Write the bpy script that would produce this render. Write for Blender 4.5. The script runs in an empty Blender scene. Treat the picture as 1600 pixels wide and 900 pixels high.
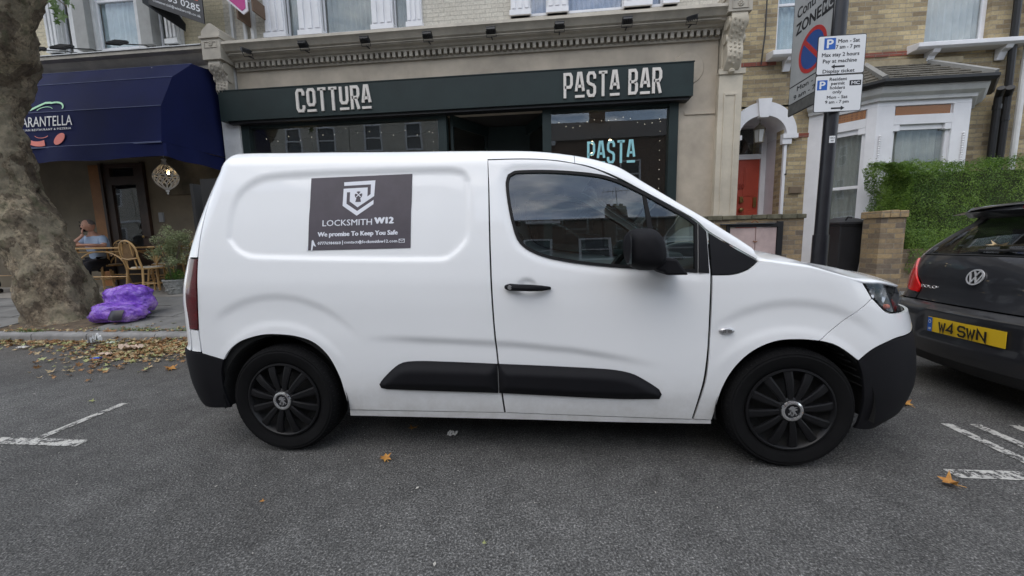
import bpy, math, random
import numpy as np
from mathutils import Vector, Matrix, noise as mnoise
from mathutils.geometry import delaunay_2d_cdt
random.seed(7); rng = np.random.default_rng(11)
PI = math.pi
scene = bpy.context.scene
# ---------------------------------------------------------------- camera
cx, cD, ch, cyaw, cpitch, croll, cf = 0.1605, 2.007, 1.2248, -0.0972, 0.1247, -0.0215, 605.03
cy_, sy_ = math.cos(cyaw), math.sin(cyaw); cp_, sp_ = math.cos(cpitch), math.sin(cpitch)
fwd = Vector((sy_*cp_, cy_*cp_, -sp_)); rgt = Vector((cy_, -sy_, 0)); upv = rgt.cross(fwd)
cr_, sr_ = math.cos(croll), math.sin(croll)
r_ = rgt*cr_+upv*sr_; u_ = upv*cr_-rgt*sr_
cam = bpy.data.cameras.new("camera"); camo = bpy.data.objects.new("camera", cam)
scene.collection.objects.link(camo)
camo.matrix_world = Matrix(((r_.x, u_.x, -fwd.x, cx), (r_.y, u_.y, -fwd.y, -cD), (r_.z, u_.z, -fwd.z, ch), (0, 0, 0, 1)))
cam.sensor_width = 36; cam.lens = 36*cf/1600; cam.clip_start = .02; cam.clip_end = 3000
scene.camera = camo
# ---------------------------------------------------------------- light
SUN_EL, SUN_AZ = math.radians(58), math.radians(215)      # azimuth clockwise from +Y
sun = bpy.data.lights.new("sun", 'SUN'); sun.energy = 0.65; sun.angle = math.radians(60); sun.color = (1, .94, .86)
suno = bpy.data.objects.new("sun", sun); scene.collection.objects.link(suno)
sd = Vector((math.sin(SUN_AZ)*math.cos(SUN_EL), math.cos(SUN_AZ)*math.cos(SUN_EL), math.sin(SUN_EL)))
suno.rotation_euler = sd.to_track_quat('Z', 'Y').to_euler(); suno.location = (0, -20, 30)
world = bpy.data.worlds.new("World"); scene.world = world; world.use_nodes = True
wn = world.node_tree; wn.nodes.clear()
wo = wn.nodes.new('ShaderNodeOutputWorld'); bg = wn.nodes.new('ShaderNodeBackground'); bg.inputs[1].default_value = .15
sky = wn.nodes.new('ShaderNodeTexSky'); sky.sky_type = 'NISHITA'; sky.sun_disc = False
sky.sun_elevation = SUN_EL; sky.sun_rotation = SUN_AZ; sky.air_density = 1.2; sky.dust_density = 2.0
tc = wn.nodes.new('ShaderNodeTexCoord'); mp = wn.nodes.new('ShaderNodeMapping'); mp.inputs['Scale'].default_value = (1, 1, 2.6)
nz = wn.nodes.new('ShaderNodeTexNoise'); nz.inputs['Scale'].default_value = 4.2; nz.inputs['Detail'].default_value = 9; nz.inputs['Roughness'].default_value = .58; nz.inputs['Distortion'].default_value = .4
rp = wn.nodes.new('ShaderNodeValToRGB'); rp.color_ramp.elements[0].position = .33; rp.color_ramp.elements[1].position = .60
nz2 = wn.nodes.new('ShaderNodeTexNoise'); nz2.inputs['Scale'].default_value = 7.5; nz2.inputs['Detail'].default_value = 8; nz2.inputs['Roughness'].default_value = .55
rp2 = wn.nodes.new('ShaderNodeValToRGB'); rp2.color_ramp.elements[0].position = .38; rp2.color_ramp.elements[0].color = (2.2, 2.9, 4.0, 1); rp2.color_ramp.elements[1].position = .62; rp2.color_ramp.elements[1].color = (9.9, 9.95, 10.0, 1)
mx = wn.nodes.new('ShaderNodeMix'); mx.data_type = 'RGBA'
L = wn.links
L.new(tc.outputs['Generated'], mp.inputs[0]); L.new(mp.outputs[0], nz.inputs[0]); L.new(mp.outputs[0], nz2.inputs[0])
L.new(nz.outputs[0], rp.inputs[0]); L.new(nz2.outputs[0], rp2.inputs[0])
L.new(rp.outputs[0], mx.inputs['Factor']); L.new(sky.outputs[0], mx.inputs['A']); L.new(rp2.outputs[0], mx.inputs['B'])
L.new(mx.outputs['Result'], bg.inputs[0]); L.new(bg.outputs[0], wo.inputs[0])
scene.view_settings.view_transform = 'Standard'; scene.view_settings.look = 'None'
scene.view_settings.gamma = 1; scene.view_settings.use_curve_mapping = False
scene.view_settings.exposure = 0.66
scene.render.engine = 'CYCLES'

# ---------------------------------------------------------------- objects
WL = {}
def tag(o, label=None, cat=None, group=None, kind=None):
    if label: o['label'] = label
    if cat: o['category'] = cat
    if group: o['group'] = group
    if kind: o['kind'] = kind
    return o
def thing(name, label, cat, loc=(0, 0, 0), group=None):
    o = bpy.data.objects.new(name, None); scene.collection.objects.link(o)
    o.location = loc; o.empty_display_size = .2; WL[o.name] = Vector(loc)
    return tag(o, label, cat, group)
def kids(o): return [c for c in bpy.data.objects if c.parent == o]
def copy_tree(o, parent=None):
    c = o.copy(); scene.collection.objects.link(c)
    if parent is not None: c.parent = parent
    WL[c.name] = WL[o.name]
    for k in kids(o): copy_tree(k, c)
    return c
class MB:
    def __init__(s): s.v = []; s.f = []
    def add(s, vs, fs):
        n = len(s.v); s.v += [tuple(map(float, p)) for p in vs]; s.f += [tuple(i+n for i in f) for f in fs]; return s
    def box(s, x0, x1, y0, y1, z0, z1):
        if x0 > x1: x0, x1 = x1, x0
        if y0 > y1: y0, y1 = y1, y0
        if z0 > z1: z0, z1 = z1, z0
        return s.add([(x0,y0,z0),(x1,y0,z0),(x1,y1,z0),(x0,y1,z0),(x0,y0,z1),(x1,y0,z1),(x1,y1,z1),(x0,y1,z1)],
                     [(0,3,2,1),(4,5,6,7),(0,1,5,4),(1,2,6,5),(2,3,7,6),(3,0,4,7)])
    def prism(s, poly, ax, d0, d1, close=True):
        """polygon (2D) extruded along axis ax ('x': poly=(y,z), 'y': (x,z), 'z': (x,y))"""
        n = len(poly)
        P = {'x': lambda p, d: (d, p[0], p[1]), 'y': lambda p, d: (p[0], d, p[1]), 'z': lambda p, d: (p[0], p[1], d)}[ax]
        vs = [P(p, d0) for p in poly]+[P(p, d1) for p in poly]
        fs = [(i, (i+1) % n, n+(i+1) % n, n+i) for i in range(n)]
        if close: fs += [tuple(range(n))[::-1], tuple(range(n, 2*n))]
        return s.add(vs, fs)
    def tube(s, pts, r, n=8, cap=True):
        pts = [Vector(p) for p in pts]; m = len(pts)
        if not hasattr(r, '__len__'): r = [r]*m
        base = len(s.v); vs = []; fs = []; prev = None
        for i, p in enumerate(pts):
            t = (pts[min(i+1, m-1)]-pts[max(i-1, 0)]).normalized()
            if prev is None:
                a = Vector((0, 0, 1)) if abs(t.z) < .9 else Vector((1, 0, 0)); u = t.cross(a).normalized()
            else:
                u = (prev-t*prev.dot(t)).normalized()
            prev = u; w = t.cross(u)
            for k in range(n):
                an = 2*PI*k/n; vs.append(p+(u*math.cos(an)+w*math.sin(an))*r[i])
        for i in range(m-1):
            for k in range(n):
                fs.append((i*n+k, i*n+(k+1) % n, (i+1)*n+(k+1) % n, (i+1)*n+k))
        if cap: fs += [tuple(range(n))[::-1], tuple(range((m-1)*n, m*n))]
        return s.add(vs, fs)
    def lathe(s, prof, c, axis='z', n=32):
        """prof = [(radius, height)], around axis through c"""
        vs = []; fs = []; m = len(prof)
        for r, h in prof:
            for k in range(n):
                a = 2*PI*k/n; p = (r*math.cos(a), r*math.sin(a))
                if axis == 'z': q = (c[0]+p[0], c[1]+p[1], c[2]+h)
                elif axis == 'y': q = (c[0]+p[0], c[1]+h, c[2]+p[1])
                else: q = (c[0]+h, c[1]+p[0], c[2]+p[1])
                vs.append(q)
        for i in range(m-1):
            for k in range(n): fs.append((i*n+k, i*n+(k+1) % n, (i+1)*n+(k+1) % n, (i+1)*n+k))
        return s.add(vs, fs)
    def xf(s, M, i0=0):
        for i in range(i0, len(s.v)): s.v[i] = tuple(M @ Vector(s.v[i]))
        return s
    def build(s, name, mat, parent=None, label=None, smooth=False, bevel=0, angle=35, fixn=True):
        me = bpy.data.meshes.new(name); off = WL[parent.name] if parent is not None else Vector((0, 0, 0))
        me.from_pydata([(p[0]-off.x, p[1]-off.y, p[2]-off.z) for p in s.v], [], s.f)
        me.validate(); 
        if fixn:
            import bmesh
            b = bmesh.new(); b.from_mesh(me); bmesh.ops.recalc_face_normals(b, faces=b.faces); b.to_mesh(me); b.free()
        ms = mat if isinstance(mat, (list, tuple)) else [mat]
        for m in ms: me.materials.append(m)
        if smooth:
            me.shade_smooth(); me.set_sharp_from_angle(angle=math.radians(angle))
        o = bpy.data.objects.new(name, me); scene.collection.objects.link(o)
        if parent is not None: o.parent = parent
        WL[o.name] = off.copy()
        if bevel:
            bv = o.modifiers.new('bevel', 'BEVEL'); bv.width = bevel; bv.segments = 2; bv.limit_method = 'ANGLE'; bv.angle_limit = math.radians(40)
        if label: o['label'] = label
        return o
def whole(o, loc):
    """move the origin of a one-mesh thing to its base"""
    loc = Vector(loc); o.data.transform(Matrix.Translation(-loc)); o.location = loc; WL[o.name] = loc; return o
def wall(mb, ax, c0, c1, a0, a1, z0, z1, holes):
    """slab with rectangular openings. ax 'y': faces y=c0 (front), c1 (back), a = x; ax 'x': a = y"""
    A = sorted({a0, a1, *[h[0] for h in holes], *[h[1] for h in holes]}); Z = sorted({z0, z1, *[h[2] for h in holes], *[h[3] for h in holes]})
    A = [a for a in A if a0 <= a <= a1]; Z = [z for z in Z if z0 <= z <= z1]
    P = (lambda a, c, z: (a, c, z)) if ax == 'y' else (lambda a, c, z: (c, a, z))
    sol = {}
    for i in range(len(A)-1):
        for j in range(len(Z)-1):
            am, zm = (A[i]+A[i+1])/2, (Z[j]+Z[j+1])/2
            sol[i, j] = not any(h[0] < am < h[1] and h[2] < zm < h[3] for h in holes)
    for (i, j), ok in sol.items():
        if not ok: continue
        x0, x1, y0, y1 = A[i], A[i+1], Z[j], Z[j+1]
        mb.add([P(x0, c0, y0), P(x1, c0, y0), P(x1, c0, y1), P(x0, c0, y1)], [(0, 1, 2, 3)])
        mb.add([P(x0, c1, y0), P(x1, c1, y0), P(x1, c1, y1), P(x0, c1, y1)], [(3, 2, 1, 0)])
        for di, dj, q in ((-1, 0, [(x0, y0), (x0, y1)]), (1, 0, [(x1, y0), (x1, y1)]), (0, -1, [(x0, y0), (x1, y0)]), (0, 1, [(x0, y1), (x1, y1)])):
            if not sol.get((i+di, j+dj), False):
                (p, q0), (r, s) = q
                mb.add([P(p, c0, q0), P(r, c0, s), P(r, c1, s), P(p, c1, q0)], [(0, 1, 2, 3)])
    return mb

# ---------------------------------------------------------------- materials
def nodes(name):
    m = bpy.data.materials.new(name); m.use_nodes = True; nt = m.node_tree
    return m, nt, nt.nodes['Principled BSDF']
def _noise(nt, scale, detail=4, rough=.55, vec=None, coord='Object'):
    n = nt.nodes.new('ShaderNodeTexNoise'); n.inputs['Scale'].default_value = scale; n.inputs['Detail'].default_value = detail; n.inputs['Roughness'].default_value = rough
    if vec is None:
        t = nt.nodes.new('ShaderNodeTexCoord'); vec = t.outputs[coord]
    nt.links.new(vec, n.inputs['Vector']); return n
def _ramp(nt, fac, stops):
    r = nt.nodes.new('ShaderNodeValToRGB'); e = r.color_ramp.elements
    while len(e) < len(stops): e.new(.5)
    for k, (p, c) in enumerate(stops):
        e[k].position = p; e[k].color = (*c, 1) if hasattr(c, '__len__') else (c, c, c, 1)
    nt.links.new(fac, r.inputs[0]); return r
def _mix(nt, a, b, fac, mode='MIX'):
    m = nt.nodes.new('ShaderNodeMix'); m.data_type = 'RGBA'; m.blend_type = mode
    for s, v in (('A', a), ('B', b), ('Factor', fac)):
        if isinstance(v, bpy.types.NodeSocket): nt.links.new(v, m.inputs[s])
        elif s == 'Factor': m.inputs[s].default_value = v
        else: m.inputs[s].default_value = (*v, 1) if hasattr(v, '__len__') else (v, v, v, 1)
    return m.outputs['Result']
def _bump(nt, bsdf, h, strength, dist=.01):
    b = nt.nodes.new('ShaderNodeBump'); b.inputs['Strength'].default_value = strength; b.inputs['Distance'].default_value = dist
    nt.links.new(h, b.inputs['Height']); nt.links.new(b.outputs[0], bsdf.inputs['Normal']); return b
MATS = {}
def mat(name, col, rough=.6, metal=0, var=.15, vscale=6, bump=0, bscale=60, coat=0, spec=.5, emit=None, estr=1, trans=0, bdist=.004):
    if name in MATS: return MATS[name]
    m, nt, b = nodes(name); MATS[name] = m
    b.inputs['Roughness'].default_value = rough; b.inputs['Metallic'].default_value = metal
    b.inputs['Specular IOR Level'].default_value = spec
    if coat: b.inputs['Coat Weight'].default_value = coat; b.inputs['Coat Roughness'].default_value = .04
    if trans: b.inputs['Transmission Weight'].default_value = trans
    if var:
        n = _noise(nt, vscale, 6, .62); lo = tuple(c*(1-var) for c in col); hi = tuple(min(1, c*(1+var)) for c in col)
        r = _ramp(nt, n.outputs[0], [(.3, lo), (.7, hi)]); nt.links.new(r.outputs[0], b.inputs['Base Color'])
        rr = nt.nodes.new('ShaderNodeMapRange'); rr.inputs['To Min'].default_value = max(0, rough-.06); rr.inputs['To Max'].default_value = min(1, rough+.08)
        nt.links.new(n.outputs[0], rr.inputs[0]); nt.links.new(rr.outputs[0], b.inputs['Roughness'])
    else: b.inputs['Base Color'].default_value = (*col, 1)
    if bump: _bump(nt, b, _noise(nt, bscale, 5, .6).outputs[0], bump, bdist)
    if emit: b.inputs['Emission Color'].default_value = (*emit, 1); b.inputs['Emission Strength'].default_value = estr
    return m
def glass(name, tint=(.85, .9, .9), ior=1.5, rough=0, wav=0, dirt=0):
    m, nt, b = nodes(name); nt.nodes.remove(b); o = nt.nodes['Material Output']
    f0 = ((ior-1)/(ior+1))**2; ge = nt.nodes.new('ShaderNodeNewGeometry'); dt = nt.nodes.new('ShaderNodeVectorMath'); dt.operation = 'DOT_PRODUCT'
    nt.links.new(ge.outputs['Incoming'], dt.inputs[0]); nt.links.new(ge.outputs['Normal'], dt.inputs[1])
    def mth(op, a, b_=None):
        n_ = nt.nodes.new('ShaderNodeMath'); n_.operation = op
        for k_, v_ in enumerate((a, b_)):
            if v_ is None: continue
            if isinstance(v_, bpy.types.NodeSocket): nt.links.new(v_, n_.inputs[k_])
            else: n_.inputs[k_].default_value = v_
        return n_
    one = mth('SUBTRACT', 1.0, mth('ABSOLUTE', dt.outputs['Value']).outputs[0]); pw = mth('POWER', one.outputs[0], 5.0)
    f = mth('ADD', mth('MULTIPLY', pw.outputs[0], 1-f0).outputs[0], f0)
    t = nt.nodes.new('ShaderNodeBsdfTransparent'); t.inputs[0].default_value = (*tint, 1)
    g = nt.nodes.new('ShaderNodeBsdfGlossy'); g.inputs['Roughness'].default_value = rough; g.inputs[0].default_value = (.95, .97, 1, 1)
    mx = nt.nodes.new('ShaderNodeMixShader')
    if wav:
        n = _noise(nt, 1.7, 1, .4); bp = nt.nodes.new('ShaderNodeBump'); bp.inputs['Strength'].default_value = wav; bp.inputs['Distance'].default_value = .02
        nt.links.new(n.outputs[0], bp.inputs['Height']); nt.links.new(bp.outputs[0], g.inputs['Normal'])
    nt.links.new(f.outputs[0], mx.inputs[0]); nt.links.new(t.outputs[0], mx.inputs[1]); nt.links.new(g.outputs[0], mx.inputs[2])
    out = mx.outputs[0]
    if dirt:
        d = nt.nodes.new('ShaderNodeBsdfDiffuse'); d.inputs[0].default_value = (.4, .4, .38, 1); m2 = nt.nodes.new('ShaderNodeMixShader'); m2.inputs[0].default_value = dirt
        nt.links.new(out, m2.inputs[1]); nt.links.new(d.outputs[0], m2.inputs[2]); out = m2.outputs[0]
    nt.links.new(out, o.inputs['Surface']); return m
def brickmat(name, c1, c2, mortar, soot=.5, paint=False, bump=.6, sootcol=(.07, .06, .05), bw=.225, bh=.075):
    m, nt, b = nodes(name); b.inputs['Roughness'].default_value = .85 if not paint else .6
    t = nt.nodes.new('ShaderNodeTexCoord'); sx = nt.nodes.new('ShaderNodeSeparateXYZ'); nt.links.new(t.outputs['Object'], sx.inputs[0])
    ad = nt.nodes.new('ShaderNodeMath'); nt.links.new(sx.outputs[0], ad.inputs[0]); nt.links.new(sx.outputs[1], ad.inputs[1])
    cb = nt.nodes.new('ShaderNodeCombineXYZ'); nt.links.new(ad.outputs[0], cb.inputs[0]); nt.links.new(sx.outputs[2], cb.inputs[1])
    wob = _noise(nt, 9, 3, .6, t.outputs['Object']); wv = nt.nodes.new('ShaderNodeVectorMath'); wv.operation = 'MULTIPLY_ADD'
    nt.links.new(wob.outputs['Color'], wv.inputs[0]); wv.inputs[1].default_value = (.010, .010, 0); nt.links.new(cb.outputs[0], wv.inputs[2])
    br = nt.nodes.new('ShaderNodeTexBrick'); nt.links.new(wv.outputs[0], br.inputs['Vector'])
    for k, v in (('Scale', 1), ('Brick Width', bw), ('Row Height', bh), ('Mortar Size', .006), ('Mortar Smooth', .35), ('Bias', -.1)): br.inputs[k].default_value = v
    br.inputs['Color1'].default_value = (*c1, 1); br.inputs['Color2'].default_value = (*c2, 1); br.inputs['Mortar'].default_value = (*mortar, 1)
    big = _noise(nt, 1.1, 6, .65, t.outputs['Object']); rp = _ramp(nt, big.outputs[0], [(.42, 0.), (.68, 1.)])
    fine = _noise(nt, 30, 5, .7, t.outputs['Object']); fr = _ramp(nt, fine.outputs[0], [(.3, .72), (.7, 1.12)])
    col = _mix(nt, br.outputs['Color'], fr.outputs[0], 1.0, 'MULTIPLY')
    mu = nt.nodes.new('ShaderNodeMath'); mu.operation = 'MULTIPLY'; nt.links.new(rp.outputs[0], mu.inputs[0]); mu.inputs[1].default_value = soot
    col = _mix(nt, col, sootcol, mu.outputs[0]); nt.links.new(col, b.inputs['Base Color'])
    hh = nt.nodes.new('ShaderNodeMath'); hh.operation = 'MULTIPLY_ADD'; nt.links.new(br.outputs['Fac'], hh.inputs[0]); hh.inputs[1].default_value = -1.0
    fs = nt.nodes.new('ShaderNodeMath'); fs.operation = 'MULTIPLY'; nt.links.new(fine.outputs[0], fs.inputs[0]); fs.inputs[1].default_value = .5
    nt.links.new(fs.outputs[0], hh.inputs[2]); _bump(nt, b, hh.outputs[0], bump, .008)
    return m

# ---------------------------------------------------------------- lettering
def text2d(s, bold=0.0, extrude=.001, res=3, spacing=1.0):
    cu = bpy.data.curves.new('t', 'FONT'); cu.body = s; cu.offset = bold; cu.extrude = extrude; cu.resolution_u = res; cu.space_character = spacing
    ob = bpy.data.objects.new('t', cu); scene.collection.objects.link(ob)
    dg = bpy.context.evaluated_depsgraph_get(); me = bpy.data.meshes.new_from_object(ob.evaluated_get(dg))
    vs = np.array([v.co[:] for v in me.vertices]) if len(me.vertices) else np.zeros((0, 3)); fs = [tuple(p.vertices) for p in me.polygons]
    bpy.data.objects.remove(ob); bpy.data.curves.remove(cu); bpy.data.meshes.remove(me)
    return vs, fs
CAP = .729
_v, _f = text2d('H'); CAP = float(_v[:, 1].max()-_v[:, 1].min())
def put_text(mb, s, u0, u1, v0, cap, fn, bold=0.0, depth=.002, res=3, spacing=1.0):
    """letters between u0..u1 with baseline v0 and capital height cap; fn(u, v, d) -> xyz"""
    vs, fs = text2d(s, 0, .001, res, spacing); x0, x1 = vs[:, 0].min(), vs[:, 0].max()
    U = u0+(vs[:, 0]-x0)/(x1-x0)*(u1-u0); V = v0+vs[:, 1]*cap/CAP; D = (vs[:, 2] > 0)*depth
    k = cap*bold*2.2      # heavier strokes: the word laid down again a hair to each side
    for i, (dx, dy) in enumerate(((0, 0),) if bold < .004 else ((0, 0), (-k, 0), (k, 0), (0, k*.7), (0, -k*.7))):
        mb.add([fn(u+dx, v+dy, d+i*depth*.12) for u, v, d in zip(U, V, D)], fs)
def stroke(mb, pl, w, fn, depth, closed=False, d0=0):
    """mitred band along a 2D polyline, extruded by depth"""
    P = [np.array(p, float) for p in pl]; n = len(P); Lf = []; Rt = []
    for i in range(n):
        a = P[i-1] if (i > 0 or closed) else None; b = P[(i+1) % n] if (i < n-1 or closed) else None
        d1 = (P[i]-a)/max(1e-9, np.linalg.norm(P[i]-a)) if a is not None else None
        d2 = (b-P[i])/max(1e-9, np.linalg.norm(b-P[i])) if b is not None else None
        if d1 is None: nn = np.array([-d2[1], d2[0]]); k = 1
        elif d2 is None: nn = np.array([-d1[1], d1[0]]); k = 1
        else:
            n1 = np.array([-d1[1], d1[0]]); n2 = np.array([-d2[1], d2[0]]); nn = n1+n2; nn /= max(1e-9, np.linalg.norm(nn)); k = 1/max(.4, nn@n1)
        Lf.append(P[i]+nn*w/2*k); Rt.append(P[i]-nn*w/2*k)
    vs = []
    for d in (d0, d0+depth): vs += [fn(p[0], p[1], d) for p in Lf]+[fn(p[0], p[1], d) for p in Rt]
    fs = []; N = 2*n; m = n if closed else n-1
    for i in range(m):
        j = (i+1) % n
        fs += [(i, j, n+j, n+i), (N+i, N+n+i, N+n+j, N+j), (i, N+i, N+j, j), (n+i, n+j, N+n+j, N+n+i)]
    if not closed: fs += [(0, n, N+n, N), (n-1, N+n-1, N+2*n-1, 2*n-1)]
    mb.add(vs, fs)
def fillpoly(mb, poly, fn, depth, d0=0):
    n = len(poly); mb.add([fn(p[0], p[1], d0) for p in poly]+[fn(p[0], p[1], d0+depth) for p in poly],
        [tuple(range(n))[::-1], tuple(range(n, 2*n))]+[(i, (i+1) % n, n+(i+1) % n, n+i) for i in range(n)])
GL = {'C': [[(1,.74),(1,.88),(.8,1),(.2,1),(0,.88),(0,.12),(.2,0),(.8,0),(1,.12),(1,.26)]],
 'O': [[(0,.2),(0,.85),(.2,1),(.8,1),(1,.85),(1,.2),(.8,.05),(.2,.05),(0,.2)]],
 'T': [[(-.12,1),(1.12,1)],[(.5,1),(.5,-.06)]], 'U': [[(0,1.06),(0,.2),(.2,.05),(.8,.05),(1,.2),(1,1.06)]],
 'R': [[(0,-.06),(0,1),(.8,1),(1,.88),(1,.62),(.8,.5),(0,.5)],[(.55,.5),(1,-.06)]],
 'P': [[(0,-.06),(0,1),(.8,1),(1,.88),(1,.55),(.8,.42),(0,.42)]],
 'A': [[(-.05,.0),(.32,1.02),(.68,1.02),(1.05,0)],[(.14,.28),(.86,.28)]],
 'B': [[(0,.5),(0,1),(.75,1),(.95,.88),(.95,.62),(.78,.5),(0,.5)],[(0,.5),(0,0),(.8,0),(1,.12),(1,.38),(.78,.5)]],
 'S': [[(1,.74),(1,.88),(.8,1),(.2,1),(0,.88),(0,.64),(.2,.54),(.8,.46),(1,.36),(1,.12),(.8,0),(.2,0),(0,.12),(0,.26)]]}
def sign_letters(parent, word, u0, u1, z0, z1, y, mt, depth, name='letter', raised='OUA'):
    n = len(word); wt = [.55 if c == ' ' else 1. for c in word]; step = (u1-u0)/(sum(wt)); u = u0; t = step*.245
    out = []
    for c, w in zip(word, wt):
        if c != ' ':
            mb = MB(); h = z1-z0; lw = step*.82-t; bx = u+step*.09+t/2
            zb, hh = (z0+h*.20, h*.80) if c in raised else (z0, h)
            fn = lambda a, b, d: (a, y-d, b)
            for pl in GL[c]:
                stroke(mb, [(bx+p[0]*lw, zb+t/2+p[1]*(hh-t)) for p in pl], t*.95, fn, depth)
            if c in raised: fillpoly(mb, [(bx-t/2, z0), (bx+lw+t/2, z0), (bx+lw+t/2, z0+h*.10), (bx-t/2, z0+h*.10)], fn, depth)
            out.append(mb.build(name, mt, parent))
        u += step*w
    return out
# ---------------------------------------------------------------- body surfaces
def tab(xs, ys):
    xs = np.array(xs, float); ys = np.array(ys, float)
    h = np.diff(xs); d = np.diff(ys)/h
    m = np.zeros(len(xs)); m[0] = d[0]; m[-1] = d[-1]
    for i in range(1, len(xs)-1):
        if d[i-1]*d[i] > 0:
            w1 = 2*h[i]+h[i-1]; w2 = h[i]+2*h[i-1]
            m[i] = (w1+w2)/(w1/d[i-1]+w2/d[i])
    def f(x):
        x = np.clip(np.asarray(x, float), xs[0], xs[-1])
        i = np.clip(np.searchsorted(xs, x)-1, 0, len(xs)-2)
        t = (x-xs[i])/h[i]; t2 = t*t; t3 = t2*t
        return ((2*t3-3*t2+1)*ys[i]+(t3-2*t2+t)*h[i]*m[i]+(-2*t3+3*t2)*ys[i+1]+(t3-t2)*h[i]*m[i+1])
    return f
def sstep(a, b, x):
    t = np.clip((x-a)/(b-a), 0, 1); return t*t*(3-2*t)
VYC = .92
vT = tab([.2, .3, .42, .62, .85, .98, 1.1, 1.3, 1.5, 1.7, 1.9], [.05, .03, .012, .004, .004, .008, .022, .056, .099, .145, .19])
vXf = tab([.18, .26, .4, .6, .72, .85, .97, 1.1], [2.20, 2.275, 2.29, 2.265, 2.235, 2.19, 2.13, 2.05])
vXb = tab([.2, .3, .6, .64, .9, 1.2, 1.45, 1.65, 1.8], [-2.07, -2.11, -2.125, -2.105, -2.10, -2.06, -2.005, -1.945, -1.89])
vRe = tab([-2.5, -2.05, -1.9, -1.8, -1.6, -1.4, -1.15, -.75, -.17, .05, .29, .51, .67, .81, .97, 1.09, 1.21, 1.3, 1.5, 1.8, 2.0], [1.70, 1.735, 1.765, 1.774, 1.772, 1.765, 1.757, 1.742, 1.722, 1.71, 1.675, 1.61, 1.505, 1.41, 1.305, 1.222, 1.148, 1.135, 1.13, 1.12, 1.12])
vR = tab([-2.2, -.2, .4, .9, 1.3, 2.0], [.13, .12, .10, .06, .045, .04])
RF, RB = .60, .27
def vtop(a):
    re, r = vRe(a), vR(a); th0 = .2
    return re - r*(1-np.sin(th0)) + r*(np.pi/2-th0)*.9
def VM(a, s, disp=None):
    """van skin: a runs along the plan outline (= x on the flat side), s runs up the side"""
    a = np.asarray(a, float); s = np.asarray(s, float)
    re, r = vRe(a), vR(a); th0 = .2
    sb = re - r*(1-np.sin(th0))
    over = np.clip(s-sb, 0, None); th = np.minimum(th0+over/r, np.pi/2+.3)
    z = np.where(s < sb, s, sb + r*(np.sin(th)-np.sin(th0)))
    i = vT(np.minimum(s, sb)) + np.where(s < sb, 0, r*(np.cos(th0)-np.cos(th)))
    if disp is not None: i = i - disp
    zz = np.minimum(s, sb)
    af = vXf(zz)-RF; ab = vXb(zz)+RB
    pf = np.clip((a-af)/RF, 0, np.pi/2); pb = np.clip((ab-a)/RB, 0, np.pi/2)
    ef = np.clip(a-af-RF*np.pi/2, 0, None); eb = np.clip(ab-a-RB*np.pi/2, 0, None)
    x = np.where(a > af, af+(RF-i)*np.sin(pf)+ef*.10, np.where(a < ab, ab-(RB-i)*np.sin(pb)-eb*.03, a))
    y = np.where(a > af, RF-(RF-i)*np.cos(pf)+ef, np.where(a < ab, RB-(RB-i)*np.cos(pb)+eb, i))
    return np.stack([x, y, z], -1)
def sdpoly(px, py, poly):
    """signed distance to polygon, negative inside"""
    d = np.full(px.shape, 1e9); ins = np.zeros(px.shape, bool); n = len(poly)
    for k in range(n):
        x0, y0 = poly[k]; x1, y1 = poly[(k+1) % n]
        ex, ey = x1-x0, y1-y0; t = np.clip(((px-x0)*ex+(py-y0)*ey)/(ex*ex+ey*ey+1e-12), 0, 1)
        d = np.minimum(d, np.hypot(px-x0-t*ex, py-y0-t*ey))
        if y0 != y1:
            c = ((y0 > py) != (y1 > py)) & (px < (x1-x0)*(py-y0)/(y1-y0)+x0); ins ^= c
    return np.where(ins, -d, d)
# hatchback: b = signed distance from the tail's centre round the outline
PYC = .94
pT = tab([.2, .35, .55, .9, 1.0, 1.2, 1.38, 1.45], [.06, .015, 0., 0., .015, .09, .16, .20])
pXb = tab([.18, .26, .40, .56, .63, .66, .72, .9, 1.0, 1.05, 1.2, 1.32, 1.36, 1.40, 1.45], [3.16, 3.09, 3.04, 3.03, 3.05, 3.12, 3.15, 3.19, 3.23, 3.27, 3.45, 3.60, 3.55, 3.60, 3.75])
PHW, PR = .87, .34
def PM(b, s, disp=None):
    b = np.asarray(b, float); s = np.asarray(s, float)
    i = pT(s); 
    if disp is not None: i = i-disp
    ab = np.abs(b); fl = PHW-PR; ph = np.clip((ab-fl)/PR, 0, np.pi/2); e = np.clip(ab-fl-PR*np.pi/2, 0, None)
    R = PR-i
    y = np.minimum(ab, fl)+R*np.sin(ph); x = pXb(s)+ .06*np.minimum(ab/fl, 1)**2 + (R*(1-np.cos(ph))+ (i*0)) + e
    if disp is not None: x = x - disp*np.cos(ph)
    return np.stack([x, PYC+np.sign(b)*y, s*np.ones_like(x)], -1)
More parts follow.
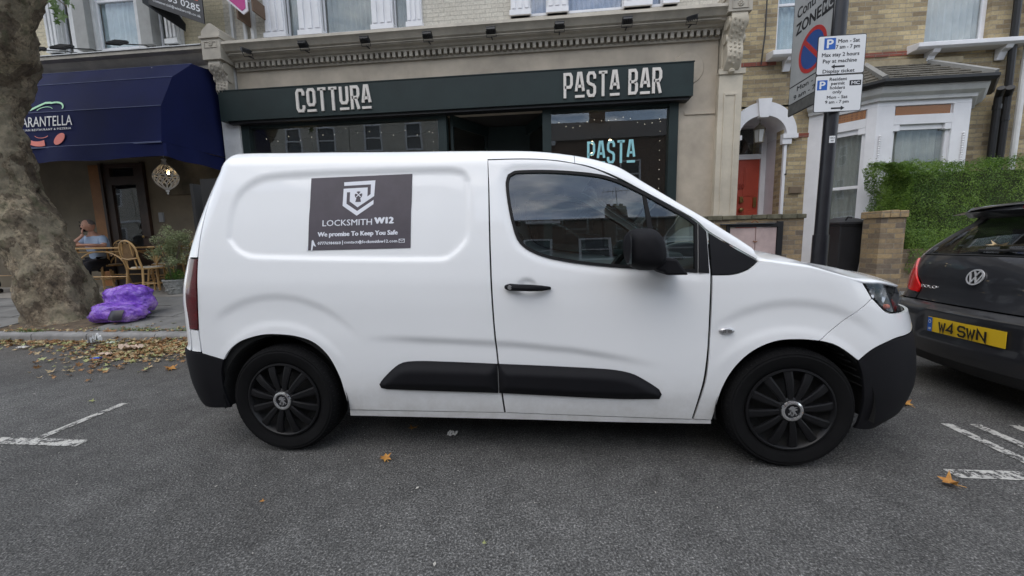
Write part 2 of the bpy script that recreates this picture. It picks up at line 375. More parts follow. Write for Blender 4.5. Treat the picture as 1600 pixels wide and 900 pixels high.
# ---------------------------------------------------------------- setting: road, kerb, pavement
def ground_z(y): return float(np.interp(y, [2.40, 2.56, 4.1, 5, 9], [.12, .125, .30, .38, .42]))
def road_material(name, paint=False):
    m, nt, b = nodes(name); b.inputs['Roughness'].default_value = .78; b.inputs['Specular IOR Level'].default_value = .35
    t = nt.nodes.new('ShaderNodeTexCoord').outputs['Object']
    fine = _noise(nt, 110, 6, .78, t); v = nt.nodes.new('ShaderNodeTexVoronoi'); v.inputs['Scale'].default_value = 120; nt.links.new(t, v.inputs['Vector'])
    c = _ramp(nt, fine.outputs[0], [(.30, (.016, .0158, .0155)), (.47, (.064, .063, .061)), (.58, (.165, .162, .156)), (.72, (.50, .49, .47))])
    cell = _ramp(nt, v.outputs['Color'], [(.1, .55), (.9, 1.35)]); col = _mix(nt, c.outputs[0], cell.outputs[0], .8, 'MULTIPLY')
    big = _noise(nt, .55, 6, .6, t); bigr = _ramp(nt, big.outputs[0], [(.32, (.72, .71, .70)), (.5, (1, 1, 1)), (.68, (1.22, 1.22, 1.22))]); col = _mix(nt, col, bigr.outputs[0], 1, 'MULTIPLY')
    med = _noise(nt, 5.5, 5, .7, t); medr = _ramp(nt, med.outputs[0], [(.28, .70), (.5, 1), (.75, 1.28)]); col = _mix(nt, col, medr.outputs[0], 1, 'MULTIPLY')
    st = _noise(nt, 2.1, 3, .5, t); str_ = _ramp(nt, st.outputs[0], [(.70, 0.), (.77, 1.)]); sm = nt.nodes.new('ShaderNodeMath'); sm.operation = 'MULTIPLY'; sm.inputs[1].default_value = .45
    nt.links.new(str_.outputs[0], sm.inputs[0]); col = _mix(nt, col, (.020, .019, .018), sm.outputs[0])
    ck = nt.nodes.new('ShaderNodeTexVoronoi'); ck.feature = 'DISTANCE_TO_EDGE'; ck.inputs['Scale'].default_value = .42; dw = nt.nodes.new('ShaderNodeVectorMath'); dw.operation = 'MULTIPLY_ADD'; nt.links.new(_noise(nt, 1.8, 8, .7, t).outputs['Color'], dw.inputs[0]); dw.inputs[1].default_value = (1.1, 1.1, 0); nt.links.new(t, dw.inputs[2]); nt.links.new(dw.outputs[0], ck.inputs['Vector'])
    ckr = _ramp(nt, ck.outputs['Distance'], [(.0, .55), (.0035, 0.)]); ckm = nt.nodes.new('ShaderNodeMath'); ckm.operation = 'MULTIPLY'; nt.links.new(ckr.outputs[0], ckm.inputs[0]); nt.links.new(_ramp(nt, med.outputs[0], [(.45, 0.), (.6, .8)]).outputs[0], ckm.inputs[1]); col = _mix(nt, col, (.014, .013, .012), ckm.outputs[0])
    # pale grit in the gutter and brown dust along the kerb
    sx = nt.nodes.new('ShaderNodeSeparateXYZ'); nt.links.new(t, sx.inputs[0]); gr = _ramp(nt, sx.outputs[1], [(0, 0.), (1, 0.)])
    mr = nt.nodes.new('ShaderNodeMapRange'); mr.inputs['From Min'].default_value = 1.0; mr.inputs['From Max'].default_value = 2.5; mr.inputs['To Max'].default_value = .40
    nt.links.new(sx.outputs[1], mr.inputs[0]); col = _mix(nt, col, (.10, .078, .055), mr.outputs[0])
    hb = nt.nodes.new('ShaderNodeMath'); nt.links.new(fine.outputs[0], hb.inputs[0]); nt.links.new(v.outputs['Distance'], hb.inputs[1])
    if paint:
        wn_ = _noise(nt, 16, 8, .72, t); w2 = _noise(nt, 70, 4, .7, t); a = nt.nodes.new('ShaderNodeMath'); a.operation = 'MULTIPLY_ADD'; a.inputs[1].default_value = .45
        nt.links.new(w2.outputs[0], a.inputs[0]); nt.links.new(wn_.outputs[0], a.inputs[2])
        wr = _ramp(nt, a.outputs[0], [(.72, 1.), (.77, 0.)]); pc = _ramp(nt, w2.outputs[0], [(.3, (.42, .41, .39)), (.6, (.62, .61, .57))])
        col = _mix(nt, col, pc.outputs[0], wr.outputs[0])
    nt.links.new(col, b.inputs['Base Color']); _bump(nt, b, hb.outputs[0], .9, .006); return m
M_road = road_material('road_asphalt'); M_paint = road_material('worn_road_paint', True)
mb = MB(); mb.add([(-90, -40, -.02), (90, -40, -.02), (90, 60, -.02), (-90, 60, -.02)], [(0, 1, 2, 3)])
tag(mb.build('ground', mat('earth', (.16, .13, .10), .95, bump=.4), fixn=False), kind='structure')
mb = MB(); mb.add([(-70, -7.2, 0), (70, -7.2, 0), (70, 2.42, 0), (-70, 2.42, 0)], [(0, 1, 2, 3)])
tag(mb.build('road', M_road, fixn=False), kind='structure')
def strip(mb, p, q, w, z=.004):
    p, q = Vector((*p, z)), Vector((*q, z)); d = (q-p).normalized(); n = Vector((-d.y, d.x, 0))*w/2
    k = max(2, int((q-p).length/.06)); pts = [p+(q-p)*i/k for i in range(k+1)]; vs = []
    for a in pts:
        j = random.uniform(-.004, .004); vs += [a+n*(1+j*8), a-n*(1+random.uniform(-.05, .05))]
    mb.add(vs, [(2*i, 2*i+1, 2*i+3, 2*i+2) for i in range(k)])
mb = MB()
strip(mb, (-6.5, .035), (-2.79, .035), .078); strip(mb, (-2.99, .03+.04), (-3.0, .57), .0001)
strip(mb, (-3.20, .62), (-3.17, .078), .062)
strip(mb, (2.17, .02), (5.5, .02), .075)
strip(mb, (2.665, .58), (2.66, .062), .062); strip(mb, (2.83, .58), (2.83, .062), .062); strip(mb, (3.05, .58), (3.05, .062), .07)
tag(mb.build('road_marking', M_paint, fixn=False), kind='structure')
# kerb stones (one strip with joints)
M_kerb = mat('kerb_granite', (.24, .235, .23), .8, var=.3, vscale=5, bump=.5, bscale=45)
mb = MB(); x = -26.0
while x < 22:
    l = random.uniform(.82, 1.05); g = .006; z = .118+random.uniform(-.004, .004)
    prof = [(2.40, -.02), (2.40, z-.035), (2.412, z-.010), (2.435, z), (2.545, z), (2.545, -.02)]
    mb.prism([(a+random.uniform(-.002, .002) if a < 2.43 else a, b) for a, b in prof], 'x', x+g, x+l-g); x += l
tag(mb.build('kerb', M_kerb, bevel=.004), kind='structure')
mb = MB()   # pavement: flags laid on a sheet that rises to the shopfronts
M_flag = mat('paving_flags', (.17, .168, .16), .85, var=.32, vscale=2.2, bump=.45, bscale=50)
ys = [2.555, 3.15, 3.75, 4.35]
for r in range(3):
    x = -26.0+random.uniform(0, .4)
    while x < 22:
        l = random.uniform(.6, .95); y0, y1 = ys[r]+.005, ys[r+1]-.005; dz = random.uniform(-.003, .006)
        if not (-7.95 < x+l/2 < -5.95 and r == 0):
            z0, z1 = ground_z(y0)+dz, ground_z(y1)+dz; a, b_ = x+.005, x+l-.005
            mb.add([(a,y0,z0),(b_,y0,z0),(b_,y1,z1),(a,y1,z1),(a,y0,z0-.05),(b_,y0,z0-.05),(b_,y1,z1-.05),(a,y1,z1-.05)], [(0,1,2,3),(4,5,1,0),(5,6,2,1),(7,4,0,3),(6,7,3,2)])
        x += l
tag(mb.build('pavement', M_flag), kind='structure')
mb = MB(); yy = [2.545, 4.1, 4.36]; V = []
for y in yy: V += [(-26, y, ground_z(y)-.018), (22, y, ground_z(y)-.018)]
mb.add(V, [(0, 1, 3, 2), (2, 3, 5, 4)]); tag(mb.build('pavement_bed', mat('pavement_soil', (.10, .075, .05), .95, var=.4, vscale=9, bump=.6), fixn=False), kind='structure')
mb = MB(); V = []
for y in (4.352, 5.0, 9.0): V += [(-26, y, ground_z(y)+.002), (22, y, ground_z(y)+.002)]
mb.add(V, [(0, 1, 3, 2), (2, 3, 5, 4)]); tag(mb.build('forecourt', mat('forecourt_concrete', (.27, .25, .22), .85, var=.25, vscale=1.5, bump=.3), fixn=False), kind='structure')

# ---------------------------------------------------------------- shared building materials
M_cream = brickmat('painted_brick_cream', (.62, .585, .50), (.58, .54, .46), (.50, .47, .40), soot=.22, paint=True, bump=.75, sootcol=(.24, .21, .17))
M_yelpaint = brickmat('painted_brick_yellow', (.60, .53, .36), (.55, .48, .33), (.48, .43, .31), soot=.3, paint=True, bump=.75, sootcol=(.22, .19, .13))
M_stock = brickmat('london_stock_brick', (.56, .45, .26), (.23, .17, .10), (.42, .38, .30), soot=.6, bump=1.0, sootcol=(.105, .085, .062))
M_redb = brickmat('red_brick', (.30, .085, .055), (.24, .07, .05), (.25, .2, .16), soot=.4)
M_oldb = brickmat('garden_wall_brick', (.42, .30, .16), (.15, .12, .10), (.33, .28, .21), soot=.6, bump=1.0)
M_beige = mat('beige_masonry_paint', (.42, .362, .285), .6, var=.2, vscale=1.9, bump=.12, bscale=18, bdist=.01)
M_stone = mat('grey_beige_stone_paint', (.40, .365, .305), .65, var=.22, vscale=3, bump=.35, bscale=30)
M_white = mat('white_gloss_paint', (.74, .74, .76), .4, var=.07, vscale=3, bump=.08, bscale=25)
M_whited = mat('dirty_white_paint', (.60, .605, .60), .5, var=.16, vscale=3, bump=.15, bscale=25)
M_greyp = mat('grey_pillar_paint', (.30, .30, .285), .6, var=.15, vscale=3)
M_green = mat('dark_green_shopfront_paint', (.015, .026, .026), .5, spec=.3, var=.2, vscale=2, bump=.06, bscale=20)
M_black = mat('black_paint', (.009, .009, .010), .45, var=.2)
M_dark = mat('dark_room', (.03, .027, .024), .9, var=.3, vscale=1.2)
M_glass = glass('shop_glass', (.86, .89, .89), 1.75, 0, .05, .012)
M_wglass = glass('window_glass', (.95, .96, .96), 1.6, 0, .06, .02)
M_curtain = None
def curtain_mat(name, col, dots=False):
    m, nt, b = nodes(name); b.inputs['Roughness'].default_value = .9
    t = nt.nodes.new('ShaderNodeTexCoord').outputs['Object']; n = _noise(nt, 5, 4, .6, t)
    r = _ramp(nt, n.outputs[0], [(.3, tuple(c*.8 for c in col)), (.7, col)]); out = r.outputs[0]
    if dots:
        v = nt.nodes.new('ShaderNodeTexVoronoi'); v.inputs['Scale'].default_value = 7; v.inputs['Randomness'].default_value = .25; nt.links.new(t, v.inputs['Vector'])
        d = _ramp(nt, v.outputs['Distance'], [(.10, 1.), (.14, 0.)]); out = _mix(nt, out, (.16, .22, .42), d.outputs[0])
    nt.links.new(out, b.inputs['Base Color']); return m
M_net = curtain_mat('net_curtain', (.62, .64, .62)); M_blind = curtain_mat('grey_blind', (.33, .36, .34)); M_dots = curtain_mat('spotted_blue_curtain', (.42, .47, .60), True)
M_skyblind = curtain_mat('sky_reflection_blind', (.45, .55, .58)); M_greynet = curtain_mat('grey_net_curtain', (.30, .32, .29))  # the blind's pale blue stands in for sky reflected in the panes
def curtain(parent, x0, x1, z0, z1, y, mt, amp=.025, period=.11):
    mb = MB(); n = max(8, int((x1-x0)/.02)); vs = []
    for i in range(n+1):
        x = x0+(x1-x0)*i/n; w = amp*math.sin(2*PI*x/period+.8*math.sin(x*9))
        vs += [(x, y+w, z0), (x, y+w*.6, z1)]
    mb.add(vs, [(2*i, 2*i+2, 2*i+3, 2*i+1) for i in range(n)]); return mb.build('curtain', mt, parent, smooth=True, fixn=False)
def sash(parent, x0, x1, z0, z1, y, cur=None, fr=.05, rail=True, mt=None, dep=.05):
    """sash window: frame > pane, curtain"""
    mt = mt or M_white; mb = MB()
    mb.box(x0, x0+fr, y, y+dep, z0, z1); mb.box(x1-fr, x1, y, y+dep, z0, z1); mb.box(x0+fr, x1-fr, y, y+dep, z1-fr, z1); mb.box(x0+fr, x1-fr, y, y+dep, z0, z0+fr*1.3)
    if rail: zm = (z0+z1)/2; mb.box(x0+fr, x1-fr, y+.004, y+dep+.01, zm-.022, zm+.022)
    f = mb.build('window', mt, parent, bevel=.005)
    MB().box(x0+fr*.5, x1-fr*.5, y+dep*.5, y+dep*.5+.006, z0+fr*.5, z1-fr*.5).build('pane', M_wglass, f)
    if cur: curtain(f, x0+fr*.4, x1-fr*.4, z0+.02, z1-.02, y+dep+.05, cur)
    return f
def fluted(mb, x0, x1, z0, z1, y, proud=.06):
    mb.box(x0, x1, y-proud, y+.02, z0, z1); n = 3; w = (x1-x0)
    for k in range(n):
        c = x0+w*(k+.5)/n; mb.box(c-w*.10, c+w*.10, y-proud-.022, y-proud+.001, z0+.12, z1)
    mb.box(x0-.02, x1+.02, y-proud-.035, y+.02, z0, z0+.09)
def cornice(mb, prof, x0, x1): mb.prism(prof, 'x', x0, x1)
def bracket(parent, x0, x1, ztop, zbot, y, dep, mt):
    """carved console: scroll at the head, tapering foliage drop"""
    mb = MB(); w = x1-x0; H = ztop-zbot; prof = []
    for k in range(33):
        t = k/32; d = dep*(1-t)**.8*.8+.05+.035*math.sin(t*PI*3.2)+.02
        prof.append((y-d, ztop-t*H))
    mb.prism([(y+.02, ztop)]+prof+[(y+.02, zbot)], 'x', x0+w*.1, x1-w*.1)
    for sx in (x0, x1-w*.14):      # scroll cheeks
        mb.lathe([(0, 0), (.10, 0), (.10, w*.14), (0, w*.14)], (sx, y-dep*.62, ztop-.11), 'x', 20)
        mb.lathe([(0, 0), (.075, 0), (.075, w*.14), (0, w*.14)], (sx, y-.10, ztop-H*.42), 'x', 18)
    rr = random.Random(3)
    for k in range(26):            # carved leaves
        t = .12+.8*k/26; d = dep*(1-t)**.8*.8+.07+.035*math.sin(t*PI*3.2); a = (k % 3-1)*w*.22
        mb.lathe([(0, -.034), (.018, -.018), (.026, .006), (0, .026)], (x0+w/2+a, y-d+.008, ztop-t*H+rr.uniform(-.012, .012)), 'z', 8)
    mb.lathe([(0, -.06), (.05, -.03), (.055, .0), (0, .05)], (x0+w/2, y-.06, zbot-.01), 'z', 12)
    return mb.build('console_bracket', mt, parent, smooth=True, angle=40)

# ================================================================ pasta bar building
YW = 5.6
B = thing('shop_building', 'beige pasta restaurant building with dark green fascia and cream brick above', 'building', (-1.3, YW, .4))
mb = MB(); wall(mb, 'y', 5.72, 6.0, -6.22, 3.52, 5.15, 9.6, [(-5.30, -2.19, 5.24, 7.4), (-.48, 2.45, 5.3, 7.4)]); mb.build('upper_wall', M_cream, B, fixn=False)
mb = MB(); wall(mb, 'y', 5.5, 5.75, -5.9, 3.12, .3, 5.12, [(-5.88, -1.76, .95, 3.60), (-1.76, .15, .3, 3.60), (.15, 2.44, .95, 3.60)])
mb.box(2.58, 3.10, 5.478, 5.502, 3.36, 3.41); mb.box(2.58, 3.10, 5.488, 5.502, 3.41, 3.425)
for xr, r in ((2.62, .26), (-5.42, .2)): mb.lathe([(0, -.018), (r, -.018), (r+.012, 0)], (xr, 5.50, 4.14 if xr > 0 else 3.98), 'y', 40)
mb.build('frieze_wall', M_beige, B, fixn=True)
mb = MB(); mb.box(-6.22, 3.52, 6.0, 9.5, 3.75, 9.6); mb.box(3.12, 3.52, 5.62, 9.5, .3, 5.2); mb.build('rear_block', M_cream, B)
# cornice with dentils
mb = MB(); cornice(mb, [(5.74, 5.22), (5.30, 5.05), (5.13, 4.975), (5.115, 4.92), (5.15, 4.90), (5.20, 4.83), (5.25, 4.81), (5.25, 4.775), (5.32, 4.76), (5.34, 4.73), (5.38, 4.72), (5.38, 4.70), (5.74, 4.70)], -5.86, 3.13)
x = -5.82
while x < 3.08: mb.box(x, x+.058, 5.385, 5.52, 4.615, 4.702); x += .108
mb.box(-5.86, 3.12, 5.46, 5.505, 4.575, 4.618)
mb.build('cornice', M_stone, B, smooth=True, angle=25)
MB().tube([(-5.8, 5.236, 4.795), (-2, 5.235, 4.80), (3.05, 5.236, 4.795)], .011, 6).build('conduit', M_stone, B)
# pilasters
mb = MB(); mb.box(3.11, 3.50, 5.385, 5.75, .3, 4.02); mb.box(3.09, 3.53, 5.36, 5.4, 3.96, 4.05)
mb.box(3.20, 3.41, 5.368, 5.386, .5, .56)
for q in ((3.20, 3.225), (3.385, 3.41)): mb.box(q[0], q[1], 5.37, 5.386, .56, 3.62)
mb.box(3.20, 3.41, 5.37, 5.386, 3.62, 3.66); mb.box(3.14, 3.47, 5.40, 5.72, 4.05, 4.9); mb.build('pilaster', mat('cream_pilaster_paint', (.50, .45, .36), .6, var=.16, vscale=2.2, bump=.3, bscale=20), B, bevel=.004)
mb = MB(); mb.box(-6.24, -5.88, 5.40, 5.75, .3, 4.1); mb.box(-6.18, -5.92, 5.44, 5.72, 4.1, 4.7); mb.build('pilaster', M_whited, B, bevel=.004)
bracket(B, 3.13, 3.44, 4.82, 4.02, 5.40, .26, mat('cream_pilaster_paint', (.5, .45, .36)))
bracket(B, -6.18, -5.88, 4.66, 4.02, 5.42, .26, M_stone)
for x0, x1, m_ in ((3.10, 3.47, M_stone), (-6.22, -5.85, M_stone)):
    zt = 5.06 if x0 > 0 else 5.02
    mb = MB(); mb.box(x0, x1, 5.10, 5.74, 4.82 if x0 > 0 else 4.66, zt); mb.box(x0-.02, x1+.02, 5.07, 5.76, zt, zt+.045); xm = (x0+x1)/2
    mb.prism([(x0, zt+.045), (x1, zt+.045), (x1-.0, zt+.15), (xm+.12, zt+.20), (xm+.03, zt+.27), (xm-.03, zt+.27), (xm-.12, zt+.20), (x0, zt+.15)], 'y', 5.12, 5.70)
    mb.box(x0+.07, x1-.07, 5.088, 5.10, 4.86, 4.875); mb.box(x0+.07, x1-.07, 5.088, 5.10, zt-.065, zt-.05); mb.box(x0+.055, x0+.07, 5.088, 5.10, 4.86, zt-.05); mb.box(x1-.07, x1-.055, 5.088, 5.10, 4.86, zt-.05)
    mb.lathe([(.02, 0), (.02, -.01), (0, -.022)], (xm, 5.10, 4.935), 'y', 12)
    for a in range(8): mb.lathe([(.016, 0), (.014, -.012), (0, -.018)], (xm+.034*math.cos(a*PI/4), 5.10, 4.935+.034*math.sin(a*PI/4)), 'y', 8)
    mb.build('pier_cap', m_, B, bevel=.006)
# fascia
mb = MB(); mb.box(-6.12, 2.64, 5.25, 5.495, 3.605, 4.15); mb.box(-6.13, 2.65, 5.24, 5.495, 4.15, 4.165)
fas = mb.build('fascia', M_green, B)
M_letter = mat('off_white_letters', (.66, .62, .57), .45, var=.05)
sign_letters(fas, 'COTTURA', -4.56, -3.06, 3.68, 4.10, 5.2485, M_letter, .028)
sign_letters(fas, 'PASTA BAR', .42, 2.13, 3.665, 4.085, 5.2485, M_letter, .028)
MB().box(-6.0, 2.6, 5.30, 5.49, 3.56, 3.604).build('fascia_soffit', M_black, B)
# shop windows
def shopwin(x0, x1, z0, z1, y, mull=()):
    mb = MB(); mb.box(x0-.16, x0, y-.06, y+.09, .4, z1); mb.box(x1, x1+.16, y-.06, y+.09, .4, z1); mb.box(x0, x1, y-.04, y+.09, z1-.06, z1); mb.box(x0, x1, y-.06, y+.09, .4, z0)
    f = mb.build('shop_window', M_green, B, bevel=.006); MB().box(x0-.01, x1+.01, y+.02, y+.03, z0-.01, z1-.05).build('pane', M_glass, f)
    for m_ in mull: MB().box(m_-.02, m_+.02, y-.01, y+.06, z0, z1-.06).build('glazing_bar', mat('pale_bar', (.35, .36, .36), .5), f)
    return f
w1 = shopwin(-5.72, -1.90, 1.0, 3.57, 5.50); w2 = shopwin(.22, 2.31, 1.0, 3.57, 5.50)
# angled side light and door in the recess
mb = MB(); 
for (xa, ya, xb, yb) in ((-1.70, 5.58, -1.15, 6.5), (.12, 5.58, -.30, 6.5)):
    mb.prism([(xa, ya), (xa+.05, ya), (xb+.05, yb), (xb, yb)], 'z', .4, .95); mb.prism([(xa, ya), (xa+.05, ya), (xb+.05, yb), (xb, yb)], 'z', 3.4, 3.6)
    for t in (0, .93):
        px, py = xa+(xb-xa)*t, ya+(yb-ya)*t; mb.box(px, px+.05, py, py+.06, .95, 3.4)
lob = mb.build('entrance_lobby', M_green, B)
MB().prism([(-1.68, 5.62), (-1.67, 5.62), (-1.13, 6.5), (-1.14, 6.5)], 'z', .95, 3.4).build('pane', M_glass, lob)
MB().prism([(.15, 5.62), (.16, 5.62), (-.26, 6.5), (-.27, 6.5)], 'z', .95, 3.4).build('pane', M_glass, lob)
mb = MB(); wall(mb, 'y', 6.5, 6.56, -1.15, -.25, .4, 3.6, [(-1.0, -.42, 1.2, 2.5)]); dr = mb.build('door', M_green, B, fixn=False)
MB().box(-1.0, -.42, 6.52, 6.53, 1.2, 2.5).build('pane', M_glass, dr)
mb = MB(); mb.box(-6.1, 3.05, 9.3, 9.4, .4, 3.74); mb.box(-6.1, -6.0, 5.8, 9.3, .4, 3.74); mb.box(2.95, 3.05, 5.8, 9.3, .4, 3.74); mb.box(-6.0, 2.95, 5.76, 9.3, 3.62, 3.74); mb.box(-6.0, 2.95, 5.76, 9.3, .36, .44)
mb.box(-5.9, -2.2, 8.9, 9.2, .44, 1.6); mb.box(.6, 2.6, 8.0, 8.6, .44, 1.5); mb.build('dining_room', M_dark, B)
mb = MB(); mb.box(-5.5, -4.9, 7.2, 7.8, .9, 1.2); mb.box(-5.2, -4.3, 9.2, 9.29, 2.2, 3.2); mb.box(-3.9, -3.3, 9.2, 9.29, 1.9, 2.9); mb.box(1.2, 1.9, 9.2, 9.29, 2.0, 2.9); mb.build('picture', mat('dim_picture', (.12, .10, .08), .7), B)
M_bulb = mat('warm_bulb', (1, .8, .5), .5, var=0, emit=(1, .72, .38), estr=9)
M_fairy = mat('fairy_bulb', (1, .9, .8), .5, var=0, emit=(1, .86, .68), estr=1.6)
mb = MB(); mc = MB()
for x, y, z in ((-3.05, 7.6, 3.05), (-2.72, 7.3, 2.88), (-5.45, 6.6, 3.05), (-5.05, 6.5, 2.95), (1.12, 6.9, 3.28), (1.5, 6.9, 3.3), (1.14, 7.2, 3.1)):
    mb.lathe([(0, -.035), (.032, -.01), (.03, .02), (0, .04)], (x, y, z), 'z', 10); mc.tube([(x, y, z+.03), (x, y, 3.62)], .004, 4)
pl_ = mc.build('pendant_cord', M_black, B); mb.build('bulb', M_bulb, B, smooth=True)
for x0, x1 in ((-5.6, -2.0), (.3, 2.25)):     # fairy lights strung inside the glass
    mb = MB(); mc = MB(); pts = []; n = 60
    for i in range(n+1):
        t = i/n; k = (t*(6 if x0 < 0 else 3)) % 1; x = x0+(x1-x0)*t; z = 3.44-.10*4*k*(1-k)-.05*math.sin(t*9); pts.append((x, 5.60, z))
        if i % 4 == 2: mb.lathe([(0, -.008), (.0045, 0), (0, .008)], (x, 5.60, z-.025), 'z', 6)
    for k in range(6 if x0 < 0 else 14): 
        z = 3.3-k*.17; mb.lathe([(0, -.008), (.004, 0), (0, .008)], ((x1-.05), 5.60, z), 'z', 6)
    mc.tube(pts, .003, 4); g_ = mc.build('light_string', M_black, B); mb.build('bulb', M_fairy, g_)
sign_letters(w2, 'PASTA', .86, 1.76, 2.58, 2.985, 5.515, mat('turquoise_vinyl', (.30, .62, .66), .5, var=.05), .003, 'window_letter')
# upper windows
def tripartite(parent, cols, glz, z0, z1, y, mts):
    for a, b_ in cols: mb = MB(); fluted(mb, a, b_, z0, z1, y); mb.build('window_pillar', M_white, parent, bevel=.004)
    for (a, b_), mt in zip(glz, mts): sash(parent, a-.01, b_+.01, z0+.03, z1, y+.05, mt, fr=.035, rail=False)
tripartite(B, [(-5.32, -4.90), (-4.62, -4.16), (-3.15, -2.74), (-2.46, -2.18)], [(-4.90, -4.62), (-4.16, -3.15), (-2.74, -2.46)], 5.23, 7.4, 5.70, [M_blind, M_blind, M_blind])
tripartite(B, [(-.50, -.15), (.17, .53), (1.54, 2.0), (2.22, 2.46)], [(-.15, .17), (.53, 1.54), (2.0, 2.22)], 5.29, 7.4, 5.70, [M_dots, M_dots, M_dots])
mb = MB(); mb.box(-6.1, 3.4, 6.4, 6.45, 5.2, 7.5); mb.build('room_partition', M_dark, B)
# recessed panel strips on the upper left wall
mb = MB(); mb.box(-6.05, -6.0, 5.66, 5.73, 5.2, 9); mb.box(-5.62, -5.56, 5.64, 5.73, 5.2, 9); mb.tube([(-5.75, 5.66, 5.2), (-5.75, 5.66, 9)], .035, 10); mb.build('drainpipe', M_whited, B)
# floodlights along the cornice
M_lampb = mat('black_floodlight', (.02, .02, .022), .5, var=.2); M_lens = mat('floodlight_lens', (.25, .26, .27), .15, var=0)
def flood(parent, x, y, z, tilt, yaw=0):
    mb = MB(); mb.box(-.075, .075, -.02, .025, -.05, .05); mb.box(-.082, .082, -.032, -.019, -.057, -.043); mb.box(-.082, .082, -.032, -.019, .043, .057); mb.box(-.082, -.07, -.032, -.019, -.043, .043); mb.box(.07, .082, -.032, -.019, -.043, .043)
    for k in range(5): mb.box(-.06+.03*k-.004, -.06+.03*k+.004, .025, .04, -.04, .04)
    R = Matrix.Translation((x, y, z)) @ Matrix.Rotation(yaw, 4, 'Z') @ Matrix.Rotation(tilt, 4, 'X'); mb.xf(R); n = len(mb.v)
    mb.tube([(x-.085, y, z), (x-.085, y+.06, z-.075), (x+.085, y+.06, z-.075), (x+.085, y, z)], .007, 6); mb.tube([(x, y+.06, z-.075), (x, 5.26, z-.06)], .012, 6)
    f = mb.build('floodlight', M_lampb, parent); ml = MB(); ml.box(-.068, .068, -.024, -.021, -.042, .042); ml.xf(R); ml.build('lens', M_lens, f)
for i, (x, ya) in enumerate(((-5.33, 1.0), (-4.22, 0), (-3.06, 0), (-1.92, 0), (-.80, 0), (.37, 0), (1.49, 0), (2.53, -.5))):
    flood(B, x, 5.08, 4.79 if i not in (0, 7) else 4.76, math.radians(-118 if i not in (0, 7) else -60), ya)

# ================================================================ pizzeria building (left)
T = thing('restaurant_building', 'yellow painted brick restaurant building with navy awning behind the tree', 'building', (-9.5, 5.7, .4))
mb = MB(); wall(mb, 'y', 5.72, 6.0, -14, -6.22, 5.18, 9.6, [(-10.07, -7.12, 5.22, 6.9), (-13.4, -11, 5.22, 6.9)]); mb.build('upper_wall', M_yelpaint, T, fixn=False)
MB().box(-14, -6.24, 6.0, 9.5, 3.75, 9.6).build('rear_block', M_yelpaint, T)
mb = MB(); cornice(mb, [(5.74, 5.20), (5.2, 4.97), (5.12, 4.93), (5.12, 4.87), (5.2, 4.84), (5.30, 4.72), (5.36, 4.69), (5.36, 4.62), (5.74, 4.62)], -14, -6.24); mb.build('cornice', M_stone, T, smooth=True, angle=25)
MB().prism([(5.10, 4.934), (5.10, 4.952), (5.2, 4.99), (5.715, 5.213), (5.715, 5.203), (5.2, 4.974)], 'x', -14, -6.24).build('lead_flashing', M_whited, T)
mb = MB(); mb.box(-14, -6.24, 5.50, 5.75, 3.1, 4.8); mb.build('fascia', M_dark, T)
for a, b_ in ((-10.07, -9.76), (-7.40, -7.12)): mb = MB(); mb.box(a, b_, 5.64, 5.72, 5.23, 6.9); fluted(mb, a+.02, b_-.02, 5.23, 6.9, 5.64); mb.build('window_pillar', M_whited, T, bevel=.004)
for a, b_ in ((-9.56, -9.32), (-9.04, -8.98), (-8.07, -7.88)): MB().box(a, b_, 5.64, 5.72, 5.23, 6.9).build('window_pillar', M_whited, T, bevel=.004)
for a, b_ in ((-9.32, -9.04), (-7.88, -7.62)): MB().box(a, b_, 5.52, 5.72, 5.23, 6.9).build('window_pillar', M_greyp, T, bevel=.006, label='grey painted window pillar')
sash(T, -9.78, -9.55, 5.24, 6.9, 5.70, M_greynet, fr=.03, rail=False); sash(T, -9.0, -8.03, 5.24, 6.22, 5.70, M_skyblind, fr=.05, rail=False); sash(T, -9.0, -8.03, 6.22, 6.9, 5.70, M_skyblind, fr=.05, rail=False); sash(T, -7.62, -7.40, 5.24, 6.9, 5.70, M_greynet, fr=.03, rail=False)
sash(T, -13.4, -11, 5.24, 6.9, 5.70, M_skyblind)
MB().box(-13.9, -6.3, 6.4, 6.45, 5.2, 7.4).build('room_partition', M_dark, T)
# ground floor under the awning
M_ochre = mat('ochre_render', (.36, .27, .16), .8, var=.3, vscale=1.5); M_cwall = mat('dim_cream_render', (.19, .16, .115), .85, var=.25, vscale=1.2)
M_wood = mat('dark_stained_wood', (.035, .017, .010), .45, var=.4, vscale=4); M_owood = mat('orange_pine_panel', (.28, .12, .035), .5, var=.35, vscale=2.5)
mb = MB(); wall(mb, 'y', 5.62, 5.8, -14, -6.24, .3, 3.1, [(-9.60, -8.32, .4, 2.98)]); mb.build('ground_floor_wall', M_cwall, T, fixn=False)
mb = MB(); mb.box(-9.60, -9.25, 5.60, 5.68, .4, 2.98); mb.build('timber_panel', M_owood, T)
mb = MB(); wall(mb, 'y', 5.58, 5.66, -9.25, -8.32, .4, 2.98, [(-9.08, -8.52, 2.72, 2.90), (-9.07, -8.50, 1.25, 2.55)]); mb.box(-9.30, -9.24, 5.55, 5.62, .4, 3.0); mb.box(-8.33, -8.27, 5.55, 5.62, .4, 3.0)
dd = mb.build('door', M_wood, T, bevel=.004); MB().box(-9.08, -8.50, 5.61, 5.62, 1.25, 2.90).build('pane', M_wglass, dd)
MB().lathe([(0, -.05), (.03, -.03), (.012, 0)], (-8.45, 5.57, 1.45), 'y', 12).build('handle', mat('old_brass', (.35, .25, .1), .35, 1), dd)
